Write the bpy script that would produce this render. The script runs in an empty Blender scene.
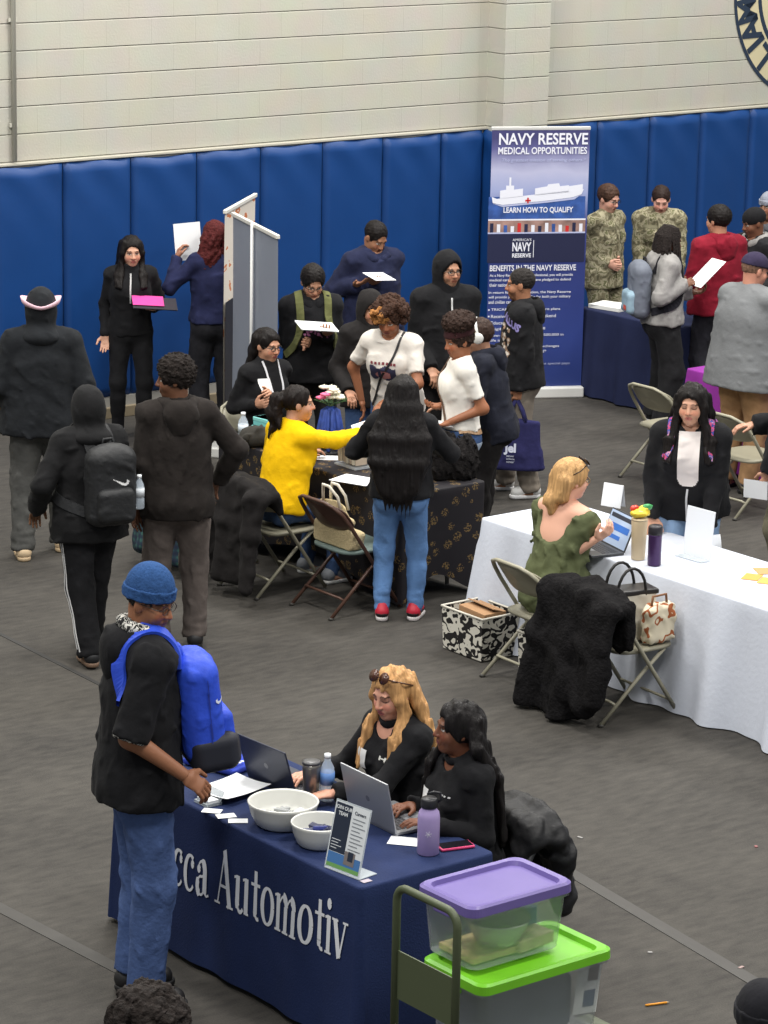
import bpy, bmesh, math, random
import numpy as np
from mathutils import Vector, Matrix
RNG = random.Random(7)
COL = bpy.context.scene.collection
PI = math.pi

# ------------------------------------------------------------------ camera model (768 x 1024 photograph)
CAM_F, CAM_PITCH, CAM_H, CAM_ROLL = 3000.0, 14.218, 5.232, 1.167
_t, _r = math.radians(CAM_PITCH), math.radians(CAM_ROLL)
_R = np.array([1., 0, 0]); FWD = np.array([0, math.cos(_t), -math.sin(_t)]); _U = np.array([0, math.sin(_t), math.cos(_t)])
RGT = _R * math.cos(_r) + _U * math.sin(_r); UPV = _U * math.cos(_r) - _R * math.sin(_r)
CPOS = np.array([0, 0, CAM_H])
WANG = 38.42                                   # direction of the back wall
_a = math.radians(WANG)
UU = np.array([math.cos(_a), math.sin(_a), 0]); NN = np.array([-math.sin(_a), math.cos(_a), 0])
WALL_N = 19.86

def ray(px, py):
    return FWD + RGT * (px - 384) / CAM_F - UPV * (py - 512) / CAM_F
def at(px, py, z=0.0):
    d = ray(px, py); return CPOS + d * ((z - CAM_H) / d[2])
def on_y(px, py, y):
    d = ray(px, py); return CPOS + d * (y / d[1])
def on_wall(px, py, n=WALL_N):
    d = ray(px, py); return CPOS + d * (n / float(d @ NN))
def un(u, n, z=0.0):
    return UU * u + NN * n + np.array([0, 0, z])

# ------------------------------------------------------------------ materials
def lin(c):
    return tuple(((v / 255.) / 12.92 if v / 255. <= .04045 else ((v / 255. + .055) / 1.055) ** 2.4) for v in c)
_MC = {}
def mat(rgb, rough=.7, bump=0., scale=60., metal=0., var=.0, vscale=8., alpha=1., trans=0., stretch=None, emit=0., spec=.5, sheen=0., ior=1.45):
    key = (rgb, rough, bump, scale, metal, var, vscale, alpha, trans, stretch, emit, spec, sheen)
    if key in _MC: return _MC[key]
    m = bpy.data.materials.new('surface'); m.use_nodes = True
    nt = m.node_tree; b = nt.nodes['Principled BSDF']
    c = lin(rgb) + (1,)
    b.inputs['Base Color'].default_value = c
    b.inputs['Roughness'].default_value = rough; b.inputs['Metallic'].default_value = metal
    b.inputs['Specular IOR Level'].default_value = spec
    b.inputs['IOR'].default_value = ior
    if sheen: b.inputs['Sheen Weight'].default_value = sheen
    if alpha < 1: b.inputs['Alpha'].default_value = alpha
    if trans: b.inputs['Transmission Weight'].default_value = trans
    if emit:
        b.inputs['Emission Color'].default_value = c; b.inputs['Emission Strength'].default_value = emit
    if bump or var:
        tc = nt.nodes.new('ShaderNodeTexCoord'); vec = tc.outputs['Object']
        if stretch:
            mp = nt.nodes.new('ShaderNodeMapping'); mp.inputs['Scale'].default_value = stretch
            nt.links.new(vec, mp.inputs['Vector']); vec = mp.outputs['Vector']
    if var:
        n = nt.nodes.new('ShaderNodeTexNoise'); n.inputs['Scale'].default_value = vscale; n.inputs['Detail'].default_value = 4
        nt.links.new(vec, n.inputs['Vector'])
        r = nt.nodes.new('ShaderNodeValToRGB')
        r.color_ramp.elements[0].position = .3; r.color_ramp.elements[1].position = .7
        r.color_ramp.elements[0].color = tuple(v * (1 - var) for v in c[:3]) + (1,)
        r.color_ramp.elements[1].color = tuple(min(1, v * (1 + var)) for v in c[:3]) + (1,)
        nt.links.new(n.outputs['Fac'], r.inputs['Fac']); nt.links.new(r.outputs['Color'], b.inputs['Base Color'])
    if bump:
        n = nt.nodes.new('ShaderNodeTexNoise'); n.inputs['Scale'].default_value = scale; n.inputs['Detail'].default_value = 3
        nt.links.new(vec, n.inputs['Vector'])
        bp = nt.nodes.new('ShaderNodeBump'); bp.inputs['Strength'].default_value = bump; bp.inputs['Distance'].default_value = .01
        nt.links.new(n.outputs['Fac'], bp.inputs['Height']); nt.links.new(bp.outputs['Normal'], b.inputs['Normal'])
    _MC[key] = m; return m
def cloth(rgb, var=.18): return mat(rgb, rough=.88, bump=.35, scale=28., var=var, vscale=14., spec=.15, sheen=.02)
def metalp(rgb, rough=.45): return mat(rgb, rough=rough, spec=.5)
def hairm(rgb, var=.35, curly=False):
    if curly: return mat(rgb, rough=.8, bump=.9, scale=90., var=var, vscale=60., spec=.25)
    return mat(rgb, rough=.55, bump=.5, scale=46., var=var, vscale=30., stretch=(2.2, 2.2, .2), spec=.2)
PAPER = (226, 228, 230)

def ramp_mat(name, stops, scale, detail=3., rough=.85, kind='noise', stretch=None, const=True, dist=0.):
    m = bpy.data.materials.new(name); m.use_nodes = True; nt = m.node_tree; b = nt.nodes['Principled BSDF']
    b.inputs['Roughness'].default_value = rough; b.inputs['Specular IOR Level'].default_value = .25
    tc = nt.nodes.new('ShaderNodeTexCoord'); vec = tc.outputs['Object']
    if stretch:
        mp = nt.nodes.new('ShaderNodeMapping'); mp.inputs['Scale'].default_value = stretch
        nt.links.new(vec, mp.inputs['Vector']); vec = mp.outputs['Vector']
    if kind == 'noise':
        n = nt.nodes.new('ShaderNodeTexNoise'); n.inputs['Detail'].default_value = detail; n.inputs['Distortion'].default_value = dist; o = n.outputs['Fac']
    else:
        n = nt.nodes.new('ShaderNodeTexVoronoi'); o = n.outputs['Distance']
    n.inputs['Scale'].default_value = scale
    nt.links.new(vec, n.inputs['Vector'])
    r = nt.nodes.new('ShaderNodeValToRGB'); cr = r.color_ramp
    cr.interpolation = 'CONSTANT' if const else 'LINEAR'
    while len(cr.elements) < len(stops): cr.elements.new(.5)
    for e, (p, c) in zip(cr.elements, stops): e.position = p; e.color = lin(c) + (1,)
    nt.links.new(o, r.inputs['Fac']); nt.links.new(r.outputs['Color'], b.inputs['Base Color'])
    return m

# ------------------------------------------------------------------ object helpers
def link(name, me, m=None, parent=None, smooth=False):
    o = bpy.data.objects.new(name, me); COL.objects.link(o)
    if m is not None:
        for mm in (m if isinstance(m, (list, tuple)) else [m]): me.materials.append(mm)
    if smooth: me.polygons.foreach_set('use_smooth', [True] * len(me.polygons))
    if parent is not None: o.parent = parent
    return o
def tag(o, label=None, cat=None, group=None, kind=None):
    if label: o['label'] = label
    if cat: o['category'] = cat
    if group: o['group'] = group
    if kind: o['kind'] = kind
    return o
def empty(name, loc, rz=0., label=None, cat=None, group=None):
    o = bpy.data.objects.new(name, None); COL.objects.link(o); o.empty_display_size = .1
    o.location = tuple(float(v) for v in loc); o.rotation_euler = (0, 0, rz)
    return tag(o, label, cat, group)
def copy_tree(o, parent=None):
    c = o.copy(); COL.objects.link(c)
    if parent is not None: c.parent = parent
    for ch in list(o.children): copy_tree(ch, c)
    return c

class MB:
    """collects shapes into one mesh"""
    def __init__(s): s.v = []; s.f = []; s.mi = []; s.sm = []
    def add(s, vs, fs, mi=0, sm=False):
        o = len(s.v); s.v += [tuple(float(c) for c in v) for v in vs]
        for f in fs: s.f.append(tuple(i + o for i in f)); s.mi.append(mi); s.sm.append(sm)
        return s
    def box(s, c, d, rz=0., M=None, mi=0, bev=0.):
        x, y, z = d[0] / 2, d[1] / 2, d[2] / 2
        if bev > 0:
            bm = bmesh.new(); bmesh.ops.create_cube(bm, size=1); bmesh.ops.scale(bm, vec=d, verts=bm.verts)
            bmesh.ops.bevel(bm, geom=bm.edges[:], offset=bev, segments=2, affect='EDGES', profile=.5)
            vs = [v.co.copy() for v in bm.verts]; bm.verts.index_update(); fs = [[v.index for v in f.verts] for f in bm.faces]; bm.free()
        else:
            vs = [Vector((a, b, e)) for a in (-x, x) for b in (-y, y) for e in (-z, z)]
            fs = [(0, 1, 3, 2), (4, 6, 7, 5), (0, 4, 5, 1), (2, 3, 7, 6), (0, 2, 6, 4), (1, 5, 7, 3)]
        if M is None: M = Matrix.Rotation(rz, 3, 'Z')
        c = Vector([float(k) for k in c])
        return s.add([c + M @ Vector(v) for v in vs], fs, mi)
    def tube(s, pts, r, seg=8, mi=0, closed=False, flat=None):
        P = [Vector([float(k) for k in p]) for p in pts]; n = len(P)
        rs = r if isinstance(r, (list, tuple)) else [r] * n
        vs = []; fs = []; prev = None
        for i, p in enumerate(P):
            t = (P[(i + 1) % n] - P[i - 1]) if closed else (P[min(i + 1, n - 1)] - P[max(i - 1, 0)])
            t.normalize()
            a = prev if prev is not None else (Vector((0, 0, 1)) if abs(t.z) < .9 else Vector((1, 0, 0)))
            a = (a - t * a.dot(t)).normalized(); prev = a; b = t.cross(a)
            for k in range(seg):
                w = 2 * PI * k / seg; vs.append(p + (a * math.cos(w) * (flat or 1) + b * math.sin(w)) * rs[i])
        m = n if closed else n - 1
        for i in range(m):
            j = (i + 1) % n
            for k in range(seg):
                k2 = (k + 1) % seg; fs.append((i * seg + k, i * seg + k2, j * seg + k2, j * seg + k))
        if not closed:
            fs.append(tuple(range(seg))[::-1]); fs.append(tuple((n - 1) * seg + k for k in range(seg)))
        return s.add(vs, fs, mi, True)
    def lathe(s, prof, c=(0, 0, 0), seg=24, mi=0, M=None, sm=True):
        vs = []; fs = []; n = len(prof)
        for (r, z) in prof:
            for k in range(seg):
                w = 2 * PI * k / seg; v = Vector((r * math.cos(w), r * math.sin(w), z))
                if M is not None: v = M @ v
                vs.append(v + Vector([float(q) for q in c]))
        for i in range(n - 1):
            for k in range(seg):
                k2 = (k + 1) % seg; fs.append((i * seg + k, i * seg + k2, (i + 1) * seg + k2, (i + 1) * seg + k))
        if prof[0][0] > 1e-6: fs.append(tuple(range(seg))[::-1])
        if prof[-1][0] > 1e-6: fs.append(tuple((n - 1) * seg + k for k in range(seg)))
        return s.add(vs, fs, mi, sm)
    def grid(s, P, mi=0, sm=True, closed_u=False):
        nu, nv = len(P), len(P[0]); vs = [p for row in P for p in row]; fs = []
        for i in range(nu if closed_u else nu - 1):
            i2 = (i + 1) % nu
            for j in range(nv - 1): fs.append((i * nv + j, i2 * nv + j, i2 * nv + j + 1, i * nv + j + 1))
        return s.add(vs, fs, mi, sm)
    def poly(s, pts, mi=0): return s.add(pts, [tuple(range(len(pts)))], mi)
    def prism(s, pts, axis, mi=0):
        """extrude planar polygon pts by vector axis"""
        n = len(pts); ax = Vector([float(k) for k in axis]); A = [Vector([float(k) for k in p]) for p in pts]
        vs = A + [p + ax for p in A]
        fs = [tuple(range(n))[::-1], tuple(range(n, 2 * n))] + [(i, (i + 1) % n, n + (i + 1) % n, n + i) for i in range(n)]
        return s.add(vs, fs, mi)
    def mesh(s):
        me = bpy.data.meshes.new('mesh'); me.from_pydata(s.v, [], s.f)
        me.polygons.foreach_set('material_index', s.mi); me.polygons.foreach_set('use_smooth', s.sm); me.update(); return me
    def build(s, name, m=None, parent=None, fixn=True):
        me = s.mesh()
        if fixn:
            bm = bmesh.new(); bm.from_mesh(me); bmesh.ops.recalc_face_normals(bm, faces=bm.faces[:]); bm.to_mesh(me); bm.free()
        return link(name, me, m, parent)

def text_mesh(body, size, bold=0., align='CENTER', shear=0., sx=1., spacing=1.):
    cu = bpy.data.curves.new('text', 'FONT'); cu.body = body; cu.size = size; cu.align_x = align; cu.align_y = 'CENTER'
    cu.offset = bold; cu.shear = shear; cu.space_character = spacing; cu.resolution_u = 3
    o = bpy.data.objects.new('text', cu); COL.objects.link(o)
    dg = bpy.context.evaluated_depsgraph_get(); me = bpy.data.meshes.new_from_object(o.evaluated_get(dg))
    bpy.data.objects.remove(o); bpy.data.curves.remove(cu)
    vs = [(v.co.x * sx, v.co.y) for v in me.vertices]; fs = [tuple(p.vertices) for p in me.polygons]
    bpy.data.meshes.remove(me); return vs, fs
def put_text(mb, body, size, o, ex, ey, mi=0, **k):
    """write text into mb on the plane with origin o and unit axes ex, ey"""
    vs, fs = text_mesh(body, size, **k); o = np.array(o, float); ex = np.array(ex, float); ey = np.array(ey, float)
    mb.add([o + ex * a + ey * b for a, b in vs], fs, mi); return mb
def rect2(mb, x0, y0, x1, y1, o, ex, ey, mi=0):
    o = np.array(o, float); ex = np.array(ex, float); ey = np.array(ey, float)
    return mb.add([o + ex * a + ey * b for a, b in ((x0, y0), (x1, y0), (x1, y1), (x0, y1))], [(0, 1, 2, 3)], mi)
# ------------------------------------------------------------------ smooth solid modelling (distance field -> surface nets)
def V(*a): return np.array(a[0] if len(a) == 1 else a, float)
def nrm(v): v = np.asarray(v, float); return v / (np.linalg.norm(v) + 1e-12)
class Vol:
    def __init__(s, lo, hi, vx):
        s.lo = np.array(lo, float); s.vx = vx; s.n = np.maximum(4, np.ceil((np.array(hi) - s.lo) / vx).astype(int) + 1)
        s.d = np.full(s.n, .5, np.float32)
        s.ax = [(s.lo[i] + vx * np.arange(s.n[i])).astype(np.float32) for i in range(3)]
    def sl(s, lo, hi):
        a = np.clip(np.floor((np.array(lo) - s.lo) / s.vx).astype(int), 0, s.n); b = np.clip(np.ceil((np.array(hi) - s.lo) / s.vx).astype(int) + 1, 0, s.n)
        if np.any(b <= a): return None
        return tuple(slice(int(p), int(q)) for p, q in zip(a, b))
    def pts(s, k): return s.ax[0][k[0]][:, None, None], s.ax[1][k[1]][None, :, None], s.ax[2][k[2]][None, None, :]
    def op(s, prim, k, mode='u'):
        f, lo, hi = prim; mg = k + 3 * s.vx
        q = s.sl(np.array(lo) - mg, np.array(hi) + mg)
        if q is None: return s
        d = f(*s.pts(q)); cur = s.d[q]
        if mode == 'u':
            h = np.maximum(k - np.abs(cur - d), 0) / max(k, 1e-6); s.d[q] = np.minimum(cur, d) - h * h * k * .25
        elif mode == 's':
            d = -d; h = np.maximum(k - np.abs(cur - d), 0) / max(k, 1e-6); s.d[q] = np.maximum(cur, d) + h * h * k * .25
        return s
    def add(s, prim, k=.02): return s.op(prim, k, 'u')
    def sub(s, prim, k=.006): return s.op(prim, k, 's')
    def cut(s, p, n, box=None):
        """remove the side of the plane that n points to (inside an optional box)"""
        q = (slice(None),) * 3 if box is None else s.sl(*box)
        if q is None: return s
        X, Y, Z = s.pts(q); n = nrm(n); s.d[q] = np.maximum(s.d[q], (X - p[0]) * n[0] + (Y - p[1]) * n[1] + (Z - p[2]) * n[2]); return s
    def noise(s, amp, wl, seed=0, ridge=False, stretch=(1, 1, 1), mask=None):
        rg = np.random.RandomState(seed); X, Y, Z = s.pts((slice(None),) * 3); out = 0
        for i in range(5):
            k = nrm(rg.randn(3)) * 2 * PI / (wl * rg.uniform(.7, 1.4)) * np.array(stretch)
            w = X * k[0] + Y * k[1] + Z * k[2] + rg.uniform(0, 6.28)
            k2 = nrm(rg.randn(3)) * 2 * PI / (wl * 2.3); w = w + 1.3 * np.sin(X * k2[0] + Y * k2[1] + Z * k2[2] + rg.uniform(0, 6.28))
            out = out + ((1 - 2 * np.abs(np.sin(w * .5))) if ridge else np.sin(w))
        out = out * (amp / 2.2)
        if mask is not None: out = out * mask(X, Y, Z)
        s.d = (s.d - np.maximum(out, -amp * .25)).astype(np.float32); return s
    def sample(s, P):
        g = (np.asarray(P) - s.lo) / s.vx; g = np.clip(g, 0, s.n - 1.001); i = g.astype(int); f = g - i; r = 0
        for a in (0, 1):
            for b in (0, 1):
                for c in (0, 1):
                    w = (f[..., 0] if a else 1 - f[..., 0]) * (f[..., 1] if b else 1 - f[..., 1]) * (f[..., 2] if c else 1 - f[..., 2])
                    r = r + w * s.d[i[..., 0] + a, i[..., 1] + b, i[..., 2] + c]
        return r
    def march(s, P, D, tmax=.6, off=.003):
        """walk points P along D until the surface"""
        P = np.array(P, float); D = np.asarray(D, float); t = np.zeros(P.shape[:-1]); done = np.zeros(t.shape, bool)
        for _ in range(60):
            d = s.sample(P + D * t[..., None]) - off
            t = np.where(done, t, t + np.clip(d, -.02, .03) * .8)
        ok = (np.abs(s.sample(P + D * t[..., None]) - off) < .006) & (t < tmax)
        return P + D * t[..., None], ok
    def surf(s):
        """surface nets"""
        d = s.d.copy()
        d[0] = d[-1] = .5; d[:, 0] = d[:, -1] = .5; d[:, :, 0] = d[:, :, -1] = .5
        ins = d < 0; nx, ny, nz = d.shape
        c = np.zeros((nx - 1, ny - 1, nz - 1), np.int8)
        for a in (0, 1):
            for b in (0, 1):
                for e in (0, 1): c += ins[a:nx - 1 + a, b:ny - 1 + b, e:nz - 1 + e]
        I = np.argwhere((c > 0) & (c < 8))
        if len(I) == 0: return np.zeros((0, 3)), np.zeros((0, 4), int)
        idx = np.full(c.shape, -1, np.int64); idx[I[:, 0], I[:, 1], I[:, 2]] = np.arange(len(I))
        acc = np.zeros((len(I), 3)); cnt = np.zeros(len(I))
        cor = [(a, b, e) for a in (0, 1) for b in (0, 1) for e in (0, 1)]
        for p in cor:
            for ax in range(3):
                if p[ax]: continue
                q = list(p); q[ax] = 1
                d0 = d[I[:, 0] + p[0], I[:, 1] + p[1], I[:, 2] + p[2]]; d1 = d[I[:, 0] + q[0], I[:, 1] + q[1], I[:, 2] + q[2]]
                m = (d0 < 0) != (d1 < 0); t = np.where(m, d0 / np.where(m, d0 - d1, 1), 0)
                w = np.array(p, float)[None].repeat(len(I), 0); w[:, ax] = t
                acc[m] += w[m]; cnt[m] += 1
        vs = s.lo + (I + acc / cnt[:, None]) * s.vx
        fs = []
        for ax in range(3):
            a0 = [slice(1, -1)] * 3; a1 = [slice(1, -1)] * 3; a0[ax] = slice(0, -1); a1[ax] = slice(1, None)
            A = ins[tuple(a0)]; B = ins[tuple(a1)]; E = np.argwhere(A != B); 
            if len(E) == 0: continue
            E2 = E.copy(); 
            for o in range(3):
                if o != ax: E2[:, o] += 1
            u, v = [(1, 2), (2, 0), (0, 1)][ax]
            def cell(du, dv):
                q = E2.copy(); q[:, u] -= du; q[:, v] -= dv; return idx[q[:, 0], q[:, 1], q[:, 2]]
            Q = np.stack([cell(1, 1), cell(0, 1), cell(0, 0), cell(1, 0)], 1)
            fl = ~A[E[:, 0], E[:, 1], E[:, 2]]; Q[fl] = Q[fl][:, ::-1]
            fs.append(Q)
        return vs, np.concatenate(fs)
def arr_mesh(vs, fs):
    me = bpy.data.meshes.new('mesh'); n = len(fs)
    me.vertices.add(len(vs)); me.vertices.foreach_set('co', np.asarray(vs, np.float32).ravel())
    me.loops.add(4 * n); me.loops.foreach_set('vertex_index', np.asarray(fs, np.int32).ravel())
    me.polygons.add(n); me.polygons.foreach_set('loop_start', np.arange(0, 4 * n, 4, dtype=np.int32)); me.polygons.foreach_set('loop_total', np.full(n, 4, np.int32))
    me.polygons.foreach_set('use_smooth', np.ones(n, bool)); me.update(calc_edges=True); me.validate(); return me
def vol_obj(name, v, m, parent):
    vs, fs = v.surf()
    return link(name, arr_mesh(vs, fs), m, parent)

# primitives: (function, bbox lo, bbox hi)
def rc(a, b, r1, r2, wide=None, s=1.):
    """tapered capsule; wide = lateral axis stretched by s"""
    a = V(a); b = V(b); ba = b - a; L2 = float(ba @ ba) + 1e-9; R = max(r1, r2) * max(1., s)
    def f(X, Y, Z):
        x = X - a[0]; y = Y - a[1]; z = Z - a[2]
        t = np.clip((x * ba[0] + y * ba[1] + z * ba[2]) / L2, 0, 1)
        x = x - ba[0] * t; y = y - ba[1] * t; z = z - ba[2] * t
        q = x * x + y * y + z * z
        if wide is not None:
            c = x * wide[0] + y * wide[1] + z * wide[2]; q = q - c * c * (1 - 1 / (s * s))
        return np.sqrt(np.maximum(q, 0)) - (r1 + (r2 - r1) * t)
    return f, np.minimum(a, b) - R, np.maximum(a, b) + R
def el(c, r, M=None):
    c = V(c); r = V(r); M = np.eye(3) if M is None else np.asarray(M); R = r.max()
    def f(X, Y, Z):
        x = X - c[0]; y = Y - c[1]; z = Z - c[2]; k0 = 0; k1 = 0
        for i in range(3):
            p = (x * M[0, i] + y * M[1, i] + z * M[2, i]) / r[i]; k0 = k0 + p * p; k1 = k1 + p * p / (r[i] * r[i])
        k0 = np.sqrt(k0); k1 = np.sqrt(k1) + 1e-6
        return k0 * (k0 - 1) / k1
    return f, c - R, c + R
def bx(c, h, rnd=.01, M=None):
    c = V(c); h = V(h); M = np.eye(3) if M is None else np.asarray(M); R = np.linalg.norm(h)
    def f(X, Y, Z):
        x = X - c[0]; y = Y - c[1]; z = Z - c[2]; q = 0; mx = -1e3
        for i in range(3):
            p = np.abs(x * M[0, i] + y * M[1, i] + z * M[2, i]) - (h[i] - rnd); q = q + np.maximum(p, 0) ** 2; mx = np.maximum(mx, p)
        return np.sqrt(q) + np.minimum(mx, 0) - rnd
    return f, c - R, c + R
def ring(c, ax, R, r, s=1.):
    """torus around axis ax"""
    c = V(c); ax = nrm(ax); T = R + r
    def f(X, Y, Z):
        x = X - c[0]; y = Y - c[1]; z = Z - c[2]; h = x * ax[0] + y * ax[1] + z * ax[2]
        q = np.sqrt(np.maximum(x * x + y * y + z * z - h * h, 0)) - R
        return np.sqrt(q * q + (h / s) ** 2) - r
    return f, c - T * max(1, s), c + T * max(1, s)

def capped(prim, p, n):
    """a primitive ended flat by a plane (n points to the removed side)"""
    f, lo, hi = prim; p = V(p); n = nrm(n)
    return (lambda X, Y, Z: np.maximum(f(X, Y, Z), (X - p[0]) * n[0] + (Y - p[1]) * n[1] + (Z - p[2]) * n[2])), lo, hi
# ------------------------------------------------------------------ people
def rotm(yaw=0., pitch=0., roll=0.):
    """columns = right, forward, up after turning left by yaw, nodding down by pitch, tilting right by roll (degrees)"""
    y, p, r = map(math.radians, (yaw, pitch, roll))
    return np.array(Matrix.Rotation(y, 3, 'Z') @ Matrix.Rotation(-p, 3, 'X') @ Matrix.Rotation(r, 3, 'Y'))
_SKIN = {}
def skin_mat():
    if 'm' in _SKIN: return _SKIN['m']
    m = bpy.data.materials.new('skin'); m.use_nodes = True; nt = m.node_tree; b = nt.nodes['Principled BSDF']
    a = nt.nodes.new('ShaderNodeVertexColor'); a.layer_name = 'col'
    nt.links.new(a.outputs['Color'], b.inputs['Base Color']); b.inputs['Roughness'].default_value = .5
    b.inputs['Specular IOR Level'].default_value = .35
    n = nt.nodes.new('ShaderNodeTexNoise'); n.inputs['Scale'].default_value = 90; bp = nt.nodes.new('ShaderNodeBump')
    bp.inputs['Strength'].default_value = .08; bp.inputs['Distance'].default_value = .004
    nt.links.new(n.outputs['Fac'], bp.inputs['Height']); nt.links.new(bp.outputs['Normal'], b.inputs['Normal'])
    _SKIN['m'] = m; return m
def ik(A, T, l1, l2, pole):
    A = V(A); T = V(T); d = T - A; L = np.linalg.norm(d); L = min(max(L, abs(l1 - l2) + .02), l1 + l2 - .004); dn = nrm(d); T = A + dn * L
    x = (l1 * l1 - l2 * l2 + L * L) / (2 * L); h = math.sqrt(max(l1 * l1 - x * x, 0))
    p = V(pole); p = nrm(p - dn * (p @ dn)); return A + dn * x + p * h, T

class Person:
    def __init__(s, pos, face, H, label, skin=(150, 100, 75), lips=None, brow=(40, 28, 22), sit=False, hipz=None, hipoff=(0, 0), lean=0., tilt=0., twist=0.,
                 head=(0, 0, 0), feet=None, knees=None, w=1., fat=0., bust=0., hands=(None, None), vx=.010, hvx=.005, eyes='open', beard=0., group=None, name='person', seat=.45, arm=1.):
        s.root = empty(name, (pos[0], pos[1], pos[2] if len(pos) > 2 else 0), math.radians(face - 90), label, 'person', group)
        s.pos = V(float(pos[0]), float(pos[1]), 0); s.face = face; s.H = H; k = s.k = H / 1.75; s.w = w; s.dp = 1 + fat; s.bust = bust; s.vx = vx; s.hvx = hvx; s.fat = fat; s.sit = sit
        fa = math.radians(face - 90); s.Rz = np.array([[math.cos(fa), -math.sin(fa), 0], [math.sin(fa), math.cos(fa), 0], [0, 0, 1]])
        s.M = rotm(twist, lean, tilt); s.lat, s.fwd, s.up = s.M[:, 0], s.M[:, 1], s.M[:, 2]
        s.P = V(hipoff[0], hipoff[1], hipz if hipz else (seat + .10 * k if sit else .532 * H))
        s.N = s.P + s.up * .303 * H
        s.S = [s.P + s.up * .281 * H + s.lat * sg * .098 * H * (.45 + .55 * w) for sg in (-1, 1)]
        s.hs = .97 * (H / 1.72) ** .5
        hy, hp, hr = head; s.HM = rotm(hy, hp, hr); s.hlat, s.hfwd, s.hup = s.HM[:, 0], s.HM[:, 1], s.HM[:, 2]
        s.hc = s.N + nrm(s.up * .55 + V(0, 0, .45)) * .098 * H + s.hfwd * .018 + s.fwd * .006 - V(0, 0, .02) * max(0, hp) / 40
        # legs
        s.A = []; s.K = []; s.HJ = []; s.toe = []
        if feet is None: feet = ((-.17, .42, 5), (.17, .42, -5)) if sit else ((-.11, 0, 12), (.11, 0, -12))
        for i, sg in enumerate((-1, 1)):
            hj = s.P + V(sg * .052 * H * (.8 + .2 * w), 0, -.01); f = feet[i]; fz = f[3] if len(f) > 3 else 0.
            ank = V(f[0], f[1], .075 * k + fz); ty = math.radians(f[2]); td = V(-math.sin(ty), math.cos(ty), 0)
            pole = (V(sg * .15, 1, .6) if sit else V(td[0] * .6 + sg * .1, 1, 0)) if knees is None else V(knees[i])
            kn, ank = ik(hj, ank, .245 * H, .245 * H, pole)
            s.HJ.append(hj); s.K.append(kn); s.A.append(ank); s.toe.append(td)
        # arms
        s.El = []; s.W = []; s.hd = []; s.pn = []; s.curl = []
        for i, sg in enumerate((-1, 1)):
            h = hands[i] or {}
            l1, l2 = .168 * H * arm, .148 * H * arm; Sh = s.S[i]
            if 'px' in h: T = s.loc(on_y(h['px'][0], h['px'][1], s.pos[1] - h['px'][2]))
            elif 'w' in h: T = s.loc(h['w'])
            elif 't' in h: T = V(h['t'])
            else: T = Sh + V(sg * .06, .05, -.595 * k); h = dict(h, hang=1)
            pole = V(h.get('pole', (sg * .35, -1, -.35)))
            Wr = T
            for _ in range(4):
                E_, W_ = ik(Sh, Wr, l1, l2, pole); hd = nrm(V(h['dir'])) if 'dir' in h else nrm(W_ - E_); Wr = T - hd * .075 * k
            E_, W_ = ik(Sh, Wr, l1, l2, pole)
            pn = V(h.get('palm', (-sg, 0, 0) if 'hang' in h else (0, 0, -1))); pn = nrm(pn - hd * (pn @ hd))
            s.El.append(E_); s.W.append(W_); s.hd.append(hd); s.pn.append(pn); s.curl.append(h.get('curl', .35))
        s.vols = {}; s.parts = {}
        s.body(skin, lips or tuple(int(c * f) for c, f in zip(skin, (.82, .62, .6))), brow, eyes, beard)
    def loc(s, w): return s.Rz.T @ (V(w) - s.pos)
    def wld(s, l): return s.Rz @ V(l) + s.pos
    def hp(s, x, y, z): return s.hc + (s.hlat * x + s.hfwd * y + s.hup * z) * s.hs      # a point in the head's frame
    def hand_pos(s, i, f=.08): return s.W[i] + s.hd[i] * f * s.k
    def box(s, mg=.12):
        P = np.array([s.P, s.N, s.hc] + s.S + s.A + s.K + s.El + s.W + [s.W[i] + s.hd[i] * .2 for i in (0, 1)] + [s.A[i] + s.toe[i] * .2 for i in (0, 1)] + [s.A[i] - V(0, 0, .09) for i in (0, 1)])
        e = V(.26 * s.w * (1 + .8 * s.fat), .2 * s.dp * (1 + .6 * s.fat), 0); P = np.concatenate([P, [s.P - e, s.P + e, s.P + s.up * .4 - e, s.P + s.up * .4 + e]])
        return P.min(0) - mg, P.max(0) + mg
    # ---- building blocks shared by body and garments (o = offset)
    def torso(s, v, o=0., k2=.05, belly=True):
        k, w, d = s.k, s.w, s.dp; P, up, fw, la, M = s.P, s.up, s.fwd, s.lat, s.M
        v.add(el(P + up * .02 * k - fw * .01, (.168 * w * k + o, .112 * k * d + o, .125 * k + o), M), .03)
        v.add(rc(P + up * .06 * k, P + up * .3 * k, .104 * k * d + o, .112 * k * d + o, la, 1.36 * w / d ** .5), k2)
        v.add(el(P + up * .36 * k + fw * .004, (.168 * w * k + o, .116 * k * d + o, .185 * k + o), M), k2)
        v.add(rc(s.S[0], s.S[1], .052 * k + o, .052 * k + o, fw, 1.15), .06)
        for i in (0, 1): v.add(rc(s.N + up * .015, s.N * .25 + s.S[i] * .75 + up * .005, .042 * k + o * .8, .045 * k + o), .05)
        if s.bust:
            for sg in (-1, 1): v.add(el(P + up * .36 * k + fw * .095 * k * d + la * sg * .075 * k, (.062 * s.bust + o, .05 * s.bust + o, .065 * s.bust + o), M), .05)
        if s.fat > .12: v.add(el(P + up * .14 * k + fw * .05 * d, (.15 * w * k + o, .11 * k * d + o, .15 * k + o), M), .06)
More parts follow.
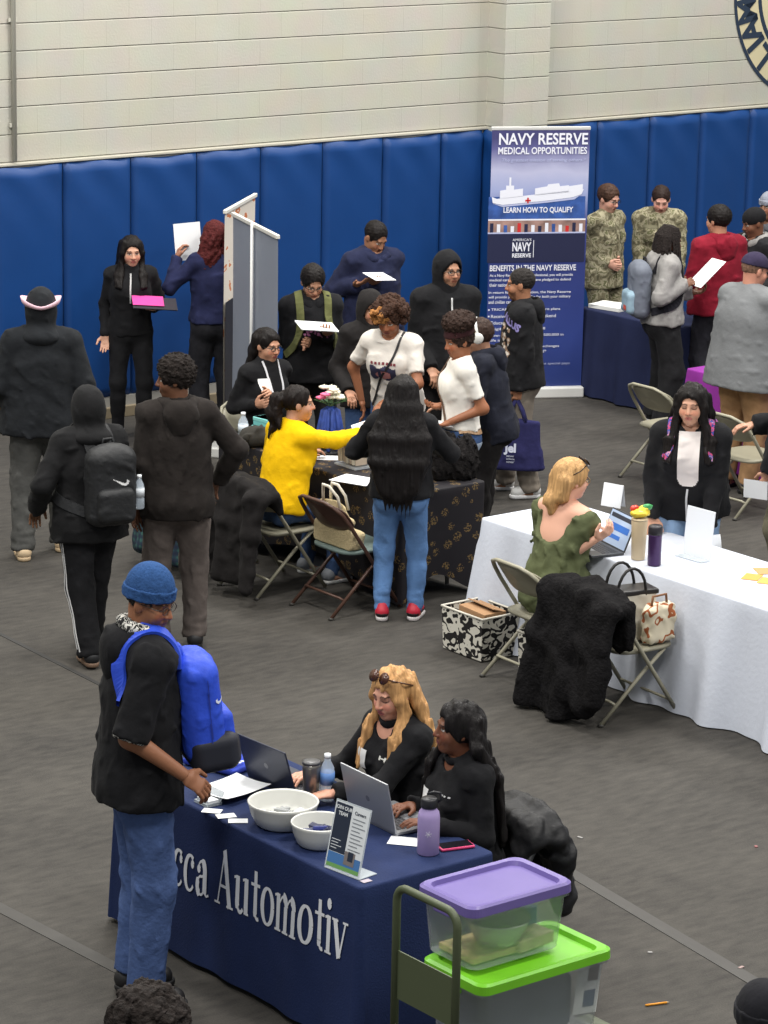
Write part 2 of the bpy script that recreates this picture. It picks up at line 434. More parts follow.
    def arm(s, v, i, o=0., o2=None, upto=1., k2=.03):
        k = s.k * (.9 + .1 * s.w) * (1 + .5 * s.fat); o2 = o if o2 is None else o2; S, E, W = s.S[i], s.El[i], s.W[i]
        a = min(1., upto * 2); e = S + (E - S) * a
        q = rc(S, e, .048 * k + o, (.048 + (.039 - .048) * a) * k + o + (o2 - o) * a * .5)
        v.add(q if upto > .5 else capped(q, e + nrm(E - S) * .008, E - S), k2)
        if upto > .5:
            b = (upto - .5) * 2; e2 = E + (W - E) * b; v.add(capped(rc(E, e2, .040 * k + (o + o2) / 2, (.040 + (.025 - .040) * b) * s.k + o2), e2 + nrm(W - E) * .012, W - E), k2)
    def leg(s, v, i, o=0., o2=None, k2=.04, cap=None):
        k = s.k * (.92 + .08 * s.w) * (1 + .5 * s.fat); o2 = o if o2 is None else o2; om = (o + o2) / 2
        h, kn, an = s.HJ[i], s.K[i], s.A[i]
        v.add(rc(h, kn, .088 * k + o, .056 * k + om), k2)
        q = rc(kn, an, .055 * k + om, .037 * k + o2); v.add(q if cap is None else capped(q, cap, an - kn), k2)
        cf = kn + (an - kn) * .32; bk = nrm(np.cross(s.lat, an - kn)); bk = bk if bk[1] < 0 or bk[2] < 0 else -bk
        if o2 < .03: v.add(rc(cf + bk * .02, cf + (an - kn) * .25 + bk * .012, .046 * k + om, .036 * k + o2), k2)
        v.add(el(s.P + V((-1, 1)[i] * .07 * s.w, -.06 * s.dp, -.03), (.082 * k * s.w + o, .066 * k + o, .088 * k + o)), k2)
    def headprims(s, v):
        h = s.hs; M = s.HM; p = s.hp
        v.add(el(p(0, -.012, .036), (.076 * h, .095 * h, .086 * h), M), .02)
        v.add(el(p(0, .026, -.035), (.062 * h, .066 * h, .078 * h), M), .03)
        v.add(el(p(0, .055, -.092), (.028 * h, .026 * h, .022 * h), M), .03)
        for sg in (-1, 1):
            v.add(el(p(.036 * sg, .056, -.032), (.028 * h, .028 * h, .03 * h), M), .02)
            v.sub(el(p(.032 * sg, .100, .006), (.019 * h, .016 * h, .012 * h), M), .012)
            v.add(el(p(.031 * sg, .073, .005), (.0135 * h, .0135 * h, .011 * h), M), .003)
            v.add(el(p(.077 * sg, -.004, -.004), (.010 * h, .02 * h, .032 * h), M @ rotm(sg * 18)), .008)
        v.add(rc(p(-.034, .082, .025), p(.034, .082, .025), .010 * h, .010 * h), .014)
        v.add(rc(p(0, .090, .008), p(0, .106, -.028), .008 * h, .0125 * h), .012)
        for sg in (-1, 1): v.add(el(p(.012 * sg, .097, -.031), (.009 * h, .010 * h, .008 * h), M), .006)
        v.add(rc(p(-.017, .086, -.056), p(.017, .086, -.056), .008 * h, .008 * h), .010)
        v.add(rc(p(-.013, .085, -.068), p(.013, .085, -.068), .0085 * h, .0085 * h), .008)
        v.sub(rc(p(-.02, .096, -.062), p(.02, .096, -.062), .0022, .0022), .003)
        v.add(rc(p(0, -.022, -.05), s.N - s.up * .03, .054 * s.k * (.85 + .15 * s.w), .06 * s.k * (.85 + .15 * s.w)), .03)
    def handprims(s, v, i):
        k = s.k; W, hd, pn = s.W[i], s.hd[i], s.pn[i]; th = np.cross(hd, pn) * (1 if i else -1); c = s.curl[i]
        v.add(rc(W - hd * .03, W + hd * .02 * k, .024 * k, .021 * k), .015)
        v.add(rc(W + hd * .025 * k, W + hd * .078 * k, .0145 * k, .0135 * k, th, 2.5), .02)
        for q, (off, ln) in enumerate(((.029, .95), (.010, 1.06), (-.0095, 1.), (-.028, .78))):
            b = W + hd * (.085 - abs(off) * .2) * k + th * off * k; a = 0; r = .0092 * k
            sp = off * 3.0 * (1 - c)
            for j, (L, da) in enumerate(((.040, 55), (.026, 75), (.021, 45))):
                a += math.radians(da) * c; dd = nrm(hd * math.cos(a) + pn * math.sin(a) + th * sp)
                e = b + dd * L * ln * k; v.add(rc(b, e, r, r * .93), .004); b = e; r *= .92
        b = W + hd * .022 * k + th * .026 * k; d1 = nrm(th * .75 + hd * .65 + pn * .25); e = b + d1 * .04 * k; d2 = nrm(th * .25 + hd * .85 + pn * (.2 + .5 * c)); e2 = e + d2 * .045 * k
        v.add(rc(b, e, .0145 * k, .0115 * k), .012).add(rc(e, e2, .0115 * k, .0085 * k), .004)
    def body(s, skin, lips, brow, eyes, beard):
        lo, hi = s.box(.14); v = Vol(lo, hi, s.vx)
        s.torso(v); [s.arm(v, i) for i in (0, 1)]; [s.leg(v, i) for i in (0, 1)]
        for i in (0, 1):
            a, t = s.A[i], s.toe[i]
            v.add(rc(a - V(0, 0, .03), a + t * .13 * s.k - V(0, 0, .05 * s.k), .036 * s.k, .024 * s.k, np.cross(t, V(0, 0, 1)), 1.3), .03)
        v.add(rc(s.hp(0, -.022, -.05), s.N - s.up * .05, .054 * s.k, .06 * s.k), .03)
        v.cut(s.N + s.up * .045 * s.k, s.up, (s.hc - .3, s.hc + .3)); allv = []; allf = []; n = 0
        for i in (0, 1): v.cut(s.W[i] - s.hd[i] * .004, s.hd[i], (s.W[i] - .2, s.W[i] + .2)) if False else None
        vs, fs = v.surf(); allv.append(vs); allf.append(fs); n += len(vs); nb = len(vs)
        r = .2 * s.hs; hv = Vol(s.hc - V(r, r, r * 1.15), s.hc + r, s.hvx); s.headprims(hv); hv.cut(s.N + s.up * .012, -s.up)
        s.vols['head'] = hv; vs, fs = hv.surf(); allv.append(vs); allf.append(fs + n); nh = (n, n + len(vs)); n += len(vs)
        for i in (0, 1):
            c = s.W[i] + s.hd[i] * .08; q = Vol(c - .16, c + .16, min(.0055, s.hvx)); s.handprims(q, i); vs, fs = q.surf(); allv.append(vs); allf.append(fs + n); n += len(vs)
        P = np.concatenate(allv); me = arr_mesh(P, np.concatenate(allf))
        # colours
        base = np.array(lin(skin)); C = np.ones((n, 4)); C[:, :3] = base
        q = (P - s.hc) @ s.HM / s.hs; m = np.zeros(n, bool); m[nh[0]:nh[1]] = True
        x, y, z = np.abs(q[:, 0]), q[:, 1], q[:, 2]; fr = m & (y > .035)
        def blend(mask, col, a=1.): C[mask, :3] = C[mask, :3] * (1 - a) + np.array(lin(col)) * a
        if beard: blend(fr & (z < -.045) & (y < .10) & ((x > .03) | (z < -.075) | (z > -.052)), brow, beard)
        warm = tuple(min(255, int(c * f)) for c, f in zip(skin, (1.06, .88, .86)))
        blend(fr & (np.hypot((x - .038) / .022, (z + .028) / .018) < 1), warm, .5); blend(fr & (np.hypot(x / .014, (z + .028) / .012) < 1), warm, .4)
        dark = tuple(int(c * .72) for c in skin)
        blend(fr & (np.hypot((x - .032) / .021, (z - .007) / .014) < 1), dark, .45)  # eyelid and socket shade painted into the skin colour
        if eyes == 'open':
            e = fr & (np.hypot((x - .031) / .0145, (z - .004) / .0068) < 1); blend(e, (215, 208, 200)); blend(fr & (np.hypot(x - .031, z - .004) < .0064), (38, 24, 18))
            blend(fr & (np.abs(x - .031) < .0165) & (np.abs(z - .0115 + ((x - .031) / .016) ** 2 * .006) < .0025), (25, 16, 14), .9)
        else:
            blend(fr & (np.abs(x - .031) < .017) & (np.abs(z + .002 - ((x - .031) / .016) ** 2 * .004) < .003), (28, 18, 15), .85)
        blend(fr & (np.abs(x - .033) < .021) & (np.abs(z - .0275 + ((x - .028) / .02) ** 2 * .005) < .0042), brow, .85)
        blend(fr & (np.hypot(x / .025, (z + .061) / .0115) < 1), lips, .9); blend(fr & (x < .023) & (np.abs(z + .0618) < .0022), tuple(int(c * .45) for c in lips), .8)
        blend(fr & (np.hypot((x - .007) / .004, (z + .037) / .003) < 1), tuple(int(c * .4) for c in skin), .7)
        at_ = me.color_attributes.new('col', 'FLOAT_COLOR', 'POINT'); at_.data.foreach_set('color', C.astype(np.float32).ravel())
        s.parts['body'] = link('body', me, skin_mat(), s.root)
    # ---- garments
    def put(s, name, v, m, parent=None, label=None):
        o = vol_obj(name, v, m, parent or s.root); s.vols[name] = v; s.parts[name] = o
        if label: o['label'] = label
        return o
    def top(s, m, name='hoodie', off=.02, hem=-.06, sleeve=1., loose=.02, neck='crew', band=True, wr=.007, cuff=True, hoodm=None, drop=True, seed=1, label=None, hoodfwd=0., vneck=0.):
        k = s.k; lo, hi = s.box(.14); v = Vol(lo, hi, s.vx); up, P, la = s.up, s.P, s.lat
        s.torso(v, off)
        H0 = P + up * hem; d = s.dp
        if drop: v.add(rc(P + up * .34 * k, H0 + up * .02, .114 * k * d + off, .11 * k * d + off + loose, la, 1.4 * s.w / d ** .5), .04)
        for q in (-1, 1): v.add(el(P + V(q * .07 * s.w, -.06 * d, -.03), (.082 * k * s.w + off + .014, .066 * k + off + .014, .088 * k + off + .014)), .04)
        HB = (H0 - V(.42, .36, .45), H0 + V(.42, .36, .12))
        v.cut(H0, -up, HB)
        if band: v.add(capped(rc(H0 + up * .025, H0 + up * .03, .108 * k * d + off + loose * .7, .108 * k * d + off + loose * .7, la, 1.4 * s.w / d ** .5), H0, -up), .012)
        for i in (0, 1):
            s.arm(v, i, off * .8 + loose * .15, off * .7 + loose * .35 if sleeve > .6 else off + loose * .4, sleeve, .02)
            if sleeve > .6 and cuff:
                dn = nrm(s.W[i] - s.El[i]); c = s.El[i] + (s.W[i] - s.El[i]) * min(1, (sleeve - .5) * 2); v.add(ring(c - dn * .015, dn, .026 * k + off * .3, .011 + off * .15, 1.6), .012)
        if wr: v.noise(wr * .6, .16, seed).noise(wr, .085, seed + 5, True)
        nk = s.N + up * .02
        v.sub(rc(nk - up * .012 + s.fwd * (.02 + vneck * .5), s.hc, .06 * k + vneck * .35, .07 * k), .01)
        if vneck: v.sub(rc(nk + s.fwd * .09, nk + s.fwd * .12 - up * vneck, .05, .02), .01)
        if neck == 'crew': v.add(ring(s.N + up * .028 + s.fwd * .018, nrm(up + s.fwd * .35), .064 * k, .010), .01)
        if neck == 'collar':
            v.add(ring(s.N + up * .035 + s.fwd * .016, nrm(up + s.fwd * .3), .064 * k, .011, 2.0), .012)
        if neck == 'stand': v.add(ring(s.N + up * .045 + s.fwd * .012, nrm(up + s.fwd * .25), .066 * k, .012, 2.6), .015)
        o = s.put(name, v, m, label=label)
        if neck == 'hood':      # hood hanging down the back, wrapping the neck
            h = Vol(s.N - .3, s.N + .3, s.vx * .8); n0 = s.N + up * .03
            arc = [n0 + (la * math.sin(a) * .098 + s.fwd * (math.cos(a) * .085 + .008)) * k - up * (.045 * max(0, math.cos(a)) - .012 * max(0, -math.cos(a))) for a in np.linspace(-2.9, 2.9, 11) if abs(a) > .35]
            arc = [n0 + (la * math.sin(a) * .095 + s.fwd * (math.cos(a) * .088 + .006)) * k - up * .05 * max(0, math.cos(a)) for a in np.linspace(.4, 2 * PI - .4, 12)]
            for a, b in zip(arc, arc[1:]): h.add(rc(a, b, .030 * k + off * .3, .030 * k + off * .3), .02)
            bk = n0 - s.fwd * .115 * k * d - up * .05 * k
            h.add(el(bk, (.105 * k, .055 * k, .085 * k), s.M), .04).add(el(bk - up * .07 * k, (.07 * k, .045 * k, .07 * k), s.M), .04)
            h.sub(el(n0 - s.fwd * .055 + up * .035, (.05 * k, .05 * k, .06 * k), s.M), .02)
            h.noise(.006, .08, seed + 2, True); s.put('hood', h, hoodm or m, o)
        if neck == 'hoodup':
            h = Vol(s.hc - .3, s.hc + .26, s.vx * .7); hh = s.hs; p = s.hp
            h.add(el(p(0, -.018, .03), (.102 * hh, .124 * hh, .122 * hh), s.HM), .02)
            h.add(rc(p(0, -.02, -.05), s.N + up * .0, .098 * hh, .10 * k), .05)
            h.add(el(s.N - s.fwd * .06, (.13 * k, .09 * k, .06 * k), s.M), .05)
            h.sub(el(p(0, .125 - hoodfwd, -.012), (.072 * hh, .10 * hh, .098 * hh), s.HM), .018)
            h.sub(el(p(0, .03, -.01), (.078 * hh, .08 * hh, .102 * hh), s.HM), .01)
            h.noise(.004, .09, seed + 3, True); s.put('hood', h, hoodm or m, o)
        return o
    def pants(s, m, name='trousers', off=.014, bot=.02, topz=.06, hemz=None, wr=.006, seed=11, pool=0.):
        lo, hi = s.box(.14); v = Vol(lo, hi, s.vx); k = s.k; o = off
        v.add(el(s.P + s.up * .01 * k - s.fwd * .01, (.168 * s.w * k + o, .114 * k * s.dp + o, .12 * k + o), s.M), .03)
        v.add(rc(s.P, s.P + s.up * (topz + .03), .105 * k * s.dp + o, .104 * k * s.dp + o, s.lat, 1.37 * s.w / s.dp ** .5), .03)
        for i in (0, 1):
            dn = nrm(s.A[i] - s.K[i]); z = .03 if hemz is None else hemz; s.leg(v, i, o, bot, cap=s.A[i] + dn * (.045 - z))
        if pool:
            for i in (0, 1):
                a = s.A[i]; dn = nrm(a - s.K[i])
                for j in range(3): v.add(ring(a - dn * (.03 + .045 * j) - V(0, 0, .01), nrm(dn + V(.2 * (-1) ** j, .25, 0)), .034 * k + bot * .85, .016 * pool), .02)
        if wr:
            kz = (s.K[0][2] + s.K[1][2]) / 2
            v.noise(wr * .6, .17, seed).noise(wr * 1.1, .09, seed + 4, True, (1, 1, .8))
        v.cut(s.P + s.up * topz, s.up, (s.P - .35, s.P + V(.35, .35, .3)))
        return s.put(name, v, m)
    def shoes(s, m, sole, name='shoe', ln=1., sock=None, lace=None, ankle=0., accent=None):
        for i in (0, 1):
            a, t = s.A[i], s.toe[i]; k = s.k; la = np.cross(t, V(0, 0, 1)); f = V(a[0], a[1], a[2] - .075 * k)
            M = np.stack([la, t, V(0, 0, 1)], 1); c = f + t * .045 * k
            v = Vol(c - .26, c + .26, min(s.vx, .007))
            v.add(rc(f - t * .03 * k + V(0, 0, .05), f + t * .12 * k * ln + V(0, 0, .042), .042 * k, .034 * k, la, 1.05), .03)
            v.add(rc(f - t * .035 * k + V(0, 0, .06), f + V(0, 0, .09 + ankle), .04 * k, .042 * k), .03)
            v.add(rc(f + t * .02 + V(0, 0, .085), f + t * .11 * k * ln + V(0, 0, .05), .03, .03 * k), .03)
            v.cut(f + V(0, 0, .018), V(0, 0, -1)); v.cut(f + V(0, 0, .105 + ankle), V(0, 0, 1))
            o = s.put(name, v, m)
            sv = Vol(c - .26, c + .26, min(s.vx, .007))
            sv.add(rc(f - t * .035 * k + V(0, 0, .02), f + t * .12 * k * ln + V(0, 0, .02), .044 * k, .046 * k, la, 1.0), .02)
            sv.cut(f + V(0, 0, .03), V(0, 0, 1)); sv.cut(f + V(0, 0, .001), V(0, 0, -1)); s.put('sole', sv, sole, o)
            if sock:
                q = Vol(a - .2, a + .2, min(s.vx, .007)); q.add(rc(f + V(0, 0, .07), f + V(0, 0, .09) + nrm(s.K[i] - a) * .13, .045 * k, .044 * k), .01); s.put('sock', q, sock)
            if lace:
                mb = MB()
                for j in range(4):
                    p = f + t * (.035 + .02 * j) * k; zz = .116 - .013 * j
                    mb.tube([p - la * .026 + V(0, 0, zz - .012), p + V(0, 0, zz + .004), p + la * .026 + V(0, 0, zz - .012)], .0035, 5)
                mb.build('laces', lace, o)
    # ---- hair and headwear
    def hair(s, style, m, seed=3, length=.3, vol=0., part=0., label=None, ends=None, wid=.085, tint=None):
        h = s.hs; p = s.hp; M = s.HM; mg = .3 + (length if style in ('long', 'wavy', 'pony', 'dreads', 'curls') else .05)
        v = Vol(s.hc - V(.26, .3, mg), s.hc + V(.26, .3, .26), s.hvx * (1.15 if style in ('long', 'wavy', 'dreads', 'curls') else 1)); rg = random.Random(seed)
        def cap(o, front=.10, low=-.02, hl=.062):
            v.add(el(p(0, -.016, .037), ((.078 + o) * h, (.097 + o) * h, (.088 + o) * h), M), .02)
            v.sub(el(p(0, .115, -.035), (.082 * h, .088 * h, (hl + .035) * h), M), .012)
            v.cut(p(0, 0, low), -s.hup + s.hfwd * .25)
        if style == 'short':
            cap(.005 + vol, low=-.035, hl=.078); v.noise(.003, .025, seed)
        elif style == 'afro':
            cap(.012 + vol, low=-.03, hl=.08); v.add(el(p(0, -.015, .06), ((.09 + vol) * h, (.1 + vol) * h, (.09 + vol) * h), M), .02)
            v.sub(el(p(0, .13, -.03), (.085 * h, .085 * h, .095 * h), M), .012); v.noise(.007, .032, seed).noise(.004, .018, seed + 1)
        elif style == 'curly':
            cap(.02, low=-.05)
            for i in range(150):
                a = rg.uniform(0, 2 * PI); zz = rg.uniform(-.75, 1); r = math.sqrt(max(0, 1 - zz * zz)); d = V(math.cos(a) * r, math.sin(a) * r, zz)
                if d[1] > .45 and d[2] < .5: continue
                q = p(d[0] * (.095 + vol), -.02 + d[1] * (.105 + vol), .035 + d[2] * (.1 + vol * .7)); v.add(el(q, (rg.uniform(.02, .03),) * 3), .008)
            v.noise(.005, .022, seed)
        elif style == 'curls':   # long ringlets behind
            cap(.014, low=-.04)
            for i in range(46):
                a = rg.uniform(-.15 * PI, 1.15 * PI); r = rg.uniform(.065, .095); x, y = math.cos(a) * r, -.02 - abs(math.sin(a)) * r
                z0 = .03; q = p(x * 1.0, y, z0); L = length * rg.uniform(.75, 1.05); ph = rg.uniform(0, 6)
                for j in range(6):
                    z1 = z0 - L / 6; e = q + V(0, 0, -L / 6) + (s.hlat * math.sin(ph + j * 2.1) + s.hfwd * math.cos(ph + j * 2.1)) * .014 + s.hlat * x * .12; v.add(rc(q, e, .019, .017), .008); q = e
            v.noise(.004, .025, seed)
        elif style == 'dreads':
            cap(.012, low=-.02)
            for i in range(64):
                a = rg.uniform(-.28 * PI, 1.28 * PI); r = .082; x, y = math.cos(a) * r * h, (-.018 - math.sin(a) * r * 1.15) * h; q = p(x * .7, y * .7, .115); e = p(x * 1.18, y * 1.15, .03); v.add(rc(q, e, .012, .012), .004)
                L = length * rg.uniform(.7, 1.1); o = s.hlat * x * .35 + s.hfwd * (y + .02) * .3; v.add(rc(e, e + o - V(0, 0, L), .0115, .009), .003)
            v.noise(.002, .02, seed)
        elif style in ('long', 'wavy'):
            cap(.010 + vol, low=-.05, hl=.076)
            bk = length; wl = wid
            for j, x in enumerate(np.linspace(-1, 1, 7)):
                y = -.055 - .045 * math.sqrt(max(0, 1 - x * x)); q = p(x * .072, y, .05)
                pts = [q, p(x * (wl + .002), y - .012, -.06)]
                L = bk * (1 - .12 * x * x) * rg.uniform(.94, 1.04)
                e = s.N + s.lat * x * (wl + .03) - s.fwd * (.075 * s.dp + .05 - .03 * x * x) * s.k - s.up * .05; pts.append(e)
                pts.append(e + s.lat * x * .02 - s.up * max(.03, L - .17) - s.fwd * .012)
                for a, b in zip(pts, pts[1:]): v.add(rc(a, b, .028, .026 if b is not pts[-1] else .016), .02)
            if part > -2:     # locks in front of the shoulders
                for sg in ((-1, 1) if part == 0 else ((part,) if part in (-1, 1) else ())):
                    pts = [p(.062 * sg, .02, .08), p(.083 * sg, .03, 0.), p(.084 * sg, .015, -.08), s.N + s.lat * sg * (wid + .02) + s.fwd * .085 * s.dp - s.up * .03, s.N + s.lat * sg * (wid + .025) + s.fwd * .15 * s.dp - s.up * max(.08, length - .15)]
                    for dd in (-.022, 0., .022):
                        pq = [a + s.hfwd * dd * .5 + (s.lat * sg * -dd * .9 if j > 2 else 0) for j, a in enumerate(pts)]
                        for j, (a, b) in enumerate(zip(pq, pq[1:])): v.add(rc(a, b, .017, .018 if j < 3 else .009), .018)
            v.noise(.004 if style == 'long' else .006, .05 if style == 'long' else .06, seed, False, (1.6, 1.6, .35))
        elif style == 'pony':
            cap(.007, low=-.03, hl=.075)
            pts = [p(0, -.1, .05), p(0, -.145, .03), p(.0, -.165, -.06), p(0, -.15, -length)]
            for a, b, r1, r2 in zip(pts, pts[1:], (.03, .045, .05), (.045, .05, .03)): v.add(rc(a, b, r1, r2), .02)
            for i in range(26):
                q = p(rg.uniform(-.05, .05), -.15 + rg.uniform(-.03, .03), rg.uniform(-length, 0)); v.add(rc(q, q - V(rg.uniform(-.03, .03), rg.uniform(-.02, .02), .06), .014, .008), .01)
            v.noise(.004, .04, seed, False, (1.4, 1.4, .5))
        elif style == 'bun':
            cap(.006, low=-.03, hl=.075); v.add(el(p(0, -.115, .0), (.05, .035, .045), M), .015); v.noise(.003, .03, seed)
        elif style == 'tied':    # pulled back flat
            cap(.005, low=-.03, hl=.075); v.add(el(p(0, -.11, -.02), (.04, .03, .045), M), .015)
        if ends: pass
        o = s.put('hair', v, m, label=label); return o
    def beanie(s, m, name='beanie', brim=True, low=.03, tall=.0, back=0.):
        v = Vol(s.hc - .2, s.hc + .24, s.hvx); h = s.hs; p = s.hp
        v.add(el(p(0, -.012, .045 + tall * .4), (.089 * h, .108 * h, (.092 + tall) * h), s.HM), .02)
        v.cut(p(0, 0, low - .01), -s.hup + s.hfwd * back)
        o = s.put(name, v, m)
        if brim:
            b = Vol(s.hc - .2, s.hc + .24, s.hvx); b.add(el(p(0, -.012, .045), (.096 * h, .115 * h, .2 * h), s.HM), .01)
            nr = nrm(s.hup - s.hfwd * back); b.cut(p(0, 0, low - .015), -nr).cut(p(0, 0, low + .032), nr); b.noise(.002, .04, 2); s.put('cuff', b, m, o)
        return o
    def glasses(s, m, r=.021, name='glasses'):
        mb = MB(); p = s.hp
        for sg in (-1, 1):
            mb.tube([p(sg * .032 + r * math.cos(a) * 1.1, .098, .003 + r * .82 * math.sin(a)) for a in np.linspace(0, 2 * PI, 14, endpoint=False)], .0021, 5, closed=True)
            mb.tube([p(sg * .054, .097, .008), p(sg * .074, .075, .01), p(sg * .081, .0, .01)], .002, 5)
        mb.tube([p(-.011, .101, .007), p(0, .104, .009), p(.011, .101, .007)], .002, 5)
        o = mb.build(name, m, s.root); return o
    # ---- flat prints that follow the cloth
    def decal(s, volname, o, d, up, w, h, polys, m, name='print', parent=None, res=.006, off=.0035, label=None):
        """polys: outlines in a w x h frame centred on o, thrown along d onto the garment"""
        v = s.vols[volname]; d = nrm(d); up = V(up); up = nrm(up - d * (up @ d)); ex = np.cross(d, up)
        nx, ny = max(2, int(w / res)), max(2, int(h / res)); X, Y = np.meshgrid(np.linspace(-w / 2, w / 2, nx + 1), np.linspace(-h / 2, h / 2, ny + 1), indexing='ij')
        P0 = V(o) + X[..., None] * ex + Y[..., None] * up - d * .25; Q, ok = v.march(P0, d, .5, off)
        cx = (X[:-1, :-1] + X[1:, 1:]) / 2; cy = (Y[:-1, :-1] + Y[1:, 1:]) / 2; msk = np.zeros(cx.shape, bool)
        for pl in polys:
            if callable(pl): msk |= pl(cx, cy); continue
            ins = np.zeros(cx.shape, bool); n = len(pl)
            for a in range(n):
                (x1, y1), (x2, y2) = pl[a], pl[(a + 1) % n]
                if y1 == y2: continue
                c = ((y1 > cy) != (y2 > cy)) & (cx < (x2 - x1) * (cy - y1) / (y2 - y1) + x1); ins ^= c
            msk ^= ins
        msk &= ok[:-1, :-1] & ok[1:, 1:] & ok[1:, :-1] & ok[:-1, 1:]
        I = np.argwhere(msk)
        if len(I) == 0: return None
        id_ = np.arange((nx + 1) * (ny + 1)).reshape(nx + 1, ny + 1)
        F = np.stack([id_[I[:, 0], I[:, 1]], id_[I[:, 0] + 1, I[:, 1]], id_[I[:, 0] + 1, I[:, 1] + 1], id_[I[:, 0], I[:, 1] + 1]], 1)
        us, inv = np.unique(F, return_inverse=True); me = arr_mesh(Q.reshape(-1, 3)[us], inv.reshape(F.shape))
        ob = link(name, me, m, parent or s.parts.get(volname, s.root))
        if label: ob['label'] = label
        return ob
    def card(s, o, ex, ey, w, h, m, name, parent=None, th=.002):
        mb = MB(); ex = nrm(ex); ey = nrm(V(ey) - ex * (V(ey) @ ex)); ez = np.cross(ex, ey)
        mb.prism([V(o) + ex * a * w / 2 + ey * b * h / 2 for a, b in ((-1, -1), (1, -1), (1, 1), (-1, 1))], ez * th); return mb.build(name, m, parent or s.root)
    def world_thing(s, name, label, cat, group=None):
        """an Empty at the person's place for something worn or held (a thing of its own)"""
        e = empty(name, s.pos, math.radians(s.face - 90), label, cat, group); return e

    def hug(s, volname, pts, off=.006, n=22):
        v = s.vols[volname]; P = np.array([V(p) for p in pts]); L = np.r_[0, np.cumsum(np.linalg.norm(np.diff(P, axis=0), axis=1))]; t = np.linspace(0, L[-1], n)
        Q = np.stack([np.interp(t, L, P[:, i]) for i in range(3)], 1); h = v.vx
        def grad(Q):
            g = np.stack([v.sample(Q + np.eye(3)[i] * h) - v.sample(Q - np.eye(3)[i] * h) for i in range(3)], 1); return g / (np.linalg.norm(g, axis=1, keepdims=True) + 1e-9)
        for it in range(10):
            g = grad(Q); Q = Q + g * np.clip(off - v.sample(Q), -.03, .03)[:, None]
            if it < 8: Q[1:-1] = Q[1:-1] * .5 + (Q[:-2] + Q[2:]) * .25
        for it in range(2): Q[1:-1] = Q[1:-1] * .5 + (Q[:-2] + Q[2:]) * .25
        G = grad(Q)
        for it in range(5): G[1:-1] = G[1:-1] * .5 + (G[:-2] + G[2:]) * .25
        return Q, G
    def ribbon(s, volname, pts, width, m, name, parent, off=.004, th=.004, n=22, frame=None):
        Q, G = s.hug(volname, pts, off, n); mb = MB(); R = frame or (lambda p: p); rows = []
        for i in range(n):
            t = nrm(Q[min(i + 1, n - 1)] - Q[max(i - 1, 0)]); g = G[i] - t * (G[i] @ t); g = nrm(g); sd = np.cross(t, g) * width / 2
            rows.append([Q[i] - sd, Q[i] - sd + g * th, Q[i] + sd + g * th, Q[i] + sd, Q[i] - sd])
        mb.grid(rows, sm=False); return mb.build(name, m, parent)
    def held(s, name, label, cat, c, ex, ey, w, h, m, th=.003, group=None, bend=0., extra=None):
        """a flat thing held by the person, an object of its own"""
        ex = nrm(s.Rz @ nrm(ex)); ey = s.Rz @ V(ey); ey = nrm(ey - ex * (ey @ ex)); ez = np.cross(ex, ey); mb = MB()
        for sgn in (0, 1): mb.grid([[ex * w * (i / 6 - .5) + ey * h * (j / 6 - .5) + ez * (bend * ((j / 6 - .5) ** 2 * 4 - .5) + th * sgn) for j in range(7)] for i in range(7)])
        if extra: extra(mb, ex, ey, ez)
        o = mb.build(name, m); o.location = tuple(s.wld(c)); return tag(o, label, cat, group)
    def backpack(s, vol, label, m, pocketm=None, front=False, size=(.31, .46, .17), shift=(0, 0, 0), strapm=None, name='backpack', yaw=0., ptilt=0., seed=5, straps=(0, 1), base=None):
        e = s.world_thing(name, label, 'backpack'); k = s.k; up, fw, la = s.up, s.fwd * (1 if front else -1), s.lat; d = s.dp
        v0 = s.vols[vol]; c0 = s.P + up * .30 * k + la * shift[0] + up * shift[2]; q, ok = v0.march((c0 + fw * .45)[None], -fw, .6, 0.); dist = .16 if not ok[0] else float((q[0] - c0) @ fw)
        M = s.M @ rotm(yaw, ptilt); up = M[:, 2]; w_, h_, t_ = size; c = c0 + fw * (dist + t_ * .46 + shift[1])
        v = Vol(c - .42, c + .42, s.vx * .9)
        v.add(bx(c, (w_ / 2, t_ / 2, h_ / 2), .07, M), .01).add(el(c + up * h_ * .38, (w_ * .42, t_ * .45, h_ * .18), M), .05).add(el(c - up * h_ * .2 + fw * t_ * .28, (w_ * .4, t_ * .36, h_ * .27), M), .02)
        v.noise(.006, .12, seed, True).noise(.004, .06, seed + 2, True); o = vol_obj('pack_body', v, m, e); s.vols[name] = v; s.parts[name] = o
        pv = Vol(c - .42, c + .42, s.vx * .9); pv.add(bx(c - up * h_ * .2 + fw * (t_ * .5), (w_ * .37, .045, h_ * .22), .04, M), .01); pv.noise(.005, .08, seed + 1, True); po = vol_obj('pocket', pv, pocketm or m, o); s.vols[name + '_pocket'] = pv; s.parts[name + '_pocket'] = po
        sm = strapm or m
        for i in straps:
            sg = -1 if i == 0 else 1; f2 = -fw
            tp = s.N * .62 + s.S[i] * .38 + up * .07
            pts = [c + up * h_ * .36 - fw * t_ * .3 + la * sg * .075, tp + fw * .06, tp + f2 * .03, s.P + up * .40 * k + f2 * .19 * d + la * sg * .115, s.P + up * .24 * k + f2 * .15 * d + la * sg * .15, s.P + up * .14 * k + la * sg * .21, c - up * h_ * .34 - fw * t_ * .3 + la * sg * w_ * .42]
            s.ribbon(vol, pts, .06, sm, 'shoulder_strap', e, off=.004, th=.010, n=34)
        hd = c + up * (h_ * .5 + .0); mb = MB(); mb.tube([hd - la * .035 - fw * t_ * .25, hd - la * .025 - fw * t_ * .25 + up * .045, hd + la * .025 - fw * t_ * .25 + up * .045, hd + la * .035 - fw * t_ * .25], .008, 6); mb.build('grab_loop', sm, e)
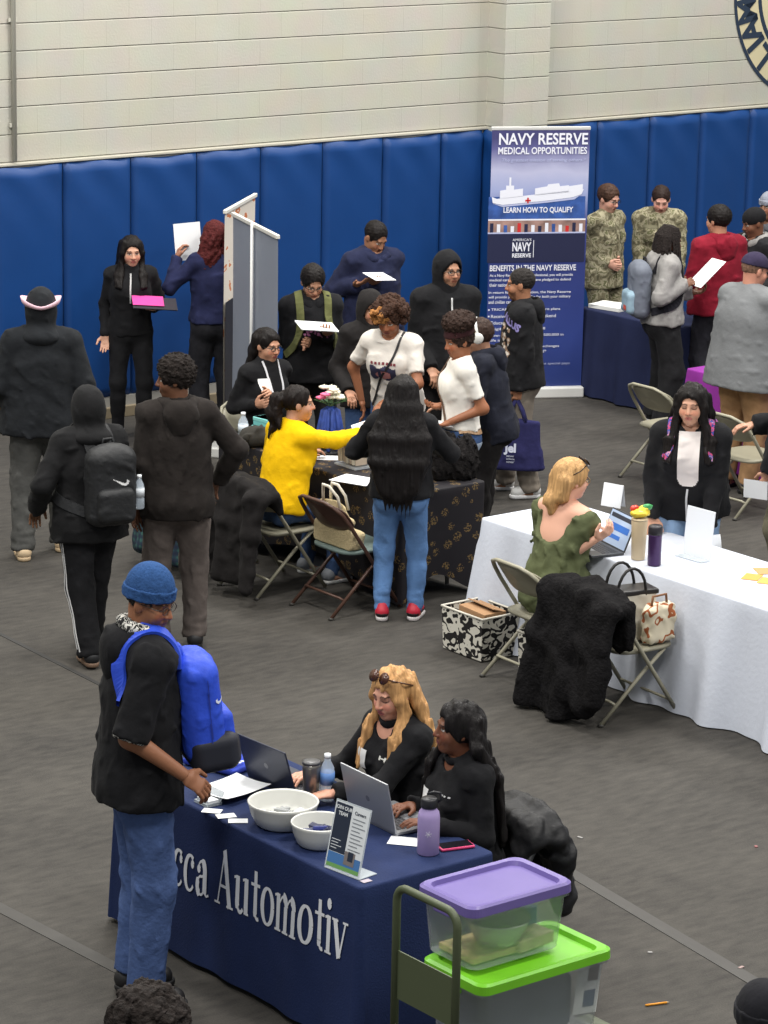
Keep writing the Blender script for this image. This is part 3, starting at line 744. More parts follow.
        s.pk = (c, fw, up, la, M); return e
    def badge(s, vol, x, z, w=.06, h=.075, m=None, name='name_badge', fw=.0):
        """a card pinned on the chest"""
        return s.decal(vol, s.P + s.up * z * s.k + s.lat * x, -s.fwd, s.up, w, h, [lambda X, Y: np.ones_like(X, bool)], m or mat((222, 222, 220), .5), name, s.root, res=.008, off=.006)
SWOOSH = [(-.5, .06), (-.44, -.10), (-.30, -.17), (-.10, -.12), (.5, .22), (-.16, -.02), (-.30, -.04), (-.37, .03), (-.36, .14)]
def scaled(pl, k): return [(x * k, y * k) for x, y in pl]
# ------------------------------------------------------------------ the hall
WORLD_S = .39; LAMP_P = 410
LAMPS = [(3, 6), (9, 6), (15, 6), (3, 13), (9, 13), (15, 13), (20, 13), (7, 18), (13, 17.5), (19, 18)]
WROT = math.radians(WANG)
def wall_mat():
    m = bpy.data.materials.new('painted_block'); m.use_nodes = True; nt = m.node_tree; b = nt.nodes['Principled BSDF']; L = nt.links.new
    b.inputs['Roughness'].default_value = .6; b.inputs['Specular IOR Level'].default_value = .3
    tc = nt.nodes.new('ShaderNodeTexCoord'); sp = nt.nodes.new('ShaderNodeSeparateXYZ'); cb = nt.nodes.new('ShaderNodeCombineXYZ')
    L(tc.outputs['Object'], sp.inputs[0]); L(sp.outputs['X'], cb.inputs['X']); L(sp.outputs['Z'], cb.inputs['Y'])
    br = nt.nodes.new('ShaderNodeTexBrick'); L(cb.outputs[0], br.inputs['Vector'])
    br.inputs['Scale'].default_value = 1; br.inputs['Brick Width'].default_value = .4226; br.inputs['Row Height'].default_value = .2113
    br.inputs['Mortar Size'].default_value = .006; br.inputs['Mortar Smooth'].default_value = .6
    br.inputs['Color1'].default_value = lin((184, 182, 170)) + (1,); br.inputs['Color2'].default_value = lin((182, 180, 168)) + (1,); br.inputs['Mortar'].default_value = lin((179, 177, 165)) + (1,)
    wv = nt.nodes.new('ShaderNodeTexWave'); wv.wave_type = 'BANDS'; wv.bands_direction = 'Y'; wv.wave_profile = 'SAW'
    wv.inputs['Scale'].default_value = 1 / .2113 / 3.1831 * .5 * 2 * PI / (2 * PI) ; 
    n = nt.nodes.new('ShaderNodeTexNoise'); n.inputs['Scale'].default_value = 3.; n.inputs['Detail'].default_value = 6; L(tc.outputs['Object'], n.inputs['Vector'])
    mx = nt.nodes.new('ShaderNodeMix'); mx.data_type = 'RGBA'; mx.blend_type = 'MULTIPLY'; mx.inputs['Factor'].default_value = .18
    L(br.outputs['Color'], mx.inputs[6]); L(n.outputs['Color'], mx.inputs[7])
    L(mx.outputs[2], b.inputs['Base Color'])
    bp = nt.nodes.new('ShaderNodeBump'); bp.inputs['Strength'].default_value = .8; bp.inputs['Distance'].default_value = .012; bp.invert = True
    zs = nt.nodes.new('ShaderNodeMath'); zs.operation = 'DIVIDE'; L(sp.outputs['Z'], zs.inputs[0]); zs.inputs[1].default_value = .2113
    fr = nt.nodes.new('ShaderNodeMath'); fr.operation = 'PINGPONG'; L(zs.outputs[0], fr.inputs[0]); fr.inputs[1].default_value = .5
    ml = nt.nodes.new('ShaderNodeMapRange'); ml.inputs['From Min'].default_value = .0; ml.inputs['From Max'].default_value = .035; ml.inputs['To Min'].default_value = 1; ml.inputs['To Max'].default_value = 0; L(fr.outputs[0], ml.inputs['Value'])
    ad = nt.nodes.new('ShaderNodeMath'); ad.operation = 'MULTIPLY_ADD'; L(br.outputs['Fac'], ad.inputs[0]); ad.inputs[1].default_value = .08; L(ml.outputs[0], ad.inputs[2])
    m3 = nt.nodes.new('ShaderNodeMix'); m3.data_type = 'RGBA'; m3.inputs[7].default_value = lin((150, 147, 134)) + (1,); m4 = nt.nodes.new('ShaderNodeMath'); m4.operation = 'MULTIPLY'; m4.inputs[1].default_value = .6; L(ml.outputs[0], m4.inputs[0])
    L(m4.outputs[0], m3.inputs['Factor']); L(mx.outputs[2], m3.inputs[6]); L(m3.outputs[2], b.inputs['Base Color'])
    L(ad.outputs[0], bp.inputs['Height'])
    n2 = nt.nodes.new('ShaderNodeTexNoise'); n2.inputs['Scale'].default_value = 55; n2.inputs['Detail'].default_value = 4; L(tc.outputs['Object'], n2.inputs['Vector'])
    b2 = nt.nodes.new('ShaderNodeBump'); b2.inputs['Strength'].default_value = .25; b2.inputs['Distance'].default_value = .006
    L(n2.outputs['Fac'], b2.inputs['Height']); L(bp.outputs['Normal'], b2.inputs['Normal']); L(b2.outputs['Normal'], b.inputs['Normal'])
    nt.nodes.remove(wv); return m
def floor_mat():
    m = bpy.data.materials.new('floor_covering'); m.use_nodes = True; nt = m.node_tree; b = nt.nodes['Principled BSDF']; L = nt.links.new
    b.inputs['Roughness'].default_value = .78; b.inputs['Specular IOR Level'].default_value = .25
    tc = nt.nodes.new('ShaderNodeTexCoord')
    def noise(scale, st, det=4):
        mp = nt.nodes.new('ShaderNodeMapping'); mp.inputs['Scale'].default_value = st; L(tc.outputs['Object'], mp.inputs['Vector'])
        n = nt.nodes.new('ShaderNodeTexNoise'); n.inputs['Scale'].default_value = scale; n.inputs['Detail'].default_value = det; L(mp.outputs[0], n.inputs['Vector']); return n
    a = noise(11., (.7, 1.9, 1.), 8); c = noise(.9, (1, 1, 1), 4); g = noise(130., (1, 1, 1), 2)
    m1 = nt.nodes.new('ShaderNodeMath'); m1.operation = 'ADD'; L(a.outputs['Fac'], m1.inputs[0]); L(c.outputs['Fac'], m1.inputs[1])
    m2 = nt.nodes.new('ShaderNodeMath'); m2.operation = 'MULTIPLY_ADD'; L(g.outputs['Fac'], m2.inputs[0]); m2.inputs[1].default_value = .7; L(m1.outputs[0], m2.inputs[2])
    r = nt.nodes.new('ShaderNodeValToRGB'); r.color_ramp.elements[0].position = .82; r.color_ramp.elements[1].position = 1.6
    mr = nt.nodes.new('ShaderNodeMapRange'); mr.inputs['From Min'].default_value = .95; mr.inputs['From Max'].default_value = 1.75; L(m2.outputs[0], mr.inputs['Value'])
    r.color_ramp.elements[0].position = 0; r.color_ramp.elements[1].position = 1
    r.color_ramp.elements[0].color = lin((46, 44, 42)) + (1,); r.color_ramp.elements[1].color = lin((76, 73, 68)) + (1,)
    L(mr.outputs[0], r.inputs['Fac']); L(r.outputs['Color'], b.inputs['Base Color'])
    bp = nt.nodes.new('ShaderNodeBump'); bp.inputs['Strength'].default_value = .3; bp.inputs['Distance'].default_value = .004
    L(g.outputs['Fac'], bp.inputs['Height']); L(bp.outputs['Normal'], b.inputs['Normal']); return m
WALLM = wall_mat()
def struct(name, mb, m, loc=(0, 0, 0), rz=WROT):
    o = mb.build(name, m); o.location = tuple(float(v) for v in loc); o.rotation_euler = (0, 0, rz); o['kind'] = 'structure'; return o
# in the hall's own axes: x along the back wall, y into it
struct('floor', MB().box((12, 9.93, -.05), (36, 21.5, .1)), floor_mat())
ZC = 2.956                                          # a mortar line
wz = ZC - .2113 * 14
struct('wall_back', MB().box((12, .15, 4 - wz), (36, .3, 8)), WALLM, un(0, WALL_N, wz))
# pilaster
u_p = float(on_wall(487.5, 70) @ UU)
lo_, hi_ = 0., .8
for _ in range(40):
    d_ = (lo_ + hi_) / 2
    if float(on_wall(504.5, 70, WALL_N - d_) @ UU) > u_p: lo_ = d_
    else: hi_ = d_
PD = d_; u_q = float(on_wall(549.5, 60, WALL_N - PD) @ UU)
struct('trim_1', MB().box(((u_p + u_q) / 2, -PD / 2 + .001, 4 - wz), (u_q - u_p, PD, 8)), WALLM, un(0, WALL_N, wz))
PADB, PADT, PADW = .171, 2.085, .634
struct('baseboard_back', MB().box((12, -.035, .045), (36, .07, .09), bev=.006), mat((132, 120, 98), .7, var=.15, vscale=3.), un(0, WALL_N))
struct('trim_2', MB().box((12, -.02, .13), (36, .04, .08)), mat((150, 148, 142), .7, var=.1, vscale=3.), un(0, WALL_N))
struct('trim_3', MB().box((12, -.02, PADT + .012), (36, .03, .022), bev=.005), mat((178, 174, 160), .6), un(0, WALL_N))
PADM = mat((16, 58, 114), .45, bump=.18, scale=7., var=.06, vscale=2., spec=.4)
def pad_mesh(wd, seed, dep=.055):
    rg = random.Random(seed); nx, nz = 20, 46; P = []
    ph = [rg.uniform(0, 6) for _ in range(6)]; sag = rg.uniform(.006, .022)
    for i in range(nx + 1):
        col = []; x = -wd / 2 + .004 + (wd - .008) * i / nx; ex = min(i, nx - i) / 1.3
        for j in range(nz + 1):
            f = j / nz; top = PADT - sag * math.sin(PI * i / nx); z = PADB + (top - PADB) * f; e = min(ex, min(j, nz - j) / 1.6, 1.)
            y = -dep * (.25 + .75 * math.sqrt(max(0, 1 - (1 - e) ** 2)))
            tp = math.exp(-(1 - f) * 9); sd = 1
            y -= (.004 * math.sin(x * 9 + ph[0]) * math.sin(z * 3 + ph[1]) + .001 * math.sin(x * 21 + z * 6 + ph[2])) * min(1, ex)
            y -= tp * (.012 * math.sin(x * 16 + ph[3] + z * 14) + .008 * math.cos(PI * x / wd)) * min(1, ex)
            col.append((x, y, z))
        P.append(col)
    mb = MB(); mb.grid(P)
    per = [c[0] for c in P] + P[-1][1:] + [c[-1] for c in P[::-1]][1:] + P[0][::-1][1:-1]
    n = len(per); mb.add(per + [(a, 0, c) for a, b, c in per], [(k, (k + 1) % n, n + (k + 1) % n, n + k) for k in range(n)], 0, True)
    return mb
def pad(u, n, wd, seed, rz=WROT, label='tall royal blue vinyl padded panel on the back wall', group='blue wall pads'):
    o = pad_mesh(wd, seed).build('wall_pad', PADM); o.location = tuple(un(u, n)); o.rotation_euler = (0, 0, rz); tag(o, label, 'wall pad', group); return o
i = 0; u = 12.474 + PADW / 2
us = []
uu_ = 12.474 - 3 * PADW
while uu_ + PADW < u_p - .05: us.append(uu_); uu_ += PADW
for k, x in enumerate(us): pad(x + PADW / 2, WALL_N - .001, PADW, k)
rem = u_p - .057 - uu_
if rem > .06: pad(uu_ + rem / 2, WALL_N - .001, rem, 40, label='narrow blue padded panel left of the pilaster', group=None)
pad(u_p - .001, WALL_N - PD / 2 - .03, PD + .06, 41, rz=WROT - PI / 2, label='narrow blue padded panel wrapped on the side of the pilaster', group=None)
pad((u_p + u_q) / 2, WALL_N - PD - .001, u_q - u_p, 42, label='blue padded panel on the front of the pilaster behind the banner', group=None)
ur = float(on_wall(648, 125) @ UU)
xs = [ur + PADW * k for k in range(-1, 5)]
xs = [x for x in xs if x > u_q + .12]
if xs[0] > u_q + .02: pad((u_q + xs[0]) / 2, WALL_N - .001, xs[0] - u_q, 59, label='blue padded panel right of the pilaster behind the banner', group=None)
for k, x in enumerate(xs): pad(x + PADW / 2, WALL_N - .001, PADW, 60 + k)
# conduit on the wall
pu = on_wall(14, 90, WALL_N - .03)
o = MB().tube([(0, 0, PADT + .04), (0, 0, 7.5)], .02, 10).box((0, .012, 3.2), (.07, .02, .03)).box((0, .012, 2.4), (.07, .02, .03)).build('conduit_pipe', mat((186, 184, 172), .5)); o.location = (float(pu[0]), float(pu[1]), 0); o.rotation_euler = (0, 0, WROT)
tag(o, 'thin painted conduit pipe running up the block wall', 'pipe')
# round seal painted on the wall
cp = np.array([[float(on_wall(x, y) @ UU), float(on_wall(x, y)[2])] for x, y in ((733.8, 0), (734.5, 14), (738.8, 39.4), (747.2, 60.5), (758.5, 76), (768, 87))])
A_ = np.c_[2 * cp, np.ones(len(cp))]; sol = np.linalg.lstsq(A_, (cp ** 2).sum(1), rcond=None)[0]; SU, SZ = sol[0], sol[1]; SR = math.sqrt(sol[2] + SU ** 2 + SZ ** 2)
ip = np.array([float(on_wall(760, 5) @ UU), float(on_wall(760, 5)[2])]); SI = math.hypot(ip[0] - SU, ip[1] - SZ)
def annulus(mb, r0, r1, y, mi=0, seg=96):
    return mb.grid([[(r * math.cos(t), y, r * math.sin(t)) for r in (r0, r1)] for t in np.linspace(0, 2 * PI, seg + 1)], mi, False)
se = empty('wall_seal', un(SU, WALL_N, SZ), WROT, 'round tan wall seal with a navy rim and navy letters', 'wall seal')
mb = MB(); annulus(mb, 0.001, SR * .985, -.004); mb.build('seal_ground', mat((196, 186, 152), .6, var=.06, vscale=2.), se)
mb = MB(); annulus(mb, SR * .965, SR, -.006); annulus(mb, SI - .02, SI + .025, -.006); mb.build('seal_rim', mat((34, 48, 66), .6), se)
mb = MB()
RM = (SR * .965 + SI + .02) / 2; HL = (SR * .965 - SI) * 1.08
def seal_ang(x, y):
    q = on_wall(x, y); return math.atan2(float(q[2]) - SZ, float(q @ UU) - SU)
angs = [seal_ang(747.9, 10), seal_ang(752, 30), seal_ang(756, 43.5), seal_ang(763, 56)]; st_ = angs[3] - angs[2]; angs += [angs[3] + st_ * 1.1, angs[3] + st_ * 2.0, angs[3] + st_ * 3.3]
for ch, a in zip('MAILLIW', angs):
    c = (RM * math.cos(a), -.008, RM * math.sin(a)); rad = (math.cos(a), 0, math.sin(a)); tan = (math.sin(a), 0, -math.cos(a))
    put_text(mb, ch, HL, c, tan, rad, bold=.012)
mb.build('lettering', mat((34, 48, 66), .6), se)
# seams of the floor covering
def strip(p, q, wd, m, k):
    a, b = at(*p), at(*q); d = nrm(b - a); a = a - d * .3; b = b + d * .3; s_ = np.array([-d[1], d[0], 0]) * wd / 2
    MBs = MB().prism([a - s_, b - s_, b + s_, a + s_], (0, 0, .003)); o = MBs.build('trim_%d' % k, m); o['kind'] = 'structure'
SM = mat((57, 55, 52), .6, var=.12, vscale=9.)
strip((0, 908), (112, 966), .075, SM, 4); strip((583, 880), (768, 990), .075, SM, 5); strip((0, 634), (75, 672), .03, mat((46, 45, 44), .7), 6)
# ------------------------------------------------------------------ tables and cloths
def cloth_shell(L, W, h, hem, lam=.22, fold=.02, flare=.03, r=.03, seed=0, tight=False, nrow=14, fstep=.02):
    """draped cover; local x = W (across), y = L (along); returns (MB, surface function)"""
    rg = random.Random(seed); ph = [rg.uniform(0, 6.28) for _ in range(8)]
    def out(s_, t):
        f = .5 * math.sin(2 * PI * s_ / lam + ph[0] + 1.2 * math.sin(s_ * 2.1 + ph[1])) + .35 * math.sin(2 * PI * s_ / (lam * 1.7) + ph[2]) + .25 * math.sin(2 * PI * s_ / (lam * .55) + ph[3])
        return flare * t + fold * (t ** .8) * (f + .35)
    hw, hl = W / 2, L / 2
    path = []; s_ = 0.
    def seg(x0, y0, x1, y1, nx, ny):
        nonlocal s_
        d = math.hypot(x1 - x0, y1 - y0); n = max(2, int(d / fstep))
        for k in range(n): path.append((x0 + (x1 - x0) * k / n, y0 + (y1 - y0) * k / n, nx, ny, s_ + d * k / n, k / n))
        s_ += d
    def corner(cx, cy, a0):
        nonlocal s_
        for k in range(8):
            a = a0 + PI / 2 * k / 8; path.append((cx + r * math.cos(a), cy + r * math.sin(a), math.cos(a), math.sin(a), s_ + r * PI / 2 * k / 8 * 2, 0.)) 
        s_ += r * PI
    seg(-hw, hl - r, -hw, -hl + r, -1, 0); corner(-hw + r, -hl + r, PI); seg(-hw + r, -hl, hw - r, -hl, 0, -1); corner(hw - r, -hl + r, 1.5 * PI)
    seg(hw, -hl + r, hw, hl - r, 1, 0); corner(hw - r, hl - r, 0); seg(hw - r, hl, -hw + r, hl, 0, 1); corner(-hw + r, hl - r, PI / 2)
    P = []
    for (x, y, nx, ny, sv, kf) in path:
        col = [(x * f, y * f, h) for f in (0., .5, .9)] + [(x - nx * .012, y - ny * .012, h), (x - nx * .003, y - ny * .003, h - .003), (x, y, h - .012)]
        cor = 1.6 if abs(nx * ny) > .05 else 1.
        for j in range(1, nrow + 1):
            t = j / nrow; hz = hem
            if tight:
                q = math.sin(PI * kf); hz = hem + .13 * q * q; o = -.05 * q * t * 1.2 + .01 * math.sin(PI * t) * 0
            else: o = out(sv, t) * (cor if t > .2 else 1)
            col.append((x + nx * o, y + ny * o, h - .012 - (h - .012 - hz) * t))
        P.append(col)
    mb = MB(); mb.grid(P, closed_u=True)
    def front(y, z, off=.004):   # point on the -x face
        sv = (hl - r) - y; t = min(1, max(0, (h - .012 - z) / (h - .012 - hem)))
        return (-hw - (out(sv, t) if not tight else 0) - off, y, z)
    return mb, front
GREYM = mat((150, 150, 148), .4, metal=.3)
def trestle(root, L, W, h):
    MB().box((0, 0, h - .02), (W - .02, L - .02, .03), bev=.008).build('tabletop', mat((150, 146, 138), .5), root)
    for sy in (-1, 1):
        mb = MB(); y = sy * (L / 2 - .25)
        for sx in (-1, 1): mb.tube([(sx * (W / 2 - .1), y, h - .035), (sx * (W / 2 - .08), y, .012)], .014, 8)
        mb.tube([(-(W / 2 - .09), y, .12), (W / 2 - .09, y, .12)], .011, 8); mb.build('leg_frame', GREYM, root)
def table(name, label, u0, u1, n0, n1, h, cm, clabel, hem=.02, **k):
    c = un((u0 + u1) / 2, (n0 + n1) / 2); L, W = n1 - n0, u1 - u0
    t = empty(name, c, WROT, label, 'table'); trestle(t, L - .02, W - .02, h - .006)
    mb, fr = cloth_shell(L, W, h, hem, **k)
    o = mb.build('tablecloth', cm); o.location = tuple(float(v) for v in c); o.rotation_euler = (0, 0, WROT); tag(o, clabel, 'tablecloth'); return o, fr
TH = .74
FU0, FU1, FN0, FN1 = 7.08, 7.80, 9.03, 10.86
navy_cl, front_f = table('folding_table', 'folding table under the navy cloth with white lettering', FU0, FU1, FN0, FN1, TH, mat((34, 46, 82), .8, bump=.25, scale=120., var=.10, vscale=5., spec=.2), 'navy blue tablecloth with large white serif lettering on its front', hem=.03, lam=.45, fold=.014, flare=.02, seed=3)
MU0, MU1, MN0, MN1 = 11.36, 12.06, 14.16, 16.15
def gold_mat():
    m = bpy.data.materials.new('black_cover_gold_marks'); m.use_nodes = True; nt = m.node_tree; b = nt.nodes['Principled BSDF']; L = nt.links.new
    b.inputs['Roughness'].default_value = .7; b.inputs['Specular IOR Level'].default_value = .25
    tc = nt.nodes.new('ShaderNodeTexCoord'); mp = nt.nodes.new('ShaderNodeMapping'); mp.inputs['Rotation'].default_value = (.5, .5, .3); L(tc.outputs['Object'], mp.inputs[0])
    v = nt.nodes.new('ShaderNodeTexVoronoi'); v.inputs['Scale'].default_value = 11.; v.inputs['Randomness'].default_value = .35; L(mp.outputs[0], v.inputs['Vector'])
    n = nt.nodes.new('ShaderNodeTexNoise'); n.inputs['Scale'].default_value = 95.; n.inputs['Detail'].default_value = 1; L(tc.outputs['Object'], n.inputs['Vector'])
    c1 = nt.nodes.new('ShaderNodeMath'); c1.operation = 'LESS_THAN'; c1.inputs[1].default_value = .36; L(v.outputs['Distance'], c1.inputs[0])
    c2 = nt.nodes.new('ShaderNodeMath'); c2.operation = 'GREATER_THAN'; c2.inputs[1].default_value = .53; L(n.outputs['Fac'], c2.inputs[0])
    c3 = nt.nodes.new('ShaderNodeMath'); c3.operation = 'MULTIPLY'; L(c1.outputs[0], c3.inputs[0]); L(c2.outputs[0], c3.inputs[1])
    mx = nt.nodes.new('ShaderNodeMix'); mx.data_type = 'RGBA'; mx.inputs[6].default_value = lin((34, 32, 36)) + (1,); mx.inputs[7].default_value = lin((112, 92, 58)) + (1,)
    L(c3.outputs[0], mx.inputs['Factor']); L(mx.outputs[2], b.inputs['Base Color']); return m
table('folding_table', 'folding table under the black fitted cover', MU0, MU1, MN0, MN1, TH, gold_mat(), 'black fitted table cover printed with small gold marks', hem=.03, tight=True, seed=5)
WU0, WU1, WN0, WN1 = 11.42, 12.15, 10.35, 13.46
table('folding_table', 'long folding table under the white cloth', WU0, WU1, WN0, WN1, TH, mat((200, 205, 216), .85, bump=.2, scale=40., var=.03, vscale=3., spec=.2), 'long white tablecloth hanging to the floor in loose folds', hem=.008, lam=.5, fold=.075, flare=.06, seed=8)
BU0, BU1, BN0, BN1 = 16.72, 17.35, 17.33, 18.50
table('folding_table', 'folding table under the plain dark navy cloth by the tall banner', BU0, BU1, BN0, BN1, TH, mat((32, 38, 66), .85, bump=.2, scale=40., var=.1, vscale=5., spec=.2), 'plain dark navy tablecloth on the table beside the tall banner', hem=.015, lam=.3, fold=.03, flare=.03, seed=9)
pc = at(692, 369, .74); pu_, pn_ = float(pc @ UU), float(pc @ NN)
PU0, PU1, PN1 = pu_ - .02, pu_ + .62, pn_ + .05
table('folding_table', 'folding table under the purple cloth behind the grey polo shirt', PU0, PU1, PN1 - 1.5, PN1, TH, mat((128, 46, 136), .8, var=.1, vscale=5., spec=.2), 'purple tablecloth partly hidden by the man in the grey polo', hem=.02, lam=.3, fold=.03, flare=.06, seed=10)

# lettering on the navy cloth: serif capitals and lower case drawn as strokes
def stroke(pts, ws):
    out = []
    n = len(pts)
    for i, (x, y) in enumerate(pts):
        a = pts[max(0, i - 1)]; b = pts[min(n - 1, i + 1)]; dx, dy = b[0] - a[0], b[1] - a[1]; l = math.hypot(dx, dy) or 1
        w_ = ws[i] if isinstance(ws, (list, tuple)) else ws; out.append(((x - dy / l * w_ / 2, y + dx / l * w_ / 2), (x + dy / l * w_ / 2, y - dx / l * w_ / 2)))
    return out
def arc(cx, cy, rx, ry, a0, a1, n=22): return [(cx + rx * math.cos(math.radians(a)), cy + ry * math.sin(math.radians(a))) for a in np.linspace(a0, a1, n)]
def thick(a0, a1, t0, t1, n=22): return [t0 + (t1 - t0) * abs(math.cos(math.radians(a))) ** 1.3 for a in np.linspace(a0, a1, n)]
TK, TN, SF = .26, .075, .06
def ser(x, y, w_): return stroke([(x - w_ / 2, y), (x + w_ / 2, y)], SF)
def stem(x, y0, y1, top=True, bot=True):
    o = [stroke([(x, y0), (x, y1)], TK)]
    if bot: o.append(ser(x, y0 + SF / 2, TK + .2))
    if top: o.append(stroke([(x - TK / 2 - .12, y1 - .07), (x, y1 - .02)], .07))
    return o
GL = {
 'o': (1.06, [stroke(arc(.5, .5, .37, .475, 0, 360, 40), thick(0, 360, TN, TK, 40))]),
 'c': (.92, [stroke(arc(.5, .5, .37, .475, 55, 318, 32), [TN + (TK - TN) * abs(math.cos(math.radians(a))) ** 1.3 * (1 if a < 270 else .3) for a in np.linspace(55, 318, 32)]), stroke(arc(.68, .76, .06, .06, 0, 360, 14), .12)]),
 'a': (1.0, [stroke([(.66, .08), (.66, .68)] + arc(.43, .68, .23, .26, 0, 150, 14), [TK] * 8 + [TK * .8, TK * .6] + [TN] * 6), stroke(arc(.24, .72, .06, .06, 0, 360, 12), .12), stroke([(.62, .58)] + arc(.40, .28, .24, .25, 80, 310, 18), [TN] * 6 + [TK * .9] * 8 + [TN] * 5), stroke([(.66, .1), (.8, .03), (.94, .08)], .07)]),
 'u': (1.14, stem(.24, .3, .99, True, False) + stem(.84, .02, .99, True, False) + [stroke([(.24, .34)] + arc(.46, .32, .22, .28, 180, 320, 14), [TK] * 5 + [TN * 1.5] * 10), stroke([(.84, .04), (1.02, .04)], SF)]),
 't': (.74, [stroke([(.36, .22), (.36, 1.30)], [TK, TK * .8]), stroke([(.04, .93), (.68, .93)], .085), stroke([(.36, .26)] + arc(.53, .22, .17, .19, 180, 300, 10), [TK] * 4 + [TN * 1.4] * 7)]),
 'm': (1.72, stem(.24, .0, .99) + stem(.82, .0, .7, False) + stem(1.40, .0, .7, False) + [stroke([(.3, .72)] + arc(.62, .70, .24, .25, 140, 0, 14), [TN] * 6 + [TK] * 9), stroke([(.88, .72)] + arc(1.20, .70, .24, .25, 140, 0, 14), [TN] * 6 + [TK] * 9)]),
 'i': (.56, stem(.27, .0, .99) + [stroke(arc(.27, 1.29, .075, .075, 0, 360, 16), .15)]),
 'v': (1.0, [stroke([(.16, .97), (.50, .02)], TK), stroke([(.86, .97), (.52, .02)], TN * 1.2), ser(.16, .96, .42), ser(.86, .96, .34)]),
 'e': (.94, [stroke(arc(.5, .5, .37, .475, 0, 318, 34), [TN + (TK - TN) * abs(math.cos(math.radians(a))) ** 1.3 * (1 if 90 < a < 270 else .6) for a in np.linspace(0, 318, 34)]), stroke([(.2, .53), (.85, .53)], .07)]),
 'A': (1.5, [stroke([(.70, 1.5), (.22, .02)], TN * 1.2), stroke([(.68, 1.5), (1.20, .02)], TK * 1.05), stroke([(.36, .52), (1.0, .52)], .08), ser(.2, .03, .44), ser(1.22, .03, .5)]),
 ' ': (.42, [])}
def front_text(txt, n_start, z0a, n_end, z0b, xh):
    """write along -y on the -x face of the navy cloth from n_start to n_end"""
    tot = sum(GL[c][0] for c in txt); sc_ = (n_start - n_end) / tot; mb = MB(); x = 0.
    yc = (FN0 + FN1) / 2
    for c in txt:
        wd, strokes = GL[c]
        for st in strokes:
            vs = []
            for (a, b) in st:
                for (px, py) in (a, b):
                    f = (x + px) / tot; y = n_start + (n_end - n_start) * f - yc; z = z0a + (z0b - z0a) * f + py * xh; vs.append(front_f(y, z, .005))
            mb.add(vs, [(2 * k, 2 * k + 1, 2 * k + 3, 2 * k + 2) for k in range(len(st) - 1)])
        x += wd
    return mb
def on_front(px, py):     # hall n and z where a pixel meets the front face of the navy cloth
    d = ray(px, py); q = CPOS + d * ((FU0 - .012) / float(d @ UU)); return float(q @ NN), float(q[2])
na, za = on_front(160, 876); nb, zb_ = on_front(347, 962)
xh_ = (on_front(250, 878)[1] - on_front(250, 918)[1]) 
front_text('occa Automotiv', na, za, nb, zb_, xh_ * .93).build('lettering', mat((222, 224, 228), .7), navy_cl)

# ------------------------------------------------------------------ folding chairs
def folding_chair(loc, face, fm, pm, label, group=None, sm=None):
    e = empty('folding_chair', loc, math.radians(face - 90), label, 'chair', group)
    e.scale = (1.05, 1.05, .915); w2 = .215; mb = MB(); pts = [(-w2, .22, .0)]
    L_ = lambda z: .22 - (.22 + .27) * z / .80
    pts = [(-w2, L_(z), z) for z in (.012, .2, .44, .64)] + [(-w2 + .012, L_(.72), .72), (-w2 + .05, L_(.775) - .01, .775), (-w2 + .11, L_(.80) - .015, .80)]
    pts = pts + [(-x, y, z) for x, y, z in pts[::-1]]
    mb.tube(pts, .0125, 8); mb.tube([(-w2, L_(.1), .1), (w2, L_(.1), .1)], .009, 8); mb.build('frame', fm, e)
    mb = MB(); rl = [(-.185, .13, .425), (-.192, -.29, .012)]
    for sg in (-1, 1):
        q = MB().tube([(sg * .185, .13, .425), (sg * .188, -.02, .29), (sg * .195, -.29, .012)], .0115, 8); r_ = q.build('rear_leg', fm, e)
        MB().tube([(sg * .195, -.288, .016), (sg * .195, -.296, .0)], .016, 8).build('foot_cap', mat((60, 58, 54), .6), r_)
    MB().tube([(-.192, -.19, .115), (-.17, -.21, .135), (.17, -.21, .135), (.192, -.19, .115)], .009, 8).build('crossbar', fm, e)
    # seat
    P = []; 
    def outline(sx, sy, ex, n=36): return [(sx * math.copysign(abs(math.cos(t)) ** ex, math.cos(t)), sy * math.copysign(abs(math.sin(t)) ** ex, math.sin(t))) for t in np.linspace(0, 2 * PI, n, endpoint=False)]
    o0 = outline(.20, .20, .5); mb = MB(); rings = []
    for f, dz in ((0.02, -.006), (.6, -.004), (.93, .002), (1., -.004), (1., -.022), (.9, -.024), (.02, -.024)): rings.append([(x * f, y * f + .02, .448 + dz) for x, y in o0])
    mb.grid([[r[k] for r in rings] for k in range(36)], closed_u=True); mb.build('seat', sm or pm, e)
    # backrest, curved, wider than tall
    o1 = outline(.205, .105, .62, 40); mb = MB(); rings = []
    for f, dy in ((.02, .0), (.7, 0.), (1., .004), (1., .014), (.7, .012), (.02, .012)):
        ring_ = []
        for x, y in o1:
            z = .685 + y * f; yy = L_(z) - .006 + dy - .05 * (1 - (x * f / .205) ** 2) + .03; ring_.append((x * f, yy, z))
        rings.append(ring_)
    mb.grid([[r[k] for r in rings] for k in range(40)], closed_u=True); mb.build('backrest', pm, e); return e
TANF, TANP = metalp((146, 142, 124)), metalp((140, 136, 118))
BRNF, BRNP = metalp((78, 54, 44), .4), metalp((70, 46, 38), .4)
def chair_at(pl, pr, fm, pm, label, face=None, sm=None, group=None):
    a, b = at(*pl), at(*pr); m = (a + b) / 2; d = nrm(b - a); f = V(-d[1], d[0], 0)     # facing: left of the rear-foot line
    ang = math.degrees(math.atan2(f[1], f[0])) if face is None else face; fv = V(math.cos(math.radians(ang)), math.sin(math.radians(ang)), 0)
    return folding_chair(m + fv * .29, ang, fm, pm, label, group, sm), m + fv * .29, ang
c_brown, cb_loc, cb_ang = chair_at((292, 604), (335, 621), BRNF, BRNP, 'brown folding chair with a straw tote on its seat', WANG, mat((104, 120, 116), .6))
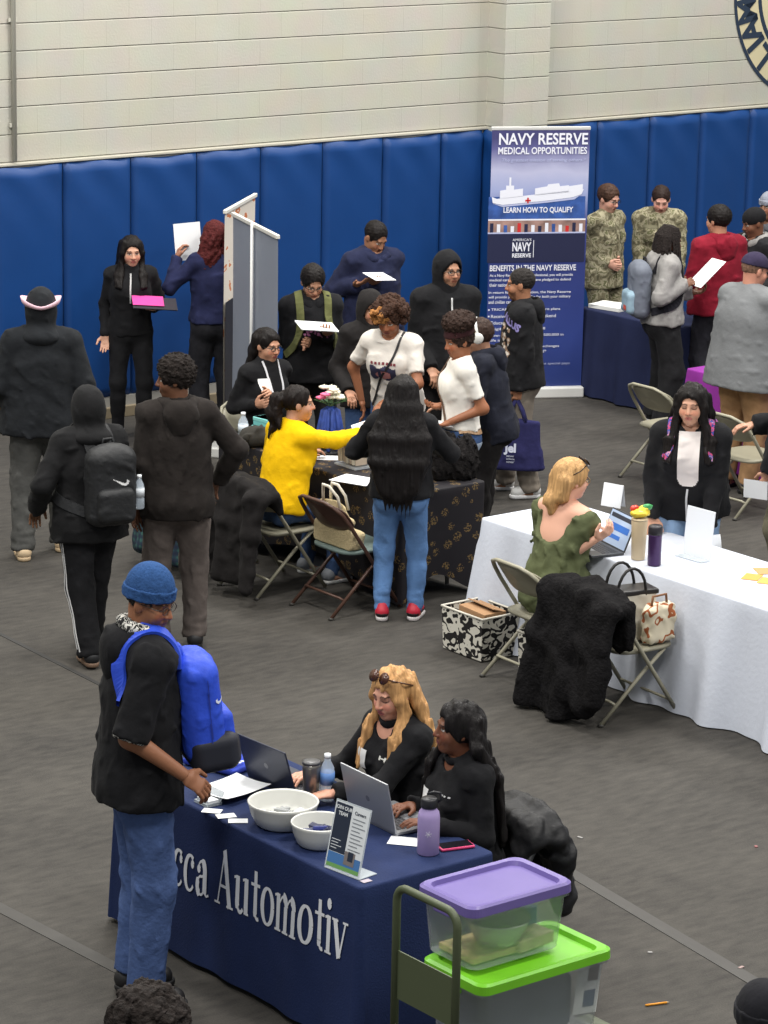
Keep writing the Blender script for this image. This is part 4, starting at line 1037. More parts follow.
c_yel, cy_loc, cy_ang = chair_at((221, 585), (259, 600), TANF, TANP, 'tan folding chair under the woman in yellow with a black jacket on its back', WANG)
cp_loc = un(11.05, 15.78); c_plaid = folding_chair(cp_loc, WANG, TANF, TANP, 'tan folding chair hung with a green plaid coat')
c_blo, cbl_loc, cbl_ang = chair_at((482, 676), (530, 695), TANF, TANP, 'tan folding chair under the blonde woman in the green dress', WANG - 3)
cc_loc = un(11.15, 11.86); c_coat = folding_chair(cc_loc, WANG - 4, TANF, TANP, 'tan folding chair buried under a long black coat and purses')
c_free, cf_loc, _x = chair_at((621, 476), (660, 489), TANF, TANP, 'empty tan folding chair standing alone behind the white table', WANG)
p_ = at(748, 452, .42) * V(1, 1, 0); c_edge = folding_chair(p_, WANG, TANF, TANP, 'tan folding chair at the right edge behind the girl in black')
g_loc = un(12.17, 16.72); c_gl = folding_chair(g_loc, WANG - 125, TANF, TANP, 'tan folding chair under the woman with glasses')
fb_loc = un(8.06, 9.97); c_fb = folding_chair(fb_loc, WANG + 180, mat((50, 50, 52), .5), mat((40, 40, 42), .5), 'dark folding chair under the blonde woman at the laptop')
fk_loc = un(7.98, 9.43); c_fk = folding_chair(fk_loc, WANG + 172, mat((50, 50, 52), .5), mat((40, 40, 42), .5), 'dark folding chair under the long haired woman, black coat on it')

# ------------------------------------------------------------------ things draped over chairs
def drape(name, label, cat, cloc, cang, m, w_, back, front_, seed=1, top=.735, ycen=-.27, thick=.05, flop=None, sleeves=0, wl=.12, amp=.014, vx=.011, flare=0., asym=0.):
    """a garment hung over a chair back, in the chair's own axes"""
    e = empty(name, cloc, math.radians(cang - 90), label, cat)
    v = Vol((-.5, -.62, -.02), (.5, .3, top + .16), vx); la = V(1, 0, 0)
    yb, yf = ycen - .055, ycen + .05
    rg = random.Random(seed); p1, p2 = rg.uniform(0, 6), rg.uniform(0, 6)
    for x in np.linspace(-w_ / 2, w_ / 2, 17):
        f = x / (w_ / 2); zt = top + .012 - .05 * abs(f) ** 3; jb = back * (1 - asym * max(0, f) - .10 * max(0, -f) * (asym > 0)) + .02 * math.sin(x * 9 + p1)
        fo = .028 * math.sin(x * 24 + p1) + .016 * math.sin(x * 43 + p2); zb2 = max(.035, zt - jb); ym = yb - .05 - fo * .5
        v.add(rc((x, yb, zt - .02), (x * 1.02, ym, (zt + zb2) / 2 + .05), thick * .62, thick * .6), .05)
        v.add(rc((x * 1.02, ym, (zt + zb2) / 2 + .05), (x * (1.06 + flare), ym - .04 - fo, zb2), thick * .6, thick * .55), .05)
        v.add(rc((x, yb, zt - .02), (x, yf, zt - .02), thick * .62, thick * .6), .03)
        v.add(rc((x, yf, zt - .02), (x * .98, yf + .03 + .015 * math.sin(x * 25), max(.46, zt - front_)), thick * .5, thick * .4), .03)
    for k in range(sleeves):
        x = (-1, 1)[k] * w_ * .42; v.add(rc((x, yb - .05, top - .06), (x * 1.08, yb - .075, top - .30), .055, .05), .03); v.add(rc((x * 1.08, yb - .075, top - .3), (x * .9, yb - .07, max(.12, top - .56)), .05, .042), .03)
    v.noise(amp * .5, wl, seed, False).noise(amp * .35, wl * .6, seed + 1, True, (1.2, 1.2, .5)); v.cut((0, 0, .02), (0, 0, -1))
    o = vol_obj('cloth', v, m, e); return e
BLKJ = cloth((30, 28, 28)); 
drape('jacket', 'black jacket hung on the chair behind the woman in yellow', 'jacket', cy_loc, cy_ang, BLKJ, .56, .60, .12, 3, sleeves=2, flare=.1)
PLAID = bpy.data.materials.new('plaid'); PLAID.use_nodes = True
nt = PLAID.node_tree; b_ = nt.nodes['Principled BSDF']; b_.inputs['Roughness'].default_value = .9; tc_ = nt.nodes.new('ShaderNodeTexCoord')
wvs = []
for ax, sc_ in (('X', 7.), ('Z', 7.)):
    wv = nt.nodes.new('ShaderNodeTexWave'); wv.bands_direction = ax; wv.inputs['Scale'].default_value = sc_; wv.inputs['Distortion'].default_value = .3; nt.links.new(tc_.outputs['Object'], wv.inputs['Vector']); wvs.append(wv)
mx_ = nt.nodes.new('ShaderNodeMath'); mx_.operation = 'ADD'; nt.links.new(wvs[0].outputs['Fac'], mx_.inputs[0]); nt.links.new(wvs[1].outputs['Fac'], mx_.inputs[1])
rp_ = nt.nodes.new('ShaderNodeValToRGB'); rp_.color_ramp.elements[0].color = lin((22, 30, 52)) + (1,); rp_.color_ramp.elements[1].color = lin((46, 84, 78)) + (1,); rp_.color_ramp.elements[1].position = .9
e_ = rp_.color_ramp.elements.new(.55); e_.color = lin((26, 48, 62)) + (1,)
dv_ = nt.nodes.new('ShaderNodeMath'); dv_.operation = 'MULTIPLY'; dv_.inputs[1].default_value = .5; nt.links.new(mx_.outputs[0], dv_.inputs[0]); nt.links.new(dv_.outputs[0], rp_.inputs['Fac']); nt.links.new(rp_.outputs['Color'], b_.inputs['Base Color'])
drape('coat', 'green and navy plaid coat hanging on a chair behind the dark jacket', 'coat', cp_loc, WANG, PLAID, .50, .58, .14, 5, thick=.07, wl=.16)
def heap(name, label, cat, c, r, m, seed=1, wl=.1, amp=.02, n=9, vx=.01, rz=0., flat=.5):
    e = empty(name, (c[0], c[1], c[2]), rz, label, cat); rg = random.Random(seed); v = Vol((-r * 1.6, -r * 1.6, -.03), (r * 1.6, r * 1.6, r * 1.5), vx)
    for _ in range(n):
        a, q = rg.uniform(0, 6.28), rg.uniform(0, r * .75); v.add(el((math.cos(a) * q, math.sin(a) * q, r * flat * rg.uniform(.35, .8)), (r * rg.uniform(.3, .55), r * rg.uniform(.3, .5), r * flat * rg.uniform(.5, .9))), .04)
    v.noise(amp, wl, seed, True); v.cut((0, 0, .001), (0, 0, -1)); vol_obj('cloth', v, m, e); return e
q_ = at(245, 470, .66)
heap('coat', 'dark olive coat bundled on the near edge of the black covered table', 'coat', un(11.42, 15.80, .745), .17, cloth((52, 50, 46)), 4)
FUZZ = mat((24, 23, 24), .9, bump=.9, scale=60., var=.3, vscale=40., spec=.1)
drape('coat', 'long black fleece coat hung over a chair down to the floor', 'coat', cc_loc, WANG - 4, FUZZ, .56, .73, .25, 7, thick=.075, wl=.2, amp=.03, flare=.06, sleeves=2, asym=.28)
PUFF = mat((24, 24, 26), .55, bump=.5, scale=18., var=.2, vscale=12., spec=.3)
drape('coat', 'black puffy coat on the chair of the long haired woman', 'coat', fk_loc, WANG + 172, PUFF, .42, .34, .1, 9, thick=.065, wl=.10, amp=.018, top=.72)
# ------------------------------------------------------------------ things on the tables
TZ = TH + .002
def sit_at(px, py, z=TZ): return at(px, py, z)
def laptop(name, label, p, ang, body, lidm, scr, w_=.34, d=.235, tilt=105, keys=True, zoff=0):
    """ang: hall heading the screen faces"""
    e = empty(name, (p[0], p[1], TZ + zoff), math.radians(ang - 90), label, 'laptop')       # local +y = towards the user
    b = MB().box((0, d / 2, .008), (w_, d, .015), bev=.004).build('base', body, e)
    mb = MB()
    for r_ in range(5):
        for c in range(13): mb.box((-.43 * w_ + c * .066 * w_ + .03 * w_, .035 + r_ * .022, .0165), (.052 * w_, .017, .002))
    mb.build('keyboard', mat((52, 52, 56), .5), b); MB().box((0, d * .78, .0163), (.1, .06, .0012)).build('touchpad', mat((140, 142, 146), .35), b)
    a = math.radians(tilt - 90); up = V(0, -math.sin(a), math.cos(a)); nr = V(0, math.cos(a), math.sin(a)); M = Matrix(((1, 0, 0), (0, nr[1], up[1]), (0, nr[2], up[2])))
    c = V(0, .0, .012) + up * d / 2; l = MB().box(c, (w_, .008, d), M=M, bev=.003).build('screen_lid', lidm, e)
    mb = MB(); rect2(mb, -w_ / 2 + .008, -d / 2 + .01, w_ / 2 - .008, d / 2 - .008, c + nr * .0046, (-1, 0, 0), up); mb.build('display', scr, l)
    mb = MB(); mb.lathe([(0.001, 0), (.012, 0)], (0, 0, 0), 16); m2 = MB()
    m2.prism([c - nr * .0042 + V(1, 0, 0) * .014 * math.cos(t) + up * .014 * math.sin(t) for t in np.linspace(0, 2 * PI, 18)[:-1]], -nr * .0006); m2.build('lid_emblem', mat((96, 98, 106), .3), l)
    return e, c, up, nr
SILV = mat((158, 160, 164), .38, metal=.55); DARKL = mat((46, 50, 66), .38, metal=.3)
SCR = mat((36, 40, 52), .25)
laptop('laptop', 'dark laptop open in front of the blonde woman, lid towards the aisle', sit_at(273, 790), WANG + 2, DARKL, DARKL, SCR, .35, .235, 108)
laptop('laptop', 'silver laptop open in front of the long haired woman', sit_at(373, 825), WANG - 2, SILV, SILV, SCR, .345, .24, 103)
def bottle_water(p, label, h=.215, r=.032, z=TZ, lab=(90, 130, 190)):
    e = empty('water_bottle', (p[0], p[1], z), 0, label, 'bottle')
    PL = mat((214, 226, 238), .08, alpha=.42, spec=.8)
    MB().lathe([(.001, 0), (r * .9, 0), (r, .006), (r, h * .3), (r * .93, h * .34), (r, h * .38), (r, h * .62), (r * .9, h * .72), (r * .45, h * .86), (r * .4, h * .93)], seg=20).build('bottle_body', PL, e)
    MB().lathe([(r * 1.015, h * .36), (r * 1.015, h * .62)], seg=20).build('wrapper', mat(lab, .5), e)
    MB().lathe([(r * .46, h * .91), (r * .46, h), (.001, h)], seg=16).build('cap', mat((228, 232, 236), .4), e); return e
bottle_water(sit_at(327, 800), 'clear water bottle with blue wrapper beside the steel tumbler')
p_ = sit_at(311, 799); e = empty('tumbler', (p_[0], p_[1], TZ), 0, 'brushed steel insulated tumbler between the dark laptop and the water bottle', 'tumbler')
MB().lathe([(.001, 0), (.030, 0), (.033, .004), (.041, .15), (.041, .168)], seg=24).build('tumbler_body', mat((138, 134, 128), .3, metal=.8), e)
MB().lathe([(.042, .166), (.042, .176), (.03, .18), (.001, .18)], seg=24).build('lid', mat((70, 70, 72), .35), e)
def bowl(p, R, h, label):
    e = empty('bowl', (p[0], p[1], TZ), 0, label, 'bowl')
    pr = [(.001, .004), (R * .62, .004), (R * .70, .0), (R * .8, .012), (R * .95, h * .55), (R, h - .012), (R * 1.035, h), (R * 1.0, h + .004), (R * .965, h - .004), (R * .9, h * .5), (R * .74, .02), (.001, .014)]
    mb = MB(); mb.lathe(pr, seg=48); o = mb.build('bowl_body', mat((206, 206, 200), .35), e)
    rg = random.Random(3); r2 = MB()
    for k in range(40):
        a = 2 * PI * k / 40; r2.tube([(R * .83 * math.cos(a), R * .83 * math.sin(a), .02), (R * .965 * math.cos(a), R * .965 * math.sin(a), h * .62)], .004, 5)
    return e
b1 = sit_at(283, 824); b2 = sit_at(320, 844)
bowl(b1, .15, .105, 'larger white fluted bowl holding clear plastic favours')
bowl(b2, .122, .10, 'smaller white bowl holding dark blue packets, behind the sign')
rg = random.Random(5)
for k in range(9):
    a, q = rg.uniform(0, 6.28), rg.uniform(0, .08); o = MB().box((0, 0, 0), (.06, .035, .012), M=Matrix.Rotation(rg.uniform(0, 3), 3, 'Z') @ Matrix.Rotation(rg.uniform(-.4, .4), 3, 'X'), bev=.004).build('favour_packet', mat((176, 178, 178), .2, alpha=.75)); o.location = (b1[0] + math.cos(a) * q, b1[1] + math.sin(a) * q, TZ + .05 + rg.uniform(0, .02)); tag(o, 'clear plastic favour lying in the larger white bowl', 'packet', 'favours in the larger bowl')
for k in range(8):
    a, q = rg.uniform(0, 6.28), rg.uniform(0, .065); c = [(30, 34, 70), (40, 50, 120), (60, 64, 96)][k % 3]; o = MB().box((0, 0, 0), (.062, .03, .02), M=Matrix.Rotation(rg.uniform(0, 3), 3, 'Z') @ Matrix.Rotation(rg.uniform(-.5, .5), 3, 'X'), bev=.005).build('favour_packet', mat(c, .35)); o.location = (b2[0] + math.cos(a) * q, b2[1] + math.sin(a) * q, TZ + .052 + rg.uniform(0, .02)); tag(o, 'dark blue packet lying in the smaller white bowl', 'packet', 'packets in the smaller bowl')
# printed sign in a clear stand
p0, p1 = sit_at(328, 866), sit_at(362, 879); pc_ = (p0 + p1) / 2; dx = nrm(p1 - p0); wsg = .205
e = empty('sign_holder', (pc_[0], pc_[1], TZ), math.atan2(dx[1], dx[0]), 'slanted clear sign holder with a printed hiring sheet on the front table', 'sign')
up = nrm(V(0, .24, 1)); nr = nrm(V(0, -1, .24)); hh = .29
mb = MB(); mb.prism([V(-wsg / 2, -.02, .004) + nr * .0, V(wsg / 2, -.02, .004), V(wsg / 2, -.02, .004) + up * hh, V(-wsg / 2, -.02, .004) + up * hh], -nr * .003); mb.prism([(-wsg / 2, -.02, .003), (wsg / 2, -.02, .003), (wsg / 2, .085, .003), (-wsg / 2, .085, .003)], (0, 0, -.003))
sh_ = mb.build('clear_stand', mat((214, 222, 226), .1, alpha=.5), e)
o3 = V(0, -.02, .004) + nr * .001 + up * hh / 2; ex = V(1, 0, 0)
mb = MB(); rect2(mb, -.098, -.135, .098, .14, o3, ex, up, 0); rect2(mb, -.094, -.07, -.002, .135, o3 + nr * .0008, ex, up, 1); rect2(mb, -.094, -.128, .094, -.072, o3 + nr * .0008, ex, up, 2)
rect2(mb, -.094, -.135, .094, -.118, o3 + nr * .0012, ex, up, 3); rect2(mb, -.0, -.108, .06, -.052, o3 + nr * .0016, ex, up, 4); rect2(mb, .02, -.09, .05, -.05, o3 + nr * .002, ex, up, 1)
for k, t_ in enumerate(('JOIN OUR', 'TEAM')): put_text(mb, t_, .021, o3 + nr * .002 + ex * -.048 + up * (.116 - k * .024), ex, up, 0, bold=.0006)
put_text(mb, 'Careers', .02, o3 + nr * .002 + ex * .048 + up * .112, ex, up, 1, bold=.0004)
for k in range(9): rect2(mb, .012, .085 - k * .016, .012 + [.07, .06, .076, .05][k % 4], .089 - k * .016, o3 + nr * .002, ex, up, 5)
for k in range(4): rect2(mb, -.086, -.02 - k * .012, -.086 + [.05, .04, .06, .035][k], -.017 - k * .012, o3 + nr * .002, ex, up, 0)
mb.build('printed_sheet', [mat((216, 220, 222), .5), mat((38, 46, 62), .5), mat((70, 116, 170), .5), mat((110, 160, 90), .5), mat((120, 112, 110), .5), mat((130, 134, 140), .5)], e, fixn=False)
# lavender flask
p_ = sit_at(428, 853); e = empty('flask', (p_[0], p_[1], TZ), 0, 'lavender insulated flask with a black lid on the front table', 'flask')
f_ = MB().lathe([(.001, 0), (.044, 0), (.047, .004), (.047, .16), (.043, .185), (.031, .2), (.031, .212)], seg=28).build('flask_body', mat((158, 140, 186), .45), e)
l_ = MB().lathe([(.034, .205), (.036, .212), (.036, .24), (.03, .247), (.001, .248)], seg=24).build('lid', mat((30, 30, 34), .4), e)
MB().tube([(.034, 0, .225), (.05, 0, .24), (.045, 0, .268), (.02, 0, .272), (-.01, 0, .262)], .006, 8).build('carry_loop', mat((30, 30, 34), .4), l_)
d2 = nrm(V(-p_[0], -p_[1], 0)); o_ = d2 * .0478 + V(0, 0, .1); ex_ = V(-d2[1], d2[0], 0); mb = MB()
for k in range(3):
    a = k * PI / 3 + .26; mb.prism([o_ + (ex_ * math.cos(a + b) + V(0, 0, 1) * math.sin(a + b)) * r_ for r_, b in ((.014, -.06), (.014, .06), (.014, PI - .06), (.014, PI + .06))], d2 * .0008)
mb.build('emblem', mat((226, 224, 232), .5), f_)
p_ = sit_at(455, 847); e = empty('phone', (p_[0], p_[1], TZ), math.radians(WANG - 16), 'smartphone in a pink case lying by the lavender flask', 'phone')
c_ = MB().box((0, 0, .006), (.155, .078, .012), bev=.005).build('case', mat((206, 66, 112), .45), e); MB().box((0, 0, .0122), (.142, .066, .0015)).build('display', mat((26, 24, 30), .15), e)
# sheets and cards
def sheet(px, py, w_, h_, ang, label, cat='paper', z=TZ, c=PAPER, name='paper_sheet', group=None, lines=0, curl=0.):
    p = at(px, py, z); e = MB(); P = [[(w_ * (i / 6 - .5), h_ * (j / 6 - .5), .0012 + curl * ((i / 6 - .5) ** 2 + (j / 6 - .5) ** 2)) for j in range(7)] for i in range(7)]
    e.grid(P); o = e.build(name, mat(c, .7)); o.location = (p[0], p[1], z); o.rotation_euler = (0, 0, math.radians(ang)); tag(o, label, cat, group)
    if lines:
        mb = MB()
        for k in range(lines): rect2(mb, -w_ * .4, h_ * (.38 - .8 * k / lines), w_ * (.1 + .3 * ((k * 7) % 5) / 5), h_ * (.38 - .8 * k / lines) + .004, (0, 0, .0045 + curl * .3), (1, 0, 0), (0, 1, 0))
        mb.build('printed_lines', mat((120, 120, 126), .7), o, fixn=False)
    return o
sheet(232, 789, .216, .28, WANG - 80, 'white printed sheet under the hand of the man in the blue beanie', lines=0, z=TZ + .02, curl=.03)
sheet(346, 797, .09, .12, WANG, 'cream notepad lying behind the water bottle', 'notepad', c=(222, 214, 184))
sheet(412, 842, .10, .20, WANG + 40, 'white paper strip beside the lavender flask')
for k, (x, y, a) in enumerate(((212, 811, 10), (226, 816, 40), (238, 821, 25))):
    sheet(x, y, .085, .055, WANG - 60 + a, 'small white card lying on the near edge of the front table', 'card', name='card', group='loose cards on the front table')
sheet(366, 881, .045, .03, WANG, 'tiny sticker on the table edge below the printed sign', 'sticker', name='sticker', c=(170, 160, 170))
p_ = sit_at(208, 803); e = empty('card_holder', (p_[0], p_[1], TZ), WROT, 'clear acrylic card holder at the left end of the front table', 'card holder')
MB().box((0, 0, .006), (.08, .10, .012)).prism([(.03, -.05, .01), (.03, .05, .01), (.05, .05, .055), (.05, -.05, .055)], (.004, 0, 0)).build('stand', mat((200, 208, 212), .1, alpha=.5), e)
MB().box((.0, 0, .018), (.055, .088, .012)).build('card_stack', mat((216, 218, 220), .6), e)
# folded blue shirt
v = Vol((-.2, -.24, -.02), (.2, .24, .1), .008); v.add(bx((0, 0, .018), (.11, .15, .017), .012), .02); v.noise(.008, .09, 4, True); v.cut((0, 0, .001), (0, 0, -1))
p_ = sit_at(222, 765); e = empty('folded_shirt', (p_[0], p_[1], TZ), WROT + .3, 'royal blue folded shirt at the far left corner of the front table', 'shirt'); s_ = vol_obj('cloth', v, cloth((52, 70, 168)), e)
mb = MB(); 
for k in range(5): rect2(mb, -.11 + k * .024, -.13, -.094 + k * .024, -.112, (0, 0, .046), (1, 0, 0), (0, 1, 0))
mb.build('print', mat((200, 206, 224), .7), s_, fixn=False)

# ------------------------------------------------------------------ cart and storage bins by the front table
CARTM = metalp((74, 82, 58), .5)
ZG, ZP = .54, .83
a_, b_, c_, d_ = (at(417, 883, ZP), at(470, 908, ZP), at(576, 882, ZP), at(518, 852, ZP))
def ax_un(p): return float(p @ UU), float(p @ NN)
PU = (ax_un(a_)[0] + ax_un(b_)[0]) / 2, (ax_un(c_)[0] + ax_un(d_)[0]) / 2; PN = (ax_un(b_)[1] + ax_un(c_)[1]) / 2, (ax_un(a_)[1] + ax_un(d_)[1]) / 2
g1, g2, g3, g4 = at(418, 946, ZG), at(467, 988, ZG), at(617, 950, ZG), at(567, 922, ZG)
GU = (ax_un(g1)[0] + ax_un(g2)[0]) / 2, (ax_un(g3)[0] + ax_un(g4)[0]) / 2; GN = (ax_un(g2)[1] + ax_un(g3)[1]) / 2, (ax_un(g1)[1] + ax_un(g4)[1]) / 2
print('BINS', PU, PN, GU, GN, 'table', FU0, FU1, FN0)
def bin_(label, U, N, z0, z1, lidc, cont):
    w_, d = U[1] - U[0], N[1] - N[0]; c = un(sum(U) / 2, sum(N) / 2, z0); e = empty('storage_bin', c, WROT, label, 'storage bin'); H_ = z1 - z0 - .035
    CL = mat((216, 220, 226), .22, alpha=.40, spec=.6)
    def rr(w2, d2, z, r=.05, n=6):
        o = []
        for cx, cy, a0 in ((w2 / 2 - r, d2 / 2 - r, 0), (-w2 / 2 + r, d2 / 2 - r, PI / 2), (-w2 / 2 + r, -d2 / 2 + r, PI), (w2 / 2 - r, -d2 / 2 + r, 1.5 * PI)):
            for k in range(n + 1): o.append((cx + r * math.cos(a0 + PI / 2 * k / n), cy + r * math.sin(a0 + PI / 2 * k / n), z))
        return o
    rings = [rr(w_ * .002, d * .002, .004, .0004), rr(w_ * .84, d * .82, .0), rr(w_ * .86, d * .84, .006), rr(w_ * .93, d * .92, H_ - .03), rr(w_ * .985, d * .98, H_ - .026), rr(w_ * .985, d * .98, H_)]
    mb = MB(); mb.grid([[r[k] for r in rings] for k in range(len(rings[0]))], closed_u=True); mb.build('bin_body', CL, e)
    rings = [rr(w_ * .002, d * .002, H_ + .012, .0004), rr(w_ * .84, d * .8, H_ + .012), rr(w_ * .87, d * .84, H_ + .03), rr(w_ * .96, d * .95, H_ + .033), rr(w_, d, H_ + .024), rr(w_ * 1.005, d * 1.005, H_ - .012), rr(w_ * .99, d * .99, H_ - .012)]
    mb = MB(); mb.grid([[r[k] for r in rings] for k in range(len(rings[0]))], closed_u=True, sm=False); l = mb.build('lid', mat(lidc, .38, var=.05, vscale=6.), e)
    mb = MB()
    for sx in (-1, 1): mb.box((sx * w_ * .495, 0, H_ - .02), (.02, d * .3, .05), bev=.006)
    mb.build('latch', mat(lidc, .38), l); return e, c, w_, d, H_
BN = bin_('clear storage bin with a lavender lid, stacked on the green lidded bin', PU, PN, ZG + .002, ZP, (104, 90, 152), 0)
GB = bin_('large clear storage bin with a bright green lid on the cart', GU, GN, .185, ZG, (108, 182, 36), 0)
# what shows inside them
_, c0, w0, d0, h0 = BN
o = MB().lathe([(.001, 0), (.09, 0), (.13, .09), (.135, .1), (.125, .09), (.08, .01), (.001, .01)], seg=32).build('bowl', mat((214, 214, 208), .4)); o.location = tuple(c0 + UU * .0 + NN * -.02 + V(0, 0, .045)); tag(o, 'white bowl packed inside the lavender lidded bin', 'bowl')
for k, (du, dn, s_, cc) in enumerate(((-.06, 0, (.28, .22, .028), (196, 176, 120)), (.12, -.04, (.20, .16, .05), (180, 166, 130)), (.17, .05, (.10, .12, .12), (60, 90, 150)))):
    o = MB().box((0, 0, s_[2] / 2), s_, bev=.004).build(('folder', 'flat_box', 'packet')[k], mat(cc, .6, var=.2, vscale=20.)); o.location = tuple(c0 + UU * du + NN * dn + V(0, 0, .008)); o.rotation_euler = (0, 0, WROT + .1 * k); tag(o, ('stack of cream folders in the bottom of the lavender lidded bin', 'flat tan box in the lavender lidded bin', 'blue packet in the right end of the lavender lidded bin')[k], ('folder', 'box', 'packet')[k])
_, c1, w1, d1, h1 = GB
o = MB().box((0, 0, .13), (w1 * .66, d1 * .62, .24), bev=.03).build('folded_cloth', cloth((120, 126, 138))); o.location = tuple(c1 + UU * -.03 + V(0, 0, .008)); o.rotation_euler = (0, 0, WROT); tag(o, 'pile of grey folded cloth inside the green lidded bin', 'cloth')
mb = MB(); rect2(mb, -.06, -.12, .07, .12, (0, 0, 0), (1, 0, 0), (0, 0, 1)); rect2(mb, .0, .02, .055, .09, (0, -.001, 0), (1, 0, 0), (0, 0, 1), 1); rect2(mb, -.01, -.09, .05, -.02, (0, -.001, 0), (1, 0, 0), (0, 0, 1), 2)
o = mb.build('photo_sheet', [mat((214, 216, 214), .6), mat((96, 84, 84), .6), mat((80, 96, 120), .6)], fixn=False); o.location = tuple(c1 + UU * (w1 * .34) - NN * (d1 * .40) + V(0, 0, .20)); o.rotation_euler = (0, .12, WROT); tag(o, 'printed sheet with photos inside the right end of the green lidded bin', 'paper')
# platform cart
hu = (ax_un(at(400, 895, .95))[0] + ax_un(at(462, 925, .95))[0]) / 2; hn0, hn1 = ax_un(at(461, 922, .95))[1], ax_un(at(399, 893, .95))[1]
CU0, CU1 = hu, GU[1] + .03; cc = un((CU0 + CU1) / 2, (hn0 + hn1) / 2); e = empty('platform_cart', cc, WROT, 'olive green steel platform cart with a tall push handle', 'cart'); L2, D2 = CU1 - CU0, hn1 - hn0 + .02
MB().box((0, 0, .165), (L2, D2, .035), bev=.008).build('platform', CARTM, e)
hx = -L2 / 2; hy = (hn1 - hn0) / 2; ztop = .985
mb = MB(); pts = [(hx, -hy, .17), (hx, -hy, ztop - .06)] + [(hx, -hy + .06 - .06 * math.cos(t), ztop - .06 + .06 * math.sin(t)) for t in np.linspace(.3, PI / 2, 5)]; pts = pts + [(a, -b, c) for a, b, c in pts[::-1]]
hd_ = mb.tube(pts, .0165, 10).build('push_handle', CARTM, e)
MB().box((hx, 0, .62), (.006, hy * 2 - .02, .20)).build('handle_panel', CARTM, hd_)
for sx in (-1, 1):
    for sy in (-1, 1):
        c_ = MB().box((sx * (L2 / 2 - .09), sy * (D2 / 2 - .06), .125), (.06, .035, .05)).build('caster', mat((120, 122, 124), .4, metal=.6), e)
        MB().lathe([(.001, -.015), (.05, -.015), (.055, -.008), (.055, .008), (.05, .015), (.001, .015)], (sx * (L2 / 2 - .09), sy * (D2 / 2 - .06), .0555), 20, M=Matrix.Rotation(PI / 2, 3, 'X')).build('wheel', mat((60, 60, 62), .6), c_)
p_ = at(657, 1005); o = MB().tube([(-.055, 0, .006), (.045, 0, .006)], .005, 6).tube([(.045, 0, .006), (.058, 0, .006)], [.005, .001], 6, 1).build('pencil', [mat((226, 150, 40), .5), mat((210, 180, 140), .6)]); o.location = tuple(p_); o.rotation_euler = (0, 0, .35); tag(o, 'orange pencil lying on the bare floor right of the bins', 'pencil')
for k, (x, y) in enumerate(((650, 953), (741, 968), (756, 847), (580, 838))):
    o = MB().box((0, 0, .003), (.02 + .01 * (k % 2), .014, .005), rz=k * .8).build('paper_scrap', mat(((150, 148, 146), (150, 130, 126), (140, 92, 92), (136, 134, 132))[k], .8)); o.location = tuple(at(x, y)); tag(o, 'tiny scrap of paper on the dark floor', 'scrap', 'paper scraps on the floor')

# ------------------------------------------------------------------ black covered table
bottle_water(at(243, 443, TZ), 'clear water bottle at the far left end of the black covered table', .21, .034, lab=(196, 206, 214))
for k, (x, y, dz) in enumerate(((257, 447, 0), (259, 451, .0))):
    pass
TEAL = mat((112, 186, 184), .5)
for k, (u_, n_, z_, lb) in enumerate(((11.66, 15.98, TZ, 'lower teal box of the pair beside the water bottle'), (11.67, 15.97, TZ + .062, 'upper teal box of the pair beside the water bottle'))):
    e = empty('small_box', un(u_, n_, z_), WROT + .1 * k, lb, 'box'); MB().box((0, 0, .03), (.12, .21, .058), bev=.004).build('box_body', TEAL, e); MB().box((0, 0, .046), (.124, .214, .026), bev=.004).build('lid', mat((128, 200, 196), .5), e)
p_ = at(330, 452, TZ); VX = p_
e = empty('draped_stand', (p_[0], p_[1], TZ), WROT, 'royal blue lanyards hanging in a thick bunch from a stand on the black table', 'lanyard stand')
MB().lathe([(.001, 0), (.08, 0), (.08, .012), (.012, .018), (.012, .30), (.001, .30)], seg=20).build('stand', mat((60, 60, 64), .5), e)
rg = random.Random(2); mb = MB()
for k in range(34):
    a = 2 * PI * k / 34 + rg.uniform(-.1, .1); r_ = .055 + rg.uniform(0, .025); zb2 = rg.uniform(.01, .07)
    mb.tube([(.012 * math.cos(a), .012 * math.sin(a), .305), (r_ * .7 * math.cos(a), r_ * .7 * math.sin(a), .28), (r_ * math.cos(a), r_ * math.sin(a), .16), (r_ * 1.1 * math.cos(a + .1), r_ * 1.1 * math.sin(a + .1), zb2)], .011, 6)
o = mb.build('lanyard_bunch', mat((40, 66, 140), .7, var=.25, vscale=30.), e); o['kind'] = 'stuff'
e = empty('bouquet', (p_[0], p_[1], TZ + .30), WROT, 'small bunch of white and pink artificial flowers above the blue lanyards', 'flowers')
for k in range(11):
    a = 2 * PI * k / 7; q = (.0 if k > 8 else .055 if k < 7 else .03); c = V(math.cos(a) * q * 1.25, math.sin(a) * q, .07 + .03 * (k % 3)); pk = k in (3, 4)
    mb = MB()
    for j in range(5): b_ = 2 * PI * j / 5; mb.lathe([(.001, -.012), (.018, -.004), (.02, .006), (.001, .012)], c + V(math.cos(b_) * .017, math.sin(b_) * .017, 0), 8)
    mb.lathe([(.001, -.004), (.01, .004), (.001, .014)], c + V(0, 0, .006), 8); mb.build('flower', mat((226, 110, 150) if pk else (232, 228, 208), .6), e)
mb = MB()
for k in range(10): a = 2 * PI * k / 10 + .2; mb.prism([V(math.cos(a) * .03, math.sin(a) * .03, .02), V(math.cos(a - .25) * .08, math.sin(a - .25) * .08, .05), V(math.cos(a) * .115, math.sin(a) * .115, .055), V(math.cos(a + .25) * .08, math.sin(a + .25) * .08, .05)], (0, 0, .003))
mb.build('leaves', mat((62, 96, 56), .6), e)
MB().tube([(0, 0, -.01), (0, 0, .06)], .02, 8).build('stem', mat((66, 92, 58), .6), e)
